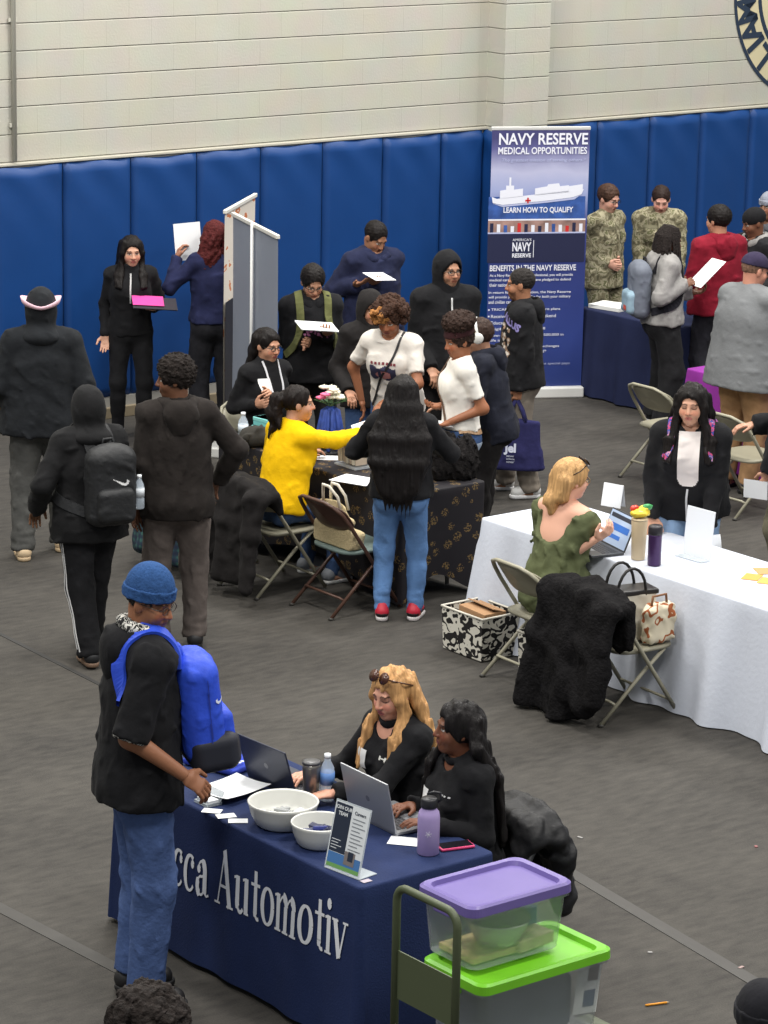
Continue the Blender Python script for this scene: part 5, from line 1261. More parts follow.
# upright leaflets
e = empty('leaflet_rack', tuple(at(352, 466, TZ)), WROT, 'clear rack of upright cream leaflets beside the blue lanyards', 'leaflet rack')
MB().box((0, 0, .006), (.12, .22, .012)).box((.058, 0, .06), (.004, .22, .12)).build('rack', mat((200, 206, 210), .1, alpha=.5), e)
for k in range(10):
    o = MB().box((0, 0, .1), (.09, .004, .18), M=Matrix.Rotation(.08 * math.sin(k * 2.), 3, 'X')).build('leaflet', mat((206, 198, 180) if k % 3 else (186, 170, 150), .7)); o.location = tuple(at(352, 466, TZ) + NN * (-.095 + .021 * k) + V(0, 0, .014)); o.rotation_euler = (0, 0, WROT); tag(o, 'cream leaflet standing upright in the clear rack on the black table', 'leaflet', 'leaflets in the clear rack')
sheet(356, 480, .21, .28, WANG + 20, 'white sheet lying flat on the black cover beside the woman in jeans', lines=0)
sheet(330, 458, .13, .17, WANG + 50, 'white leaflet lying below the blue lanyards')
FUR = mat((30, 28, 28), .95, bump=1., scale=80., var=.5, vscale=50., spec=.1)
e = heap('coat', 'black coat with shaggy fur trim piled on the right end of the black table', 'coat', un(11.90, 14.36, TZ), .19, FUR, 12, .06, .022, 12, .009, flat=1.05)

# ------------------------------------------------------------------ white table
e, c, up, nr = laptop('laptop', 'laptop on the white table with its lit screen towards the blonde woman', sit_at(612, 549), WANG + 180 - 14, mat((60, 62, 66), .4), mat((60, 62, 66), .4), mat((176, 196, 226), .3, emit=.05), .30, .215, 112)
mb = MB()
for k, (x0, y0, x1, y1, mi) in enumerate(((-.125, -.01, .12, .03, 0), (-.125, -.06, .05, -.035, 0), (-.125, .06, .125, .085, 1))): rect2(mb, x0, y0, x1, y1, c + nr * .0055, (-1, 0, 0), up, mi)
mb.build('window_bars', [mat((60, 110, 190), .3, emit=.2), mat((60, 64, 76), .3)], e, fixn=False)
p_ = sit_at(638, 559); e = empty('tumbler', (p_[0], p_[1], TZ), 0, 'tall beige tumbler on the white table with a snack bag on top', 'tumbler')
MB().lathe([(.001, 0), (.036, 0), (.04, .004), (.047, .225), (.047, .235)], seg=24).build('tumbler_body', mat((206, 186, 152), .5), e); MB().lathe([(.048, .232), (.048, .243), (.001, .246)], seg=24).build('lid', mat((196, 178, 146), .5), e)
SB = (p_[0], p_[1], TZ + .247); v = Vol((-.1, -.1, -.01), (.1, .1, .1), .007); v.add(el((0, 0, .025), (.062, .042, .025)), .01).add(el((.03, .01, .045), (.035, .026, .028)), .02); v.noise(.008, .04, 3, True); v.cut((0, 0, .001), (0, 0, -1))
e = empty('snack_bag', SB, .4, 'crumpled yellow, red and green snack bag on the beige tumbler', 'snack bag'); sb = vol_obj('bag', v, mat((222, 196, 60), .35), e)
v = Vol((-.1, -.1, -.01), (.1, .1, .1), .007); v.add(el((-.025, .02, .052), (.03, .022, .02)), .01); v.noise(.006, .03, 5, True); vol_obj('red_flap', v, mat((204, 60, 44), .35), sb)
v = Vol((-.1, -.1, -.01), (.12, .1, .12), .007); v.add(el((.045, .0, .06), (.036, .02, .02)), .01); v.noise(.006, .03, 6, True); vol_obj('green_flap', v, mat((60, 150, 84), .35), sb)
p_ = sit_at(654, 565); e = empty('flask', (p_[0], p_[1], TZ), 0, 'dark purple flask with a black lid on the white table', 'flask')
MB().lathe([(.001, 0), (.036, 0), (.039, .005), (.039, .175), (.041, .185)], seg=24).build('flask_body', mat((64, 40, 84), .35, metal=.3), e); MB().lathe([(.041, .183), (.042, .19), (.042, .225), (.036, .235), (.001, .236)], seg=24).build('lid', mat((36, 34, 40), .4), e)
p0, p1 = sit_at(684, 553), sit_at(712, 561); pc_ = (p0 + p1) / 2; dx = nrm(p1 - p0); e = empty('sign_holder', (pc_[0], pc_[1], TZ), math.atan2(dx[1], dx[0]), 'upright clear holder with a white sheet, back side seen, on the white table', 'sign')
MB().box((0, .0, .145), (.216, .005, .285), M=Matrix.Rotation(-.1, 3, 'X')).build('printed_sheet', mat((222, 226, 232), .6), e); MB().prism([(-.11, -.012, .002), (.11, -.012, .002), (.11, -.09, .002), (-.11, -.09, .002)], (0, 0, .003)).build('clear_stand', mat((214, 222, 226), .1, alpha=.5), e)
p_ = sit_at(613, 506); e = empty('tent_card', (p_[0], p_[1], TZ), math.radians(-35), 'small white tent card behind the laptop on the white table', 'card'); MB().prism([(-.07, -.03, 0), (.07, -.03, 0), (.07, 0, .14), (-.07, 0, .14)], (0, .002, 0)).build('front_panel', mat(PAPER, .6), e); MB().prism([(-.07, .03, 0), (.07, .03, 0), (.07, .002, .14), (-.07, .002, .14)], (0, .002, 0)).build('back_panel', mat(PAPER, .6), e)
for k, (x, y, a) in enumerate(((752, 577, 30), (764, 571, 60), (768, 581, 30))): sheet(x, y, .1, .14, WANG - 90 + a, 'small orange and brown leaflet lying on the white table', 'leaflet', c=((206, 150, 70), (190, 140, 90), (212, 160, 80))[k], name='leaflet', group='orange leaflets on the white table')
sheet(565, 521, .2, .26, WANG + 8, 'white sheet on the far left end of the white table')
# purses on the coat chair
pz = .412; e = empty('handbag', tuple(V(*cc_loc) + UU * .0 + V(0, 0, pz)), WROT - .25, 'black and white handbag with two tall handles on the coat covered chair', 'handbag')
v = Vol((-.24, -.2, -.02), (.24, .2, .42), .008); v.add(bx((0, 0, .15), (.17, .075, .15), .035), .01); v.sub(bx((0, 0, .29), (.15, .055, .06), .02), .01); v.noise(.005, .1, 2); v.cut((0, 0, .002), (0, 0, -1)); hb = vol_obj('bag_body', v, mat((196, 190, 176), .5), e)
MB().box((0, 0, .285), (.345, .156, .03), bev=.008).build('trim', mat((30, 28, 28), .4), hb)
for sy in (-1, 1): MB().tube([(-.09, sy * .07, .27)] + [(-.09 * math.cos(t), sy * .07, .28 + .15 * math.sin(t)) for t in np.linspace(.2, PI - .2, 10)] + [(.09, sy * .07, .27)], .009, 7).build('handle', mat((28, 26, 26), .4), e)
e = empty('tote_bag', tuple(V(*cc_loc) + UU * .10 - NN * .17 + V(0, 0, pz + .01)), WROT, 'small cream and brown printed pouch leaning beside the black and white handbag', 'bag')
v = Vol((-.15, -.12, -.02), (.15, .12, .3), .008); v.add(bx((0, 0, .11), (.10, .045, .11), .03), .01); v.noise(.008, .07, 5); v.cut((0, 0, .002), (0, 0, -1)); vol_obj('bag_body', v, ramp_mat('pouch_print', [(0, (206, 196, 172)), (.52, (150, 86, 52)), (.62, (206, 196, 172))], 14., 1.), e)
MB().tube([(-.06, 0, .2), (-.05, 0, .27), (.05, 0, .27), (.06, 0, .2)], .008, 6).build('handle', mat((120, 80, 50), .5), e)
# patterned bins under the blonde woman's chair
HT = ramp_mat('black_white_check', [(0, (34, 32, 32)), (.5, (208, 204, 192))], 17., 0., kind='noise', stretch=(1, 1, 1.3), dist=1.5)
for k, (c, lb) in enumerate(((at(480, 652), 'black and white patterned fabric bin beside the blonde woman\'s chair'), (un(11.23, 12.5), 'black and white patterned fabric bin tucked under the white table'))):
    e = empty('fabric_bin', (c[0], c[1], 0), WROT, lb, 'fabric bin'); mb = MB(); w2, d2, h2 = .15, .19, .27
    if k == 0: BIN0 = c
    rings = []
    for f, z in ((.02, .004), (.9, .004), (.94, .01), (1., h2), (.97, h2), (.9, .02), (.02, .02)): rings.append([(sx * w2 * f, sy * d2 * f, z) for sx, sy in ((-1, -1), (0, -1.02), (1, -1), (1.02, 0), (1, 1), (0, 1.02), (-1, 1), (-1.02, 0))])
    mb.grid([[r[q] for r in rings] for q in range(8)], closed_u=True, sm=False); fb = mb.build('bin_body', HT, e)
    MB().tube([(w2 * a, d2 * b, h2) for a, b in ((-1, -1), (1, -1), (1, 1), (-1, 1))], .008, 6, closed=True).build('rim', mat((200, 196, 184), .7), fb)
o = MB().box((0, 0, .13), (.17, .24, .26), bev=.004).box((.03, .0, .268), (.10, .24, .006), M=Matrix.Rotation(.35, 3, 'Y')).build('cardboard_box', mat((158, 122, 88), .8, var=.1)); o.location = (BIN0[0], BIN0[1], .022); o.rotation_euler = (.05, 0, WROT); tag(o, 'open cardboard box standing inside the patterned fabric bin', 'box')
# straw tote on the brown chair
e = empty('tote_bag', tuple(V(*cb_loc) + V(0, 0, .412)), math.radians(cb_ang - 90), 'straw coloured tote bag with white straps on the brown chair', 'bag')
v = Vol((-.26, -.16, -.02), (.26, .16, .36), .009); v.add(rc((0, -.12, .05), (0, -.15, .26), .05, .035, V(1, 0, 0), 3.9), .02).add(bx((0, -.11, .06), (.19, .08, .06), .03), .03); v.noise(.006, .12, 3); v.cut((0, 0, .002), (0, 0, -1)); tb = vol_obj('bag_body', v, mat((196, 178, 138), .85, bump=.6, scale=120., var=.12, vscale=60.), e)
for sy in (-1, 1): MB().tube([(-.09, -.125 + sy * .03, .24), (-.075, -.14 + sy * .03, .33), (-.03, -.17 + sy * .035, .395), (.03, -.17 + sy * .035, .395), (.075, -.14 + sy * .03, .33), (.09, -.125 + sy * .03, .24)], .008, 6, flat=1.6).build('strap', mat((224, 216, 198), .7), e)
# papers on the dark navy table
p_ = at(612, 308, TZ); e = empty('paper_stack', (p_[0], p_[1], TZ), WROT + .2, 'stack of white papers on the dark navy table', 'papers'); MB().box((0, 0, .015), (.24, .32, .03)).build('pages', mat((222, 222, 216), .7), e); MB().box((0, .0, .032), (.22, .29, .004), rz=.15).build('top_sheet', mat((230, 230, 224), .7), e)

# ------------------------------------------------------------------ roll-up banners
def flat(e, name, fn, mats, parent=None):
    mb = MB(); fn(mb); return mb.build(name, mats, parent or e, fixn=False)
bl, br_ = at(484.5, 398, 0), at(580.5, 396, 0); tl = on_y(490.5, 128, 24.65); BW = float(np.linalg.norm(br_ - bl)) ; bm_ = (bl + br_) / 2; bd = nrm(br_ - bl)
lo_, hi_ = 1.5, 3.
for _ in range(40):
    m_ = (lo_ + hi_) / 2; q = bm_ + V(0, 0, m_) - CPOS; yy = 512 - CAM_F * (q @ UPV) / (q @ FWD)
    if yy > 127: lo_ = m_
    else: hi_ = m_
BH = m_; print('BANNER', BW, BH)
e = empty('roll_up_banner', bm_, math.atan2(bd[1], bd[0]), 'tall navy and white recruiting roll-up banner by the wall', 'banner')
MB().box((0, .03, .045), (BW + .02, .2, .09), bev=.012).build('base', mat((208, 208, 204), .4), e); MB().box((0, 0.012, BH - .012), (BW + .01, .03, .03), bev=.006).build('top_rail', mat((190, 190, 188), .4), e); MB().tube([(0, .03, .09), (0, .03, BH - .02)], .012, 8).build('support_pole', mat((150, 150, 150), .4, metal=.5), e)
BC = [mat((44, 54, 116), .5, var=.12, vscale=3.), mat((222, 224, 234), .5), mat((32, 36, 66), .5), mat((150, 160, 190), .5, var=.2, vscale=3.), mat((52, 84, 150), .45, var=.35, vscale=12.), mat((196, 44, 44), .5), mat((150, 120, 112), .5, var=.4, vscale=9.), mat((176, 182, 214), .5), mat((90, 92, 140), .5, var=.2, vscale=2.)]
z0, HB = .09, BH - .09
PXH = 258.  # printed area in photo pixels
ex, ez, ny = V(1, 0, 0), V(0, 0, 1), V(0, -1, 0)
def bz(y): return z0 + HB * (1 - (y - 129.) / PXH)
def bxx(x): return (x - 487.5) / 98. * BW - BW / 2 + 0.0
def cloth_bg(mb):
    n = 24; mb.grid([[(BW * (i / 8 - .5), .0, z0 + HB * j / n) for j in range(n + 1)] for i in range(9)], 0)
gm = bpy.data.materials.new('banner_print'); gm.use_nodes = True; nt = gm.node_tree; b_ = nt.nodes['Principled BSDF']; b_.inputs['Roughness'].default_value = .5
tc_ = nt.nodes.new('ShaderNodeTexCoord'); sx_ = nt.nodes.new('ShaderNodeSeparateXYZ'); nt.links.new(tc_.outputs['Object'], sx_.inputs[0]); mr_ = nt.nodes.new('ShaderNodeMapRange'); mr_.inputs['From Max'].default_value = BH
nz_ = nt.nodes.new('ShaderNodeTexNoise'); nz_.inputs['Scale'].default_value = 3.; nz_.inputs['Detail'].default_value = 5.; nt.links.new(tc_.outputs['Object'], nz_.inputs['Vector'])
ad_ = nt.nodes.new('ShaderNodeMath'); ad_.operation = 'MULTIPLY_ADD'; ad_.inputs[1].default_value = .08; nt.links.new(nz_.outputs['Fac'], ad_.inputs[0]); nt.links.new(sx_.outputs['Z'], mr_.inputs['Value']); nt.links.new(mr_.outputs[0], ad_.inputs[2])
rp_ = nt.nodes.new('ShaderNodeValToRGB'); cr = rp_.color_ramp
for q in range(6): cr.elements.new(.5)
fz = lambda y: (bz(y) / BH) + .04
for el_, (y, c) in zip(cr.elements, sorted([(385, (30, 48, 108)), (340, (44, 62, 130)), (262, (40, 52, 112)), (222, (54, 62, 128)), (192, (150, 160, 200)), (172, (176, 178, 206)), (150, (90, 90, 140)), (129, (62, 62, 108))], key=lambda t: fz(t[0]))): el_.position = min(1, max(0, fz(y))); el_.color = lin(c) + (1,)
nt.links.new(ad_.outputs[0], rp_.inputs['Fac']); nt.links.new(rp_.outputs['Color'], b_.inputs['Base Color'])
sheet_ = flat(e, 'printed_panel', cloth_bg, [gm])
def R2(mb, x0, y0, x1, y1, mi, d=.002): rect2(mb, bxx(x0), bz(y1), bxx(x1), bz(y0), ny * d, ex, ez, mi)
def T2(mb, t, x, y, wpx, hpx, mi=1, bold=.0, shear=0., d=.005):
    vs, fs = text_mesh(t, 1., bold=bold, shear=shear); xs = [a for a, b in vs]; ys = [b for a, b in vs]; w_ = wpx / 98. * BW / (max(xs) - min(xs)); h_ = hpx / PXH * HB / (max(ys) - min(ys)); mx, my = (max(xs) + min(xs)) / 2, (max(ys) + min(ys)) / 2
    mb.add([V(bxx(x), 0, bz(y)) + ny * d + ex * (a - mx) * w_ + ez * (b - my) * h_ for a, b in vs], fs, mi)
def p_strip(mb):
    R2(mb, 486, 220.5, 584, 232, 6, .003); R2(mb, 486, 219, 584, 220.5, 1, .003); R2(mb, 486, 232, 584, 233.5, 7, .003)
    for k in range(14):   # little figures in the photo strip
        x = 488 + k * 6.9; R2(mb, x, 223 + (k * 5) % 4, x + 3.4, 232, (2, 1, 4, 1, 5, 2, 1)[k % 7], .004)
def S_(mb, p, mi, d=.004): mb.add([V(bxx(x), 0, bz(y)) + ny * d for x, y in p], [tuple(range(len(p)))], mi)
def p_ship(mb):
    S = lambda p, mi, d=.004: S_(mb, p, mi, d)
    R2(mb, 486, 197, 583, 219, 4)
    def S__(p, mi, d=.004): mb.add([V(bxx(x), 0, bz(y)) + ny * d for x, y in p], [tuple(range(len(p)))], mi)
    S([(489, 197), (494, 199), (560, 192), (581, 190), (579, 195), (570, 198), (545, 201), (500, 205), (490, 203)], 1)
    S([(497, 199), (497, 191), (503, 190), (503, 186), (506, 186), (506, 178), (508, 178), (508, 186), (511, 186), (511, 190), (520, 189), (520, 197)], 1); S([(532, 196), (532, 189), (544, 187), (545, 185), (556, 184), (557, 187), (566, 186), (566, 193)], 1); S([(566, 192), (566, 187), (580, 185), (580, 191)], 1, .0035)
    R2(mb, 524.4, 198, 526, 203.5, 5, .006); R2(mb, 522.5, 200, 528, 201.7, 5, .006); S([(490, 203.5), (500, 205.3), (545, 201.3), (570, 198.3), (578, 195.6), (572, 200), (545, 203), (500, 207)], 7, .0045)
def p_head(mb):
    T2(mb, 'NAVY RESERVE', 539, 140.5, 89, 11.5, 1, .022); T2(mb, 'MEDICAL OPPORTUNITIES', 538.5, 152, 89, 7, 1, .02); T2(mb, 'The greatest mission of serving others.*', 540, 161.5, 84, 4.2, 7, 0, .2)
    T2(mb, 'LEARN HOW TO QUALIFY', 536, 210.5, 70, 6.5, 1, .025)
def p_logo(mb):
    R2(mb, 486, 234, 584, 262, 2, .003)
    T2(mb, "AMERICA'S", 520.5, 239.5, 19, 2.6); T2(mb, 'NAVY', 520.5, 246.5, 19, 9, 1, .03); T2(mb, 'RESERVE', 520.5, 255, 19, 4.2, 1, .03); R2(mb, 532, 240, 532.6, 257, 1, .005)
def p_body(mb):
    T2(mb, 'BENEFITS IN THE NAVY RESERVE', 532.5, 267.5, 87, 6, 1, .02)
    def para(rows, y0, st=4.6):
        for k, (t, x0, w_) in enumerate(rows): T2(mb, t, x0 + w_ / 2, y0 + k * st, w_, 3.4, 1, .008)
    para([('As a Navy Reserve medical professional, you will provide', 489, 84), ('medical care to those who have pledged to defend', 489, 82), ('their nation.', 489, 19)], 275)
    para([('In return for your dedication, the Navy Reserve', 488.5, 83), ('will provide you with benefits for both your military', 488.5, 83), ('and civilian careers.', 488.5, 30)], 292)
    y = 309
    for rows in (['TRICARE Reserve health care plans'], ['Receive free travel and weekend'], ['Educational benefits'], ['Eligible for the G.I. Bill'], ['Low-cost coverage up to $500,000 in', 'life insurance coverage'], ['Tax-free commissary and exchanges', 'and more, almost unlimited*']):
        R2(mb, 488.5, y - .8, 490, y + .8, 1, .005)
        for t in rows: T2(mb, t, 491.5 + len(t) * 1.06, y, len(t) * 2.12, 3.3, 1, .006); y += 4.9
        y += 1.6
    T2(mb, 'Recruiter has details on current special pays', 530, 364, 86, 3., 7)
flat(e, 'photo_strip', p_strip, BC, sheet_); flat(e, 'ship_picture', p_ship, BC, sheet_); flat(e, 'heading', p_head, BC, sheet_); flat(e, 'logo_band', p_logo, BC, sheet_); flat(e, 'lettering', p_body, BC, sheet_)
# the pair of grey-backed roll-ups
def rollup(p0, p1, label, back, front_fn=None, Hh=1.9):
    m_ = (p0 + p1) / 2; d = nrm(V(p1[0] - p0[0], p1[1] - p0[1], 0)); w_ = float(np.linalg.norm((p1 - p0)[:2])); e = empty('roll_up_banner', (m_[0], m_[1], 0), math.atan2(d[1], d[0]), label, 'banner')
    MB().box((0, .03, .04), (w_ + .03, .2, .08), bev=.012).build('base', mat((196, 196, 192), .4), e); MB().box((0, 0, Hh - .015), (w_ + .01, .03, .03), bev=.005).build('top_rail', mat((206, 204, 196), .5), e)
    P = [[(w_ * (i / 8 - .5), .006 * math.sin(j / 12 * 3), .08 + (Hh - .1) * j / 12) for j in range(13)] for i in range(9)]; mb = MB(); mb.grid(P); s_ = mb.build('panel', back, e)
    return e, s_, w_
q0, q1 = at(233, 212, 1.9), at(278, 235, 1.9); print('ROLL B', np.linalg.norm(q1 - q0), ax_un(q0), ax_un(q1))
eB, sB, wB = rollup(q0, q1, 'grey back of a roll-up banner with a white centre pole, behind the woman with glasses', mat((128, 134, 146), .6, var=.05, vscale=2.))
MB().tube([(0, -.02, .08), (0, -.022, 1.9)], .012, 8).build('support_pole', mat((206, 206, 204), .4), eB)
r0, r1 = at(225, 210, 1.9), at(255.5, 193, 1.9); print('ROLL A', np.linalg.norm(r1 - r0), ax_un(r0), ax_un(r1))
PG = ramp_mat('white_orange_print', [(0, (216, 208, 196)), (.55, (222, 214, 200)), (.58, (196, 120, 76)), (.66, (222, 214, 202))], 4.5, 2., .5, stretch=(1, 1, 2.2))
eA, sA, wA = rollup(r0, r1, 'white and orange printed roll-up banner with a black lower half, beside the grey one', PG)
flat(eA, 'black_lower_print', lambda mb: (rect2(mb, -wA / 2, .085, wA / 2, 1.2, (0, -.008, 0), (1, 0, 0), (0, 0, 1)), rect2(mb, -wA / 2, .085, wA / 2, 1.2, (0, .012, 0), (1, 0, 0), (0, 0, 1))), [mat((40, 40, 44), .5)], sA)
# ------------------------------------------------------------------ the people
BLK = cloth((27, 27, 29)); BLK2 = cloth((34, 32, 32)); DKHAIR = hairm((22, 18, 17)); CURL = hairm((30, 24, 21), curly=True)
JEAN = mat((62, 84, 122), .85, bump=.4, scale=60., var=.22, vscale=9., spec=.2); WSHOE = mat((206, 206, 204), .5); BSHOE = mat((28, 28, 30), .55); GLS = mat((26, 24, 24), .3)
FAR = dict(vx=.011, hvx=.0065); MID = dict(vx=.010, hvx=.0055); NEAR = dict(vx=.0085, hvx=.0042)
def paperm(): return mat(PAPER, .7)

# 1 man with pink-brimmed cap, walking away
p = Person(at(43, 555), 97, 1.78, 'person walking away in black hoodie, grey sweatpants and a pink-brimmed black cap', skin=(120, 85, 62), w=1.1, feet=((-.13, -.10, 8), (.13, .12, -6)), hands=(dict(t=(-.25, .26, .98)), dict(t=(.25, .24, 1.0))), **MID)
p.top(cloth((32, 34, 37)), neck='hoodup', off=.03, loose=.05, hem=-.11, seed=2)
p.pants(cloth((76, 76, 74)), off=.03, bot=.035, pool=1.)
p.shoes(mat((204, 180, 146), .6), mat((196, 172, 138), .6), 'slide_shoe', sock=cloth((52, 48, 116)))
o = p.beanie(cloth((34, 34, 36)), 'cap', brim=False, low=.02, tall=.01)
mb = MB(); rows = []
for t in np.linspace(0, 2 * PI, 33):
    up_ = .035 * abs(math.cos(t)) ** 1.5; rows.append([p.hp(math.cos(t) * r * .1, -.015 + math.sin(t) * r * .115, .028 + dz) for r, dz in ((1.0, .012), (1.05, -.006), (1.28, -.010 + up_), (1.36, .01 + up_ * 1.4), (1.30, .014 + up_ * 1.3), (1.08, .004), (1.0, .024))])
mb.grid(rows); mb.build('brim', mat((214, 176, 188), .7), o)

# 2 hooded walker with backpack and striped track pants
p = Person(at(90, 658), 116, 1.62, 'person walking away with black hood up and white striped track pants', skin=(120, 85, 62), w=1.02, feet=((-.06, -.17, 0), (.07, .17, 0)), hands=(dict(t=(-.27, .18, .86), pole=(-.6, -1, .1)), dict(t=(.22, .22, .84))), head=(0, 8, 0), **MID)
p.top(cloth((30, 30, 31)), neck='hoodup', off=.026, loose=.04, hem=-.12, seed=4)
p.pants(BLK, off=.025, bot=.035, pool=.7)
p.shoes(BSHOE, mat((120, 96, 78), .6))
for dx in (-.012, .016):
    h, k, a = p.HJ[0], p.K[0], p.A[0]; q = V(-.2, -.02 + dx * 1.6, 0)
    p.ribbon('trousers', [h + q + V(0, 0, -.06), (h + k) / 2 + q, k + q, (k + a) / 2 + q, a + q + V(.03, 0, .03)], .009, mat((206, 206, 206), .7), 'side_stripe', p.parts['trousers'], off=.003, th=.002, n=30)
p.backpack('hoodie', 'black backpack with a white tick mark on the hooded walker', mat((30, 31, 33), .6, bump=.3, scale=40., var=.12), size=(.30, .46, .17), shift=(.05, 0, -.05), straps=(0, 1))
c, fw, up, la, M_ = p.pk
p.decal('backpack', c + up * .04 + la * .03, -fw, up, .14, .08, [[(-x, y) for x, y in scaled([(a * .9, b) for a, b in SWOOSH], .12)][::-1]], mat((220, 220, 220), .6), 'tick_mark', p.parts['backpack'], res=.004)
o_ = p.wld(c + la * .17 - up * .06 + fw * .02); bottle_water(o_, 'water bottle in the side pocket of the black backpack', .2, .03, z=float(o_[2]) - .08, lab=(200, 206, 212))

# 3 man in dark jacket looking left
p = Person(at(177, 647), 104, 1.76, 'person with short afro in a plain black jacket, head turned left, seen from behind', skin=(112, 76, 56), w=.96, head=(78, 4, 0), hands=(dict(px=(134, 533, .0)), dict(t=(.25, .16, .93), pole=(1, -.5, .1))), **MID)
p.top(cloth((40, 36, 34)), name='jacket', neck='hood', off=.026, loose=.03, hem=-.12, seed=6)
p.pants(cloth((92, 84, 80)), off=.025, bot=.03, pool=.8); p.shoes(BSHOE, BSHOE); p.hair('afro', CURL, vol=.008, seed=5)

# 4 girl in black against the wall
p = Person(at(131, 437), -84, 1.58, 'person in a black zip top and leggings holding a pink folder by the blue wall', skin=(196, 150, 126), lips=(168, 96, 90), w=.92, bust=1.05, head=(10, 8, 0), hands=(dict(px=(151, 309, .2), palm=(0, 0, 1), curl=.1), dict(px=(105, 343, .06), palm=(.2, .8, .3), curl=.25)), feet=((-.09, .05, 20), (.10, .02, -10)), **FAR)
p.top(BLK, name='zip_top', off=.014, loose=.006, hem=-.02, neck='stand'); p.pants(cloth((24, 24, 26)), 'leggings', off=.012, bot=.012, hemz=.0, wr=.003)
p.shoes(mat((196, 180, 214), .6), mat((222, 214, 226), .6), sock=cloth((214, 214, 212))); p.hair('long', DKHAIR, length=.26, wid=.075)
p.ribbon('zip_top', [p.P + p.up * .5 + p.fwd * .2, p.P + p.up * .38 + p.fwd * .25, p.P + p.up * .22 + p.fwd * .25], .012, mat((176, 176, 176), .4), 'zipper', p.parts['zip_top'], n=12)
hp_ = p.hand_pos(0, .09); p.held('folder', 'pink and black folder resting on the hand of the person by the wall', 'folder', hp_ + V(-.03, .02, .045), (1, .05, .06), (0, 1, -.22), .34, .23, mat((44, 40, 48), .5), th=.006)
p.held('paper_sheet', 'pink sheet lying on the black folder by the wall', 'paper', hp_ + V(.02, -.0, .066), (1, .05, .06), (0, 1, -.22), .24, .19, mat((216, 70, 150), .6), th=.002)

# 5 red curls, reading against the wall
p = Person(at(214, 431), 108, 1.66, 'person with long dark red curls in a navy sweatshirt reading a page at the wall', skin=(150, 104, 82), w=1.0, head=(14, 2, 0), hands=(dict(px=(179, 250, -.04), palm=(1, .2, 0), pole=(-.5, -.3, -1), curl=.5), dict(t=(.2, .26, 1.1))), **FAR)
p.top(cloth((36, 40, 70)), 'sweatshirt', off=.018, loose=.02, hem=.0, neck='crew'); p.pants(cloth((44, 44, 48)), off=.022, bot=.045); p.shoes(BSHOE, BSHOE); p.hair('curls', hairm((78, 30, 30), curly=True), length=.27)
hp_ = p.hand_pos(0, .1); p.held('paper_sheet', 'white page held up against the blue wall by the red haired person', 'paper', hp_ + V(.07, .02, .04), (1, .1, .05), (-.1, .1, 1), .22, .29, paperm())
e = p.world_thing('shoulder_bag', 'black shoulder bag on the red haired person', 'bag'); q = p.P + V(.17, -.13, .18); v = Vol(q - .25, q + .25, .01); v.add(bx(q, (.1, .06, .14), .04, rotm(-30)), .01); v.noise(.006, .08, 3, True); vol_obj('bag_body', v, cloth((32, 32, 34)), e)
p.ribbon('sweatshirt', [q + V(-.02, -.02, .14), p.S[1] * .55 + p.N * .45 + V(0, 0, .08), p.S[1] * .55 + p.N * .45 + V(0, .16, -.05), p.P + V(.2, .15, .2)], .035, cloth((36, 36, 38)), 'strap', e, th=.006)

# 6 woman with glasses behind the black table
p = Person(g_loc, -52, 1.62, 'person with glasses and badge seated at the far end of the black table', skin=(186, 138, 112), lips=(160, 84, 80), sit=True, w=.94, bust=.9, head=(8, 8, 0), hands=(dict(px=(270, 393, .22), palm=(1, 0, -.3), curl=.6, pole=(-.25, -1, -.6)), dict(px=(263, 404, .26), palm=(-1, 0, .3), curl=.6, pole=(.2, -1, -.6))), **MID)
c_gl.rotation_euler[2] = math.radians(-52 - 90)
p.top(BLK, 'jacket', off=.016, loose=.016, hem=-.02, neck='stand'); p.pants(BLK2); p.shoes(BSHOE, BSHOE); p.hair('long', DKHAIR, length=.12, part=-2, wid=.07); p.glasses(GLS)
p.badge('jacket', .085, .42, .085, .085)
p.ribbon('jacket', [p.N + p.lat * .06 + p.up * .05 + p.fwd * .05, p.P + p.up * .36 + p.fwd * .2 + p.lat * .05, p.P + p.up * .17 + p.fwd * .2 + p.lat * .0], .014, mat((200, 200, 204), .6), 'lanyard', p.root); p.ribbon('jacket', [p.N - p.lat * .06 + p.up * .05 + p.fwd * .05, p.P + p.up * .36 + p.fwd * .2 - p.lat * .05, p.P + p.up * .17 + p.fwd * .2 + p.lat * .0], .014, mat((200, 200, 204), .6), 'lanyard', p.root)
p.card(p.P + p.up * .10 + p.fwd * .17 , p.lat, p.up, .08, .10, mat((200, 206, 190), .5), 'lanyard_card')

# 7 woman in yellow
p = Person(cy_loc + UU * .03, WANG + 2, 1.62, 'person in a bright yellow top seated at the black table handing over papers', skin=(190, 142, 116), lips=(170, 100, 92), sit=True, w=1.0, bust=.9, lean=10, head=(-34, 0, 0), hands=(dict(t=(-.2, .42, .80)), dict(w=at(374, 431, .93), palm=(-.5, 0, .8), curl=.55, pole=(.6, -.6, -1))), knees=((-.1, 1, .5), (.1, 1, .5)), feet=((-.15, .34, 5), (.16, .30, -5)), **MID)
p.top(mat((232, 184, 12), .85, bump=.35, scale=28., var=.08, vscale=8., spec=.15), 'sweater', off=.018, loose=.022, hem=-.04, neck='crew', seed=9, wr=.004); p.pants(JEAN, off=.012, bot=.014); p.shoes(mat((120, 124, 130), .6), WSHOE); p.hair('pony', hairm((26, 20, 18)), length=.17)
i_ = p.W[1] - p.hd[1] * .03; v = Vol(i_ - .1, i_ + .1, .006); v.add(ring(i_, p.hd[1], .026, .009, 2.2), .01); vol_obj('wristband', v, mat((24, 24, 26), .5), p.root)
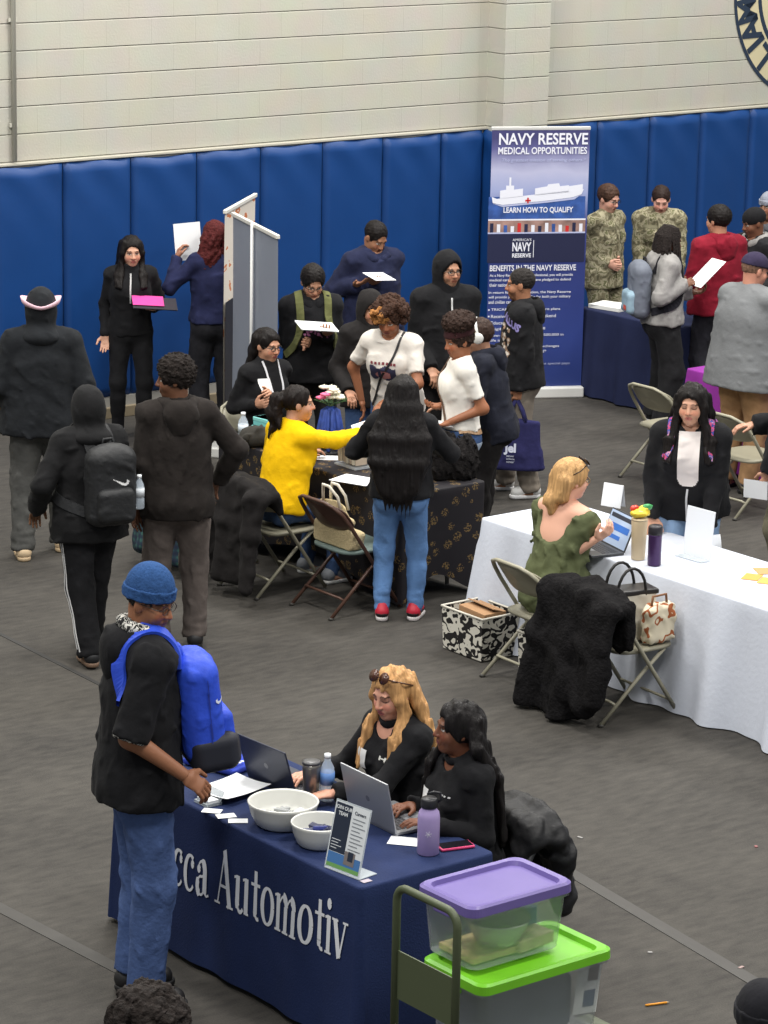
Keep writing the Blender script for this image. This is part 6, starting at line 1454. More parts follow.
hp_ = p.hand_pos(1, .11); p.held('paper_sheet', 'white papers passed across the black table by the person in yellow', 'paper', hp_ + V(.05, .04, .03), p.Rz.T @ V(.9, .2, .28), p.Rz.T @ V(-.2, 1, .25), .30, .22, paperm(), bend=.02)

# 8 boy with glasses reading
p = Person(at(312, 263, 1.66) * V(1, 1, 0), -78, 1.66, 'person with glasses and olive pack straps reading a booklet beside the grey banner', skin=(176, 130, 104), w=.98, head=(6, 30, 0), hands=(dict(px=(326, 331, .24), palm=(0, 0, 1), curl=.15), dict(px=(309, 343, .22), palm=(.7, .3, .3), curl=.8)), **FAR)
p.top(BLK, off=.026, loose=.03, hem=-.08, neck='hood'); p.pants(BLK2, off=.02, bot=.025); p.shoes(BSHOE, BSHOE); p.hair('short', DKHAIR, vol=.010); p.glasses(GLS, .023)
for (x0, z0, w_, h_, c_) in ((0, .30, .20, .055, (150, 90, 130)), (.02, .33, .12, .03, (190, 170, 190))):
    rgp = random.Random(3); bl_ = [[(x + a * .01, y + b * .008) for a, b in ((-1, -1), (1, -1.2), (1.1, 1), (-.8, 1))] for x, y in [(rgp.uniform(-w_ / 2, w_ / 2), rgp.uniform(-h_ / 2, h_ / 2)) for _ in range(26)]]
    p.decal('hoodie', p.P + p.up * z0 + p.lat * x0, -p.fwd, p.up, w_, h_, [lambda X, Y, bl=bl_: np.any([np.hypot(X - q[0][0] - .01, Y - q[0][1] - .008) < .009 for q in bl], 0)], mat(c_, .7), 'chest_print')
e = p.world_thing('backpack', 'olive backpack whose straps cross the black hoodie of the reading boy', 'backpack'); q = p.P + V(0, -.24, .28); v = Vol(q - .33, q + .33, .012); v.add(bx(q, (.14, .08, .2), .05), .01); v.noise(.006, .1, 3, True); vol_obj('pack_body', v, cloth((82, 84, 56)), e)
for sg in (-1, 1): p.ribbon('hoodie', [q + V(sg * .08, .06, .19), p.N + p.lat * sg * .1 + V(0, 0, .1), p.N + p.lat * sg * .115 + V(0, .2, -.06), p.P + V(sg * .15, .2, .22), p.P + V(sg * .2, .06, .12)], .055, cloth((96, 98, 62)), 'shoulder_strap', e, th=.01)
hp_ = p.hand_pos(0, .08); p.held('booklet', 'open booklet in the hand of the boy with glasses', 'booklet', hp_ + V(.07, .02, .035), (1, .1, .1), (.1, 1, -.12), .28, .2, paperm(), th=.006)

# 9 man in navy hoodie
p = Person(at(374, 218, 1.76) * V(1, 1, 0), -62, 1.76, 'person in a navy hoodie looking down at a leaflet against the blue wall', skin=(150, 106, 80), w=1.08, head=(16, 34, 0), hands=(dict(px=(374, 281, .24), palm=(0, 0, 1), curl=.15), dict(px=(362, 283, .24), palm=(0, 0, 1), curl=.15)), **FAR)
p.top(cloth((34, 38, 62)), off=.028, loose=.04, hem=-.08, neck='hood'); p.pants(BLK2, off=.02, bot=.025); p.shoes(BSHOE, BSHOE); p.hair('short', DKHAIR, vol=.0)
p.decal('hoodie', p.P + p.up * .38 + p.lat * -.07, -p.fwd, p.up, .06, .03, [scaled(SWOOSH, .05)], mat((200, 204, 214), .6), 'tick_mark', res=.004)
hp_ = p.hand_pos(0, .1); p.held('paper_sheet', 'folded white leaflet read by the person in the navy hoodie', 'paper', hp_ + V(-.02, .04, .035), (1, .3, .1), (-.2, 1, -.25), .22, .16, paperm())

# 10 hooded person behind the white T-shirt
p = Person(at(370, 295, 1.53) * V(1, 1, 0), -70, 1.55, 'person with a black hood up half hidden behind the woman in the white T-shirt', skin=(178, 130, 104), w=.95, head=(4, 12, 0), hands=(dict(t=(-.2, .25, .95)), dict(t=(.2, .2, .85))), **MID)
p.top(BLK2, off=.024, loose=.03, neck='hoodup', hem=-.08); p.pants(JEAN); p.shoes(BSHOE, BSHOE)

# 11 woman in white T-shirt
p = Person(at(393, 316, 1.50) * V(1, 1, 0), -112, 1.64, 'person with curly blond-tipped hair in a white printed T-shirt behind the black table', skin=(150, 98, 70), lips=(150, 84, 78), w=1.0, bust=1.15, lean=16, hipoff=(0, -.12), head=(4, 22, 0), hands=(dict(t=(-.06, .34, .95), pole=(-1, -.6, -.4)), dict(w=at(364, 410, .80), palm=(0, 0, -1), pole=(.9, -.3, -.2))), **MID)
p.top(mat((218, 212, 204), .85, bump=.3, scale=28., var=.05, vscale=8., spec=.15), 't_shirt', off=.014, loose=.018, sleeve=.36, hem=-.06, neck='crew', band=False); p.pants(JEAN); p.shoes(WSHOE, WSHOE)
h_ = p.hair('curly', hairm((58, 38, 28), curly=True), vol=.024)
v = Vol(p.hc - .25, p.hc + .25, .006); rg = random.Random(4)
for k in range(44): v.add(el(p.hp(rg.uniform(-.02, .10), rg.uniform(.05, .115), rg.uniform(.03, .12)), (.016, .016, .016)), .008)
v.noise(.005, .022, 4); vol_obj('blond_tips', v, hairm((150, 102, 56), curly=True), h_)
p.decal('t_shirt', p.P + p.up * .30 + p.lat * .02, -p.fwd, p.up, .22, .13, [lambda X, Y: (np.abs(X) < .1) & (np.abs(Y) < .05 + .01 * np.sin(X * 60))], mat((52, 52, 78), .7), 'chest_print')
p.decal('t_shirt', p.P + p.up * .30 + p.lat * .02, -p.fwd, p.up, .22, .13, [lambda X, Y: (np.hypot((X - .005) / 1.9, Y + .012) < .032) & (np.sin(X * 70) > -.6)], mat((176, 120, 120), .7), 'print_figures', off=.006)
p.decal('t_shirt', p.P + p.up * .375 + p.lat * .02, -p.fwd, p.up, .2, .03, [lambda X, Y: (np.abs(Y) < .009) & (np.sin(X * 220) > -.3)], mat((120, 50, 60), .7), 'print_heading', off=.005)
p.ribbon('t_shirt', [p.N - p.lat * .1 + p.up * .05, p.P + p.up * .42 + p.fwd * .2 - p.lat * .06, p.P + p.up * .2 + p.fwd * .22 + p.lat * .08, p.P + p.up * .02 + p.fwd * .15 + p.lat * .17], .016, mat((34, 32, 34), .5), 'bag_strap', p.root, th=.005)

# 12 tall man, black hood
p = Person(at(447, 253, 1.76) * V(1, 1, 0), -72, 1.76, 'person with glasses and black hood up standing left of the tall banner', skin=(178, 132, 106), w=1.12, head=(14, 4, 0), hands=(dict(px=(466, 372, .24), curl=.6), dict(px=(434, 376, .28), palm=(0, 0, -1), curl=.5)), beard=.25, **FAR)
p.top(BLK, off=.03, loose=.045, neck='hoodup', hem=-.08); p.pants(BLK2, off=.02, bot=.025); p.shoes(BSHOE, BSHOE); p.glasses(GLS, .024); p.hair('short', DKHAIR)
p.ribbon('hoodie', [p.N + p.fwd * .15, p.P + p.up * .42 + p.fwd * .2], .012, mat((190, 190, 190), .5), 'zipper', p.parts['hoodie'], n=8)
q = p.hand_pos(0, .05); e = p.world_thing('handbag', 'black padded bag held in front of the tall person in the black hood', 'bag'); v = Vol(q - .25, q + .25, .01); v.add(bx(q + V(.08, .04, -.08), (.13, .05, .09), .03), .01); v.noise(.008, .06, 3, True); vol_obj('bag_body', v, cloth((40, 40, 42)), e)

# 14 headphones
p = Person(at(484, 331, 1.47) * V(1, 1, 0), 172, 1.56, 'person wearing white headphones and a dark navy hoodie behind the woman with the headband', skin=(176, 132, 108), w=.92, lean=12, hipoff=(0, -.1), head=(0, 14, 0), hands=(dict(t=(-.16, .3, .96)), dict(px=(449, 382, -.1), palm=(0, 0, 1), curl=.4)), **MID)
p.top(cloth((34, 36, 46)), off=.022, loose=.02, neck='hood', hem=-.1); p.pants(BLK2, off=.02, bot=.025); p.shoes(BSHOE, BSHOE); p.hair('short', hairm((54, 40, 34)), vol=.01)
hb = MB(); hb.tube([p.hp(.1 * math.cos(t), -.012, .02 + .118 * math.sin(t)) for t in np.linspace(0, PI, 18)], .011, 8, flat=.6); o = hb.build('headphones', mat((218, 218, 214), .4), p.root)
for sg in (-1, 1): MB().lathe([(.001, -.016), (.034, -.016), (.038, -.006), (.038, .008), (.03, .018), (.001, .02)], p.hp(sg * .095, -.01, .0), 20, M=Matrix(p.HM.tolist()) @ Matrix.Rotation(sg * PI / 2, 3, 'Y')).build('ear_cup', mat((206, 206, 202), .4), o)

# 13 woman with headband
p = Person(at(463, 320, 1.62) * V(1, 1, 0), 190, 1.60, 'person in profile with a high afro puff, dark headband and white cropped tee', skin=(150, 98, 70), lips=(150, 90, 84), w=.94, bust=1.1, head=(14, 12, 0), hands=(dict(px=(440, 426, .16), palm=(0, 0, 1), curl=.5, pole=(-.2, -1, -.5)), dict(px=(434, 407, -.04), palm=(0, .3, 1), curl=.5)), **MID)
p.top(mat((222, 218, 210), .85, bump=.3, scale=28., var=.05, vscale=8., spec=.15), 'cropped_tee', off=.010, loose=.008, sleeve=.34, hem=.05, neck='crew', band=False, wr=.004); p.pants(mat((56, 78, 116), .85, bump=.4, scale=60., var=.3, vscale=7., spec=.2), 'jeans', off=.012, bot=.035, topz=.05); p.shoes(WSHOE, WSHOE)
v = Vol(p.hc - .3, p.hc + .32, .006); v.add(el(p.hp(0, -.012, .03), (.084, .102, .088), p.HM), .02); v.sub(el(p.hp(0, .115, -.045), (.09, .09, .1), p.HM), .01); v.cut(p.hp(0, 0, -.035), -p.hup); v.add(el(p.hp(0, -.02, .135), (.118, .112, .074), p.HM), .02); v.noise(.007, .03, 3).noise(.004, .016, 4); p.put('hair', v, hairm((44, 30, 24), curly=True))
v = Vol(p.hc - .2, p.hc + .2, .006); v.add(el(p.hp(0, -.012, .035), (.09, .108, .13), p.HM), .01); v.cut(p.hp(0, 0, .04), -p.hup).cut(p.hp(0, 0, .092), p.hup); v.noise(.002, .05, 2); p.put('headband', v, cloth((52, 30, 32)))
p.ribbon('cropped_tee', [p.N + p.lat * .09 + p.up * .06, p.N + p.lat * .1 + p.fwd * .14 - p.up * .08, p.P + p.up * .28 + p.fwd * .2, p.P + p.up * .1 + p.fwd * .16 - p.lat * .1], .02, mat((96, 72, 54), .6), 'bag_strap', p.root, th=.005)
q = p.P + V(-.13, -.11, -.09); p.decal('jeans', q, nrm(V(.75, .66, 0)), V(0, 0, 1), .15, .15, [[(-.05, .055), (.05, .055), (.05, -.03), (0, -.055), (-.05, -.03)]], mat((170, 184, 202), .8), 'pocket')
p.ribbon('jeans', [p.P + V(-.2, .05, .06), p.P + V(-.2, -.15, .06), p.P + V(0, -.25, .06)], .03, mat((150, 120, 90), .5, var=.4, vscale=60.), 'belt', p.root, th=.006, n=14)
hp_ = p.hand_pos(0, .1); p.held('paper_sheet', 'white sheet held by the person with the headband', 'paper', hp_ + V(.03, .04, .02), (1, .2, 0), (0, 1, .1), .2, .26, paperm())

# 15 man with tote
p = Person(at(517, 494), 176, 1.66, 'person in profile in black printed hoodie, carrying a tote before the tall banner', skin=(160, 112, 84), w=1.05, head=(0, 4, 0), hands=(dict(px=(517, 402, .20), palm=(1, .3, 0), curl=.85), dict(t=(.18, .24, 1.0))), feet=((-.10, -.10, 16), (.12, .10, 4)), beard=.5, brow=(26, 20, 18), **MID)
p.top(BLK, off=.028, loose=.04, neck='hood', hem=-.06); p.pants(cloth((122, 114, 104)), off=.03, bot=.035, pool=1.); p.shoes(WSHOE, mat((222, 222, 222), .5), lace=WSHOE); p.hair('short', mat((26, 21, 19), .85, bump=.5, scale=120.), vol=-.002)
rgp = random.Random(8)
mb_ = [(rgp.uniform(-.05, .05), rgp.uniform(-.13, .13), rgp.uniform(.008, .022)) for _ in range(40)]
q = p.P + p.up * .27 - p.lat * .12 + p.fwd * .1
p.decal('hoodie', q, nrm(p.lat * .72 - p.fwd * .7), p.up, .15, .30, [lambda X, Y: np.any([np.hypot(X - a, Y - b) < r for a, b, r in mb_[:20]], 0)], mat((150, 124, 104), .7), 'chest_print'); p.decal('hoodie', q, nrm(p.lat * .72 - p.fwd * .7), p.up, .15, .30, [lambda X, Y: np.any([np.hypot(X - a, Y - b) < r * .7 for a, b, r in mb_[20:]], 0)], mat((206, 196, 184), .7), 'print_highlights', off=.006)
q2 = p.P + p.up * .42 - p.lat * .13 + p.fwd * .05; dd = nrm(p.lat * .8 - p.fwd * .6); vs, fs = text_mesh('ALLUS', .075, bold=.004)
def glyph(X, Y, tri=[[vs[i] for i in f] for f in fs]):
    out = np.zeros(X.shape, bool)
    for t in tri:
        ins = np.ones(X.shape, bool); a = sum(t[i][0] * t[(i + 1) % len(t)][1] - t[(i + 1) % len(t)][0] * t[i][1] for i in range(len(t)))
        for i in range(len(t)):
            (x1, y1), (x2, y2) = t[i], t[(i + 1) % len(t)]; ins &= ((x2 - x1) * (Y - y1) - (y2 - y1) * (X - x1)) * (1 if a > 0 else -1) >= 0
        out |= ins
    return out
p.decal('hoodie', q2, dd, p.up + p.lat * .0 - p.fwd * .5, .26, .08, [glyph], mat((140, 132, 190), .7), 'lettering', res=.004)
hw = p.wld(p.hand_pos(0, .09)); e = empty('tote_bag', (hw[0], hw[1], hw[2] - .52), math.radians(p.face - 90 - 94), 'navy tote bag with white lettering hanging from a hand', 'bag')
v = Vol((-.3, -.14, -.02), (.3, .14, .56), .009); v.add(rc((0, 0, .03), (0, 0, .36), .05, .02, V(1, 0, 0), 4.6), .01); v.add(bx((0, 0, .19), (.175, .025, .18), .02), .03); v.cut((0, 0, .385), (0, 0, 1)); v.noise(.008, .14, 3, True, (1, 1, .5)); v.cut((0, 0, .002), (0, 0, -1)); tb = vol_obj('bag_body', v, cloth((44, 44, 84)), e)
for sy in (-1, 1): MB().tube([(-.07, sy * .02, .36), (-.045, sy * .015, .44), (-.008, 0, .515), (.008, 0, .515), (.045, sy * .015, .44), (.07, sy * .02, .36)], .010, 6, flat=1.5).build('handle', cloth((44, 44, 84)), e)
mb = MB(); Z_ = np.zeros(3)
def totetext(t, size, x, z, bold):
    vs, fs = text_mesh(t, size, bold=bold); P0 = np.array([(-(a + x) * 1., -.16, b + z) for a, b in vs]); P0[:, 0] *= -1
    Q, ok = v.march(P0, V(0, 1, 0), .3, .004); mb.add(Q, fs)
totetext('Jel', .085, -.03, .17, .004)
for k in range(3): totetext(('career', 'college', 'center')[k], .022, -.03, .115 - .022 * k, .0004)
mb.build('lettering', mat((200, 204, 222), .7), tb, fixn=False)

# 16 woman with very long black hair
p = Person(at(398, 619), 84, 1.53, 'person with waist-long black hair, blue jeans and red and black sneakers seen from behind', skin=(170, 124, 98), w=1.0, head=(0, 14, 0), hands=(dict(t=(-.14, .32, 1.02), pole=(-1, -.5, -.6)), dict(t=(.14, .34, 1.04), pole=(1, -.5, -.6))), feet=((-.10, -.02, 8), (.10, .02, -10)), **MID)
p.top(BLK, 'jacket', off=.024, loose=.02, hem=-.02, neck='none'); p.pants(mat((88, 122, 168), .8, bump=.4, scale=60., var=.25, vscale=7., spec=.2), 'jeans', off=.014, bot=.012, wr=.005, pool=.5); p.shoes(mat((176, 30, 52), .5), mat((214, 208, 206), .5), 'sneaker', lace=mat((28, 26, 28), .6), ankle=.02)
v = Vol(p.hc - V(.3, .34, .75), p.hc + V(.3, .25, .2), .0085); h = p.hs
v.add(el(p.hp(0, -.018, .035), (.09, .11, .1), p.HM), .02); v.sub(el(p.hp(0, .12, -.03), (.082, .085, .1), p.HM), .012)
for x in np.linspace(-1, 1, 11):
    pts = [p.hp(x * .07, -.06 - .04 * (1 - x * x), .05), p.hp(x * .10, -.085 - .02 * (1 - x * x), -.09), p.N + V(x * .165, -.13 - .02 * (1 - x * x), -.10), p.P + V(x * .155, -.155 - .02 * (1 - x * x), .22), p.P + V(x * .10, -.165, .0 + .05 * abs(x))]
    for a, b in zip(pts, pts[1:]): v.add(rc(a, b, .032, .03), .03)
for x in np.linspace(-.8, .8, 7): v.add(rc(p.P + V(x * .11, -.165, .06), p.P + V(x * .09, -.17, -.09 - .04 * ((x * 7) % 1)), .02, .004), .012)
v.noise(.006, .05, 3, True, (1.8, 1.8, .25)); p.put('hair', v, hairm((20, 17, 17)))
for i in (0, 1):
    a, t = p.A[i], p.toe[i]; f = V(a[0], a[1], 0); vv = Vol(f - .2, f + V(.2, .2, .25), .007); vv.add(rc(f - t * .03 + V(0, 0, .055), f + t * .11 + V(0, 0, .045), .0435, .036), .02); vv.cut(f + V(0, 0, .055), V(0, 0, 1)); vv.cut(f + V(0, 0, .026), V(0, 0, -1)); vol_obj('lower_panel', vv, mat((26, 24, 26), .5), p.parts['sneaker'])

# 17 blonde in green dress
p = Person(cbl_loc + UU * .05, WANG + 2, 1.60, 'person with blonde hair in a low-backed olive green dress seated at the white table', skin=(216, 166, 142), lips=(190, 110, 104), sit=True, w=1.06, bust=1.0, lean=8, head=(-16, 6, 0), hands=(dict(t=(-.12, .40, .82)), dict(w=at(606, 533, .92), palm=(-.6, .2, .3), curl=.55, pole=(.5, -.1, -1))), vx=.009, hvx=.005)
GRN = mat((86, 92, 64), .8, bump=.4, scale=24., var=.12, vscale=8., spec=.2)
lo, hi = p.box(.14); v = Vol(lo, hi, .009); p.torso(v, .014); v.add(rc(p.P + p.up * .26, p.P + p.up * .0, .12, .16, p.lat, 1.35), .04)
for i in (0, 1): v.add(rc(p.HJ[i] + V(0, 0, 0), p.K[i] + V(0, -.02, -.01), .105, .09), .06)
v.add(rc(p.P + V(0, 0, -.0), p.P + V(0, .25, -.02), .11, .10, p.lat, 1.7), .06); v.add(el(p.P + V(0, -.06, -.07), (.20, .12, .10)), .05)
v.cut(p.P + V(0, 0, .60), V(0, 0, 1)); top_ = p.P + p.up * .43
v.cut(top_, p.up, (p.P + V(-.5, -.5, .15), p.P + V(.5, .5, .95))); v.sub(el(p.N - p.fwd * .20 - p.up * .06, (.19, .17, .17), p.M), .01)
for i in (0, 1):
    a = p.S[i]; b = a + (p.El[i] - a) * .75; c = (a + b) / 2; sg = (-1, 1)[i]; v.add(rc(a + V(sg * .02, 0, -.03), b, .075, .078), .02); v.add(ring(b + (b - a) * .05, b - a, .055, .016, 1.5), .01)
v.noise(.008, .10, 3).noise(.012, .075, 7, True, (1.5, 1.5, .4)); p.put('dress', v, GRN)
p.pants(mat((206, 198, 194), .8, bump=.3, scale=30., spec=.2), off=.008, bot=.012); p.shoes(mat((190, 170, 150), .6), WSHOE)
BLN = hairm((186, 146, 98), .3)
v = Vol(p.hc - V(.22, .26, .35), p.hc + .24, .0055); v.add(el(p.hp(0, -.018, .037), (.094, .112, .1), p.HM), .02); v.sub(el(p.hp(0, .118, -.032), (.082, .085, .1), p.HM), .012)
for x in np.linspace(-1, 1, 7): v.add(rc(p.hp(x * .07, -.075, .0), p.hp(x * .06, -.10 + .02 * abs(x), -.10), .04, .035), .03)
v.add(el(p.hp(-.01, -.125, -.135), (.05, .045, .05), p.HM), .025).add(el(p.hp(.0, -.11, -.18), (.035, .03, .05), p.HM), .02); v.noise(.005, .045, 3, True, (1.6, 1.6, .5)); p.put('hair', v, BLN)
mb = MB()
for sg in (-1, 1): mb.lathe([(.001, 0), (.026, .0), (.028, .004), (.001, .008)], p.hp(sg * .034, .068, .118), 14, M=Matrix(p.HM.tolist()) @ Matrix.Rotation(-.9, 3, 'X')); mb.tube([p.hp(sg * .06, .065, .115), p.hp(sg * .098, -.0, .075), p.hp(sg * .1, -.05, .05)], .003, 5)
mb.build('sunglasses', mat((36, 28, 26), .2), p.root); p.glasses(mat((150, 120, 80), .3, metal=.5))

# 18 girl in black zip hoodie at the white table
p = Person(at(691, 404, 1.55) * V(1, 1, 0), -100, 1.66, 'person with dark wavy hair, black zip hoodie and white top standing behind the white table', skin=(198, 150, 124), lips=(176, 104, 96), w=1.16, bust=1.2, fat=.13, lean=14, hipoff=(0, -.24), head=(-6, 4, 0), eyes='down', hands=(dict(px=(704, 545, .12), palm=(.6, .3, 0), curl=.6), dict(w=at(652, 528, .78), palm=(0, 0, -1), curl=.3)), **MID)
p.top(BLK, 'zip_hoodie', off=.020, loose=.022, hem=-.04, neck='none', vneck=.0); p.pants(mat((120, 146, 178), .8, bump=.4, scale=60., var=.2, vscale=7.), 'jeans', off=.014, bot=.014); p.shoes(WSHOE, WSHOE); p.hair('wavy', DKHAIR, length=.28, wid=.10, vol=.008)
U_ = p.P + p.up * .33; p.decal('zip_hoodie', U_, -p.fwd, p.up, .26, .40, [lambda X, Y: (np.abs(X) < .062 + .016 * np.clip((Y + .1) / .2, -1, 1)) & (Y > -.115) & (Y < .2) & (np.hypot(X / .062, np.minimum(Y + .06, 0) / .06) < 1.04)], mat((216, 208, 204), .8), 'white_top', off=.004)
p.ribbon('zip_hoodie', [p.P + p.up * .21 + p.fwd * .25, p.P + p.up * .1 + p.fwd * .25, p.P - p.up * .03 + p.fwd * .2], .012, mat((190, 190, 192), .4), 'zipper', p.parts['zip_hoodie'], n=12)
FLW = ramp_mat('floral_print', [(0, (60, 60, 130)), (.42, (176, 72, 112)), (.52, (70, 84, 150)), (.6, (196, 140, 168)), (.66, (50, 56, 110))], 26., 2.)
e = p.world_thing('backpack', 'backpack with pink and blue floral straps worn by the girl in the black hoodie', 'backpack'); q = p.P + V(0, -.26, .28); v = Vol(q - .33, q + .33, .012); v.add(bx(q, (.14, .08, .2), .05), .01); v.noise(.006, .1, 3, True); vol_obj('pack_body', v, FLW, e)
for sg in (-1, 1): p.ribbon('zip_hoodie', [q + V(sg * .08, .06, .19), p.N + p.lat * sg * .11 + V(0, 0, .09), p.N + p.lat * sg * .125 + V(0, .2, -.06), p.P + V(sg * .14, .24, .33)], .045, FLW, 'shoulder_strap', e, th=.01)
hp_ = p.hand_pos(0, .1); p.held('paper_sheet', 'crumpled white papers in the lowered hand of the girl in the black hoodie', 'paper', hp_ + V(-.02, .05, -.07), (1, .4, -.1), (.2, .3, 1), .17, .20, paperm(), bend=.03)

# 19, 20 uniformed pair
CAMO = ramp_mat('camouflage', [(0, (84, 80, 62)), (.38, (112, 106, 84)), (.47, (150, 144, 120)), (.56, (98, 98, 70)), (.64, (172, 164, 138))], 16., 3., .9, dist=.8)
def uniform(p):
    p.top(CAMO, 'uniform_shirt', off=.020, loose=.025, hem=-.10, neck='collar', band=False); p.pants(CAMO, 'uniform_trousers', off=.02, bot=.025); p.shoes(mat((70, 62, 50), .7), mat((50, 46, 40), .7), 'boot', ankle=.03)
    for sg in (-1, 1): p.decal('uniform_shirt', p.P + p.up * .35 + p.lat * sg * .085, -p.fwd, p.up, .12, .13, [lambda X, Y: (np.abs(X) < .055) & (np.abs(Y) < .06)], CAMO, 'chest_pocket', off=.008); p.decal('uniform_shirt', p.P + p.up * .425 + p.lat * sg * .085, -p.fwd, p.up, .12, .026, [lambda X, Y: np.abs(Y) < .02], mat((120, 116, 92), .8), 'name_tape', off=.006)
    p.ribbon('uniform_shirt', [p.N + p.fwd * .15 - p.up * .02, p.P + p.up * .3 + p.fwd * .22, p.P - p.up * .08 + p.fwd * .2], .03, CAMO, 'placket', p.parts['uniform_shirt'], n=14)
p = Person(at(607, 184, 1.68) * V(1, 1, 0), -42, 1.68, 'person with glasses in camouflage uniform, hands clasped, beside the tall banner', skin=(206, 156, 136), w=1.0, head=(0, 16, 0), hands=(dict(px=(619, 264, .12), palm=(1, 0, 0), curl=.75), dict(px=(615, 267, .17), palm=(-1, 0, 0), curl=.7)), **FAR)
uniform(p); p.hair('short', hairm((66, 46, 36)), vol=.006); p.glasses(GLS)
p = Person(at(661, 187, 1.60) * V(1, 1, 0), -92, 1.64, 'person with tied back dark hair in camouflage uniform leaning over the dark navy table', skin=(210, 160, 142), w=1.12, bust=.9, lean=10, hipoff=(0, -.06), head=(0, 26, 0), eyes='down', hands=(dict(px=(678, 300, .2)), dict(px=(640, 302, .2))), **FAR)
uniform(p); p.hair('bun', hairm((44, 32, 28)))

# 21 dreadlocks and grey hoodie
p = Person(at(667, 226, 1.62) * V(1, 1, 0), 12, 1.62, 'person with shoulder-length locs in a grey cropped hoodie reading a page at the navy table', skin=(112, 74, 54), w=.94, head=(0, 14, 0), hands=(dict(px=(700, 292, -.03), palm=(.3, 0, 1), curl=.5), dict(px=(690, 282, .10), palm=(-.6, .2, -.3), curl=.45)), **FAR)
p.top(cloth((140, 138, 136)), off=.026, loose=.04, hem=-.02, neck='hood'); p.pants(cloth((32, 32, 34)), off=.03, bot=.06); p.shoes(BSHOE, WSHOE); p.hair('dreads', hairm((32, 26, 24), curly=True), length=.15)
i_ = p.W[1] - p.hd[1] * .005; v = Vol(i_ - .1, i_ + .1, .007); v.add(ring(i_, p.hd[1], .026, .009, 1.6), .01); vol_obj('wristband', v, mat((226, 110, 50), .5), p.root)
p.backpack('hoodie', 'grey and pale blue backpack on the person with locs', mat((104, 110, 122), .7, var=.15), mat((140, 166, 182), .7, var=.2, vscale=10.), size=(.29, .44, .15), shift=(.02, 0, -.03), strapm=cloth((34, 34, 40)))
c, fw, up, la, M_ = p.pk; p.decal('backpack_pocket', c - up * .13 + la * .03, -fw, up, .07, .05, [lambda X, Y: np.abs(Y) < .02], mat((196, 80, 60), .6), 'patch', p.parts['backpack_pocket'])
hp_ = p.hand_pos(1, .12); p.held('paper_sheet', 'long white page held up in both hands by the person with locs', 'paper', hp_ + V(-.02, .11, .05), (.9, .25, 0), (0, .75, .62), .2, .30, paperm())

# 22 maroon hoodie
p = Person(at(721, 205, 1.74) * V(1, 1, 0), 118, 1.73, 'person in a dark red hoodie at the navy table, seen from behind', skin=(176, 128, 102), w=1.05, head=(20, 2, 0), hands=(dict(t=(-.16, .34, 1.05)), dict(t=(.2, .3, 1.0))), **FAR)
p.top(cloth((124, 26, 42)), off=.028, loose=.04, hem=-.06, neck='hood'); p.pants(cloth((46, 46, 52)), off=.016, bot=.02); p.shoes(BSHOE, BSHOE); p.hair('short', DKHAIR, vol=.008)
q = p.wld(V(-.16, -.1, .2)); e = empty('tote_bag', tuple(at(681, 394, .12)), math.radians(10), 'teal fabric bag hanging behind the person with locs', 'bag'); v = Vol((-.2, -.1, -.02), (.2, .1, .62), .01); v.add(bx((0, 0, .2), (.11, .03, .2), .02), .01); v.add(rc((0, 0, .05), (0, 0, .34), .045, .02, V(1, 0, 0), 2.6), .02); v.noise(.01, .12, 3, True); vol_obj('bag_body', v, cloth((30, 130, 138)), e)
for sy in (-1, 1): MB().tube([(-.05, sy * .02, .38), (-.01, 0, .56), (.01, 0, .56), (.05, sy * .02, .38)], .009, 6).build('handle', cloth((30, 130, 138)), e)

# 26, 23 at the right edge
p = Person(at(770, 200, 1.68) * V(1, 1, 0) + V(.05, .3, 0), -130, 1.70, 'person in a pale grey knit beanie at the right edge behind the black beanie', skin=(130, 90, 68), w=1.05, **FAR)
p.top(cloth((80, 82, 88)), off=.028, loose=.04, neck='hood'); p.pants(BLK2); p.shoes(BSHOE, BSHOE); p.beanie(cloth((126, 130, 142)), brim=True, low=.03)
p = Person(at(757, 208, 1.66) * V(1, 1, 0), -140, 1.66, 'person in a black beanie and black vest with a grey hood at the right edge', skin=(112, 74, 54), w=1.08, head=(-20, 14, 0), hands=(dict(t=(-.2, .3, 1.0)), dict(t=(.16, .32, 1.0))), **FAR)
p.top(cloth((36, 36, 38)), 'vest', off=.02, loose=.02, neck='hood', hoodm=cloth((136, 134, 132)), seed=12); p.pants(BLK2, off=.02, bot=.03); p.shoes(BSHOE, BSHOE); p.beanie(cloth((26, 26, 28)), brim=False, low=.015)

# 24 grey polo
p = Person(at(748, 251, 1.78) * V(1, 1, 0), 40, 1.76, 'heavy-set person in a grey polo shirt, khaki trousers and a navy cap seen from behind', skin=(196, 138, 116), w=1.22, fat=.30, head=(-18, 12, 0), lean=5, hands=(dict(t=(-.28, .42, 1.0)), dict(t=(.3, .45, .98))), **MID)
p.top(mat((112, 114, 116), .8, bump=.35, scale=26., var=.06, vscale=6., spec=.2), 'polo_shirt', off=.028, loose=.045, sleeve=.46, hem=-.16, neck='collar', band=False, wr=.004); p.pants(cloth((156, 122, 88)), off=.02, bot=.03); p.shoes(BSHOE, BSHOE)
p.hair('short', hairm((120, 92, 76)), vol=-.004)
v = Vol(p.hc - .2, p.hc + .24, .006); v.add(el(p.hp(0, -.012, .045), (.09, .108, .094), p.HM), .02); v.cut(p.hp(0, 0, .038), -p.hup); o = p.put('cap', v, cloth((50, 44, 66)))
v = Vol(p.hc - .25, p.hc + .28, .006); v.add(el(p.hp(0, .12, .036), (.075, .085, .008), p.HM), .01); p.put('visor', v, cloth((46, 42, 62)), o)

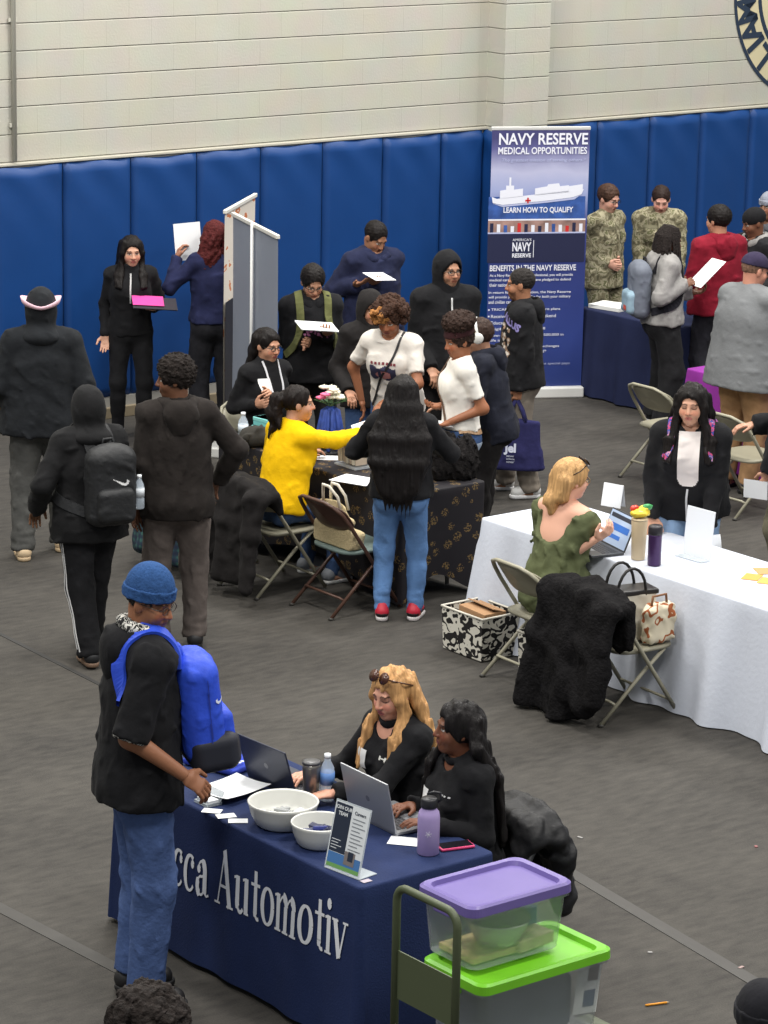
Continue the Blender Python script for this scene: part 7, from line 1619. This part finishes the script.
# 25 black jacket at the right edge
p = Person(at(786, 600), 168, 1.74, 'person in a black jacket and olive cargo trousers cut off by the right edge', skin=(180, 134, 110), w=1.1, head=(0, 16, 0), hands=(dict(px=(764, 486, .16), palm=(1, 0, .2), curl=.6, pole=(-.3, -1, -.6)), dict(t=(.12, .34, 1.1))), **MID)
p.top(BLK, 'jacket', off=.036, loose=.05, neck='hood', hoodm=cloth((190, 184, 172)), hem=-.04); p.pants(cloth((98, 94, 78)), 'cargo_trousers', off=.03, bot=.035); p.shoes(BSHOE, BSHOE); p.hair('short', DKHAIR)
hp_ = p.hand_pos(0, .1); p.held('paper_sheet', 'white booklet in the hand of the person cut off by the right edge', 'booklet', hp_ + V(.0, .05, -.03), (.3, 1, 0), (0, .3, 1), .16, .12, paperm(), th=.006)

# 27 man at the front table
p = Person(at(139, 999), 18, 1.91, 'person in a blue beanie, black sweatshirt and loose blue trousers standing at the front table', skin=(142, 96, 70), lips=(130, 82, 76), w=1.0, lean=2, hipz=1.03, head=(-44, 15, 0), eyes='down', hands=(dict(t=(-.16, .30, 1.08)), dict(px=(200, 786, .22), palm=(-.5, 0, -.5), curl=.45, pole=(.1, -1, -.5))), feet=((-.10, -.0, 4), (.10, .0, -16)), **NEAR)
SW = cloth((25, 25, 27))
p.top(SW, 'sweatshirt', off=.030, loose=.038, sleeve=.50, hem=-.10, neck='hood', seed=3)
p.pants(mat((72, 92, 136), .85, bump=.4, scale=50., var=.16, vscale=10., spec=.2), off=.020, bot=.040, hemz=.05, wr=.006); p.shoes(mat((30, 29, 30), .55), mat((26, 26, 27), .6), 'clog', ln=1.04)
for i in (0, 1):
    a, t = p.A[i], p.toe[i]; la = np.cross(t, V(0, 0, 1)); f = V(a[0], a[1], 0)
    for (u_, w_, c_) in ((.10, -.015, (214, 170, 90)), (.085, .014, (196, 190, 180)), (.12, .008, (200, 120, 60))):
        MB().lathe([(.001, .006), (.009, .004), (.009, 0)], f + t * u_ + la * w_ + V(0, 0, .082 - (u_ - .08) * .35), 10).build('charm', mat(c_, .5), p.parts['clog'])
p.beanie(mat((48, 78, 124), .9, bump=.5, scale=90., var=.15, vscale=40., spec=.1), low=.036, tall=.022, back=.16); p.glasses(mat((60, 50, 44), .3), .02)
p.hair('short', mat((26, 21, 19), .85, bump=.5, scale=120.), vol=-.004)
PAIS = ramp_mat('bandana_print', [(0, (26, 26, 28)), (.47, (206, 204, 196)), (.53, (26, 26, 28)), (.6, (206, 204, 196)), (.65, (26, 26, 28))], 30., 1.5, dist=1.2)
dn = nrm(p.El[1] - p.S[1]); c_ = p.El[1] - dn * .012; v = Vol(c_ - .16, c_ + .16, .006); v.add(ring(c_, dn, .062, .014, 2.2), .01); v.cut(c_ + dn * .03, dn); vol_obj('printed_cuff', v, PAIS, p.parts['sweatshirt'])
n0 = p.N + p.up * .03; v = Vol(p.N - .25, p.N + .25, .007)
arc_ = [n0 + (p.lat * math.sin(a) * .088 + p.fwd * (math.cos(a) * .08 - .01)) + p.up * (.035 - .02 * math.cos(a)) for a in np.linspace(1.1, 2 * PI - 1.1, 12)]
for a, b in zip(arc_, arc_[1:]): v.add(rc(a, b, .024, .024), .02)
v.noise(.005, .06, 3, True); vol_obj('hood_lining', v, PAIS, p.parts['sweatshirt'])
BLU = mat((44, 76, 196), .55, bump=.3, scale=30., var=.10, vscale=12., spec=.35)
p.backpack('sweatshirt', 'bright blue backpack with black base worn on the chest at the front table', BLU, BLU, front=True, size=(.32, .46, .18), ptilt=-9, shift=(.045, -.02, -.03), strapm=BLU, straps=())
c, fw, up, la, M_ = p.pk
v = Vol(c - .36, c + .36, .008); v.add(bx(c - up * .17 + fw * .03, (.165, .105, .085), .05, M_), .01); v.add(bx(c - up * .17 + fw * .10, (.11, .05, .07), .03, M_), .02); vol_obj('black_base', v, mat((32, 34, 44), .6), p.parts['backpack'])
p.ribbon('sweatshirt', [c + up * .2 - fw * .07 + la * .09, p.N * .55 + p.S[1] * .45 + p.up * .08 + fw * .06, p.N * .55 + p.S[1] * .45 + p.up * .09, p.N * .5 + p.S[1] * .5 + p.up * .05 - fw * .12, p.N * .35 + p.S[1] * .65 - p.up * .06 - fw * .16, p.S[1] - p.up * .17 - fw * .13 + la * .01], .075, BLU, 'shoulder_strap', p.parts['backpack'].parent, off=.006, th=.014, n=34)
p.decal('backpack', c + up * .07 + fw * .05 + la * .1, nrm(-fw * .75 - la * .66), up, .10, .07, [scaled(SWOOSH, .08)], mat((214, 220, 236), .6), 'tick_mark', p.parts['backpack'], res=.003)
p.decal('backpack', c + up * .0 + la * .05, -la, up, .30, .44, [lambda X, Y: (np.abs(X - .02 - .03 * Y) < .003) & (Y < .16)], mat((30, 50, 140), .6), 'zipper', p.parts['backpack'], res=.004)
hp_ = p.hand_pos(1, .10)

# 28 blonde at the laptop
p = Person(fb_loc, WANG + 178, 1.58, 'person with long blonde hair in a black polo working at the dark laptop', skin=(206, 152, 128), lips=(180, 96, 92), sit=True, w=1.0, bust=1.0, lean=6, head=(8, 12, 0), eyes='down', hands=(dict(w=at(318, 796, .79), palm=(0, 0, -1), curl=.3), dict(w=at(301, 775, .79), palm=(0, 0, -1), curl=.3)), **NEAR)
p.top(BLK, 'polo_shirt', off=.016, loose=.018, hem=-.03, neck='collar', vneck=.05, sleeve=.96); p.pants(BLK2); p.shoes(BSHOE, BSHOE)
p.hair('wavy', hairm((184, 140, 92), .3), length=.34, wid=.095)
mb = MB()
for sg in (-1, 1): mb.lathe([(.001, 0), (.027, .0), (.029, .004), (.001, .009)], p.hp(sg * .034, .066, .118), 16, M=Matrix(p.HM.tolist()) @ Matrix.Rotation(-.9, 3, 'X')); mb.tube([p.hp(sg * .06, .063, .115), p.hp(sg * .098, -.0, .08), p.hp(sg * .1, -.05, .05)], .0035, 5)
mb.tube([p.hp(-.01, .072, .122), p.hp(.01, .072, .122)], .003, 5); mb.build('sunglasses', mat((74, 44, 32), .2), p.root)
p.badge('polo_shirt', .085, .37, .075, .085); p.decal('polo_shirt', p.P + p.up * .37 - p.lat * .08, -p.fwd, p.up, .08, .03, [lambda X, Y: (np.abs(Y) < .006 + .006 * np.sin(X * 160)) & (np.abs(X) < .036)], mat((206, 206, 200), .6), 'chest_logo', off=.005)

# 29 long haired woman beside her
p = Person(fk_loc, WANG + 170, 1.53, 'person with very long wavy black hair in a black polo at the silver laptop', skin=(112, 70, 50), lips=(126, 66, 64), sit=True, w=.98, bust=1.0, lean=4, head=(-14, -4, 0), hands=(dict(w=at(420, 822, .80), palm=(0, 0, -1), curl=.3), dict(w=at(402, 806, .79), palm=(0, 0, -1), curl=.35)), **NEAR)
p.top(BLK, 'polo_shirt', off=.016, loose=.018, hem=-.03, neck='collar', vneck=.02, sleeve=.97); p.pants(BLK2); p.shoes(BSHOE, BSHOE)
p.hair('wavy', hairm((22, 19, 19)), length=.52, wid=.12, part=1, vol=.008)
p.badge('polo_shirt', .08, .36, .06, .075); p.decal('polo_shirt', p.P + p.up * .36 - p.lat * .08, -p.fwd, p.up, .08, .02, [lambda X, Y: (np.abs(Y) < .006) & (np.sin(X * 300) > -.2)], mat((180, 180, 180), .6), 'chest_logo', off=.005)

# 30, 31 heads at the lower edge
p = Person(at(149, 986, 1.74) * V(1, 1, 0), 95, 1.70, 'person with curly dark hair, only the crown showing at the bottom edge', skin=(130, 90, 68), **NEAR)
p.top(BLK); p.pants(JEAN); p.shoes(BSHOE, BSHOE); p.hair('curly', hairm((34, 28, 25), curly=True), vol=.008, seed=8)
p = Person(at(768, 982, 1.70) * V(1, 1, 0), 100, 1.68, 'person with a dark hat, only its edge showing in the lower right corner', skin=(130, 90, 68), **NEAR)
p.top(BLK); p.pants(JEAN); p.shoes(BSHOE, BSHOE); p.beanie(cloth((30, 30, 34)), low=.02)
# ------------------------------------------------------------------ light and camera
w = bpy.data.worlds.new('world'); bpy.context.scene.world = w; w.use_nodes = True
w.node_tree.nodes['Background'].inputs['Color'].default_value = (.9, .95, 1., 1); w.node_tree.nodes['Background'].inputs['Strength'].default_value = WORLD_S
def area(p, size, power, target=None, col=(1, .97, .92)):
    l = bpy.data.lights.new('hall_light', 'AREA'); l.energy = power; l.size = size; l.color = col
    o = bpy.data.objects.new('hall_light', l); COL.objects.link(o); o.location = p
    if target is not None: o.rotation_euler = (Vector(target) - Vector(p)).to_track_quat('-Z', 'Y').to_euler()
    return o
for (uu, nn) in LAMPS:
    p = un(uu, nn, 8.5); area(tuple(p), 1.6, LAMP_P)
cd = bpy.data.cameras.new('camera'); cam = bpy.data.objects.new('camera', cd); COL.objects.link(cam)
cd.sensor_fit = 'HORIZONTAL'; cd.sensor_width = 36; cd.lens = CAM_F * 36 / 768; cd.clip_end = 200
M = Matrix.Identity(4)
for i, ax in enumerate((RGT, UPV, -FWD)):
    for j in range(3): M[j][i] = ax[j]
M.translation = Vector(CPOS); cam.matrix_world = M
sc = bpy.context.scene; sc.camera = cam
sc.view_settings.view_transform = 'Standard'; sc.view_settings.look = 'None'; sc.view_settings.exposure = 0.; sc.view_settings.gamma = 1.
sc.cycles.max_bounces = 6; sc.cycles.transparent_max_bounces = 12
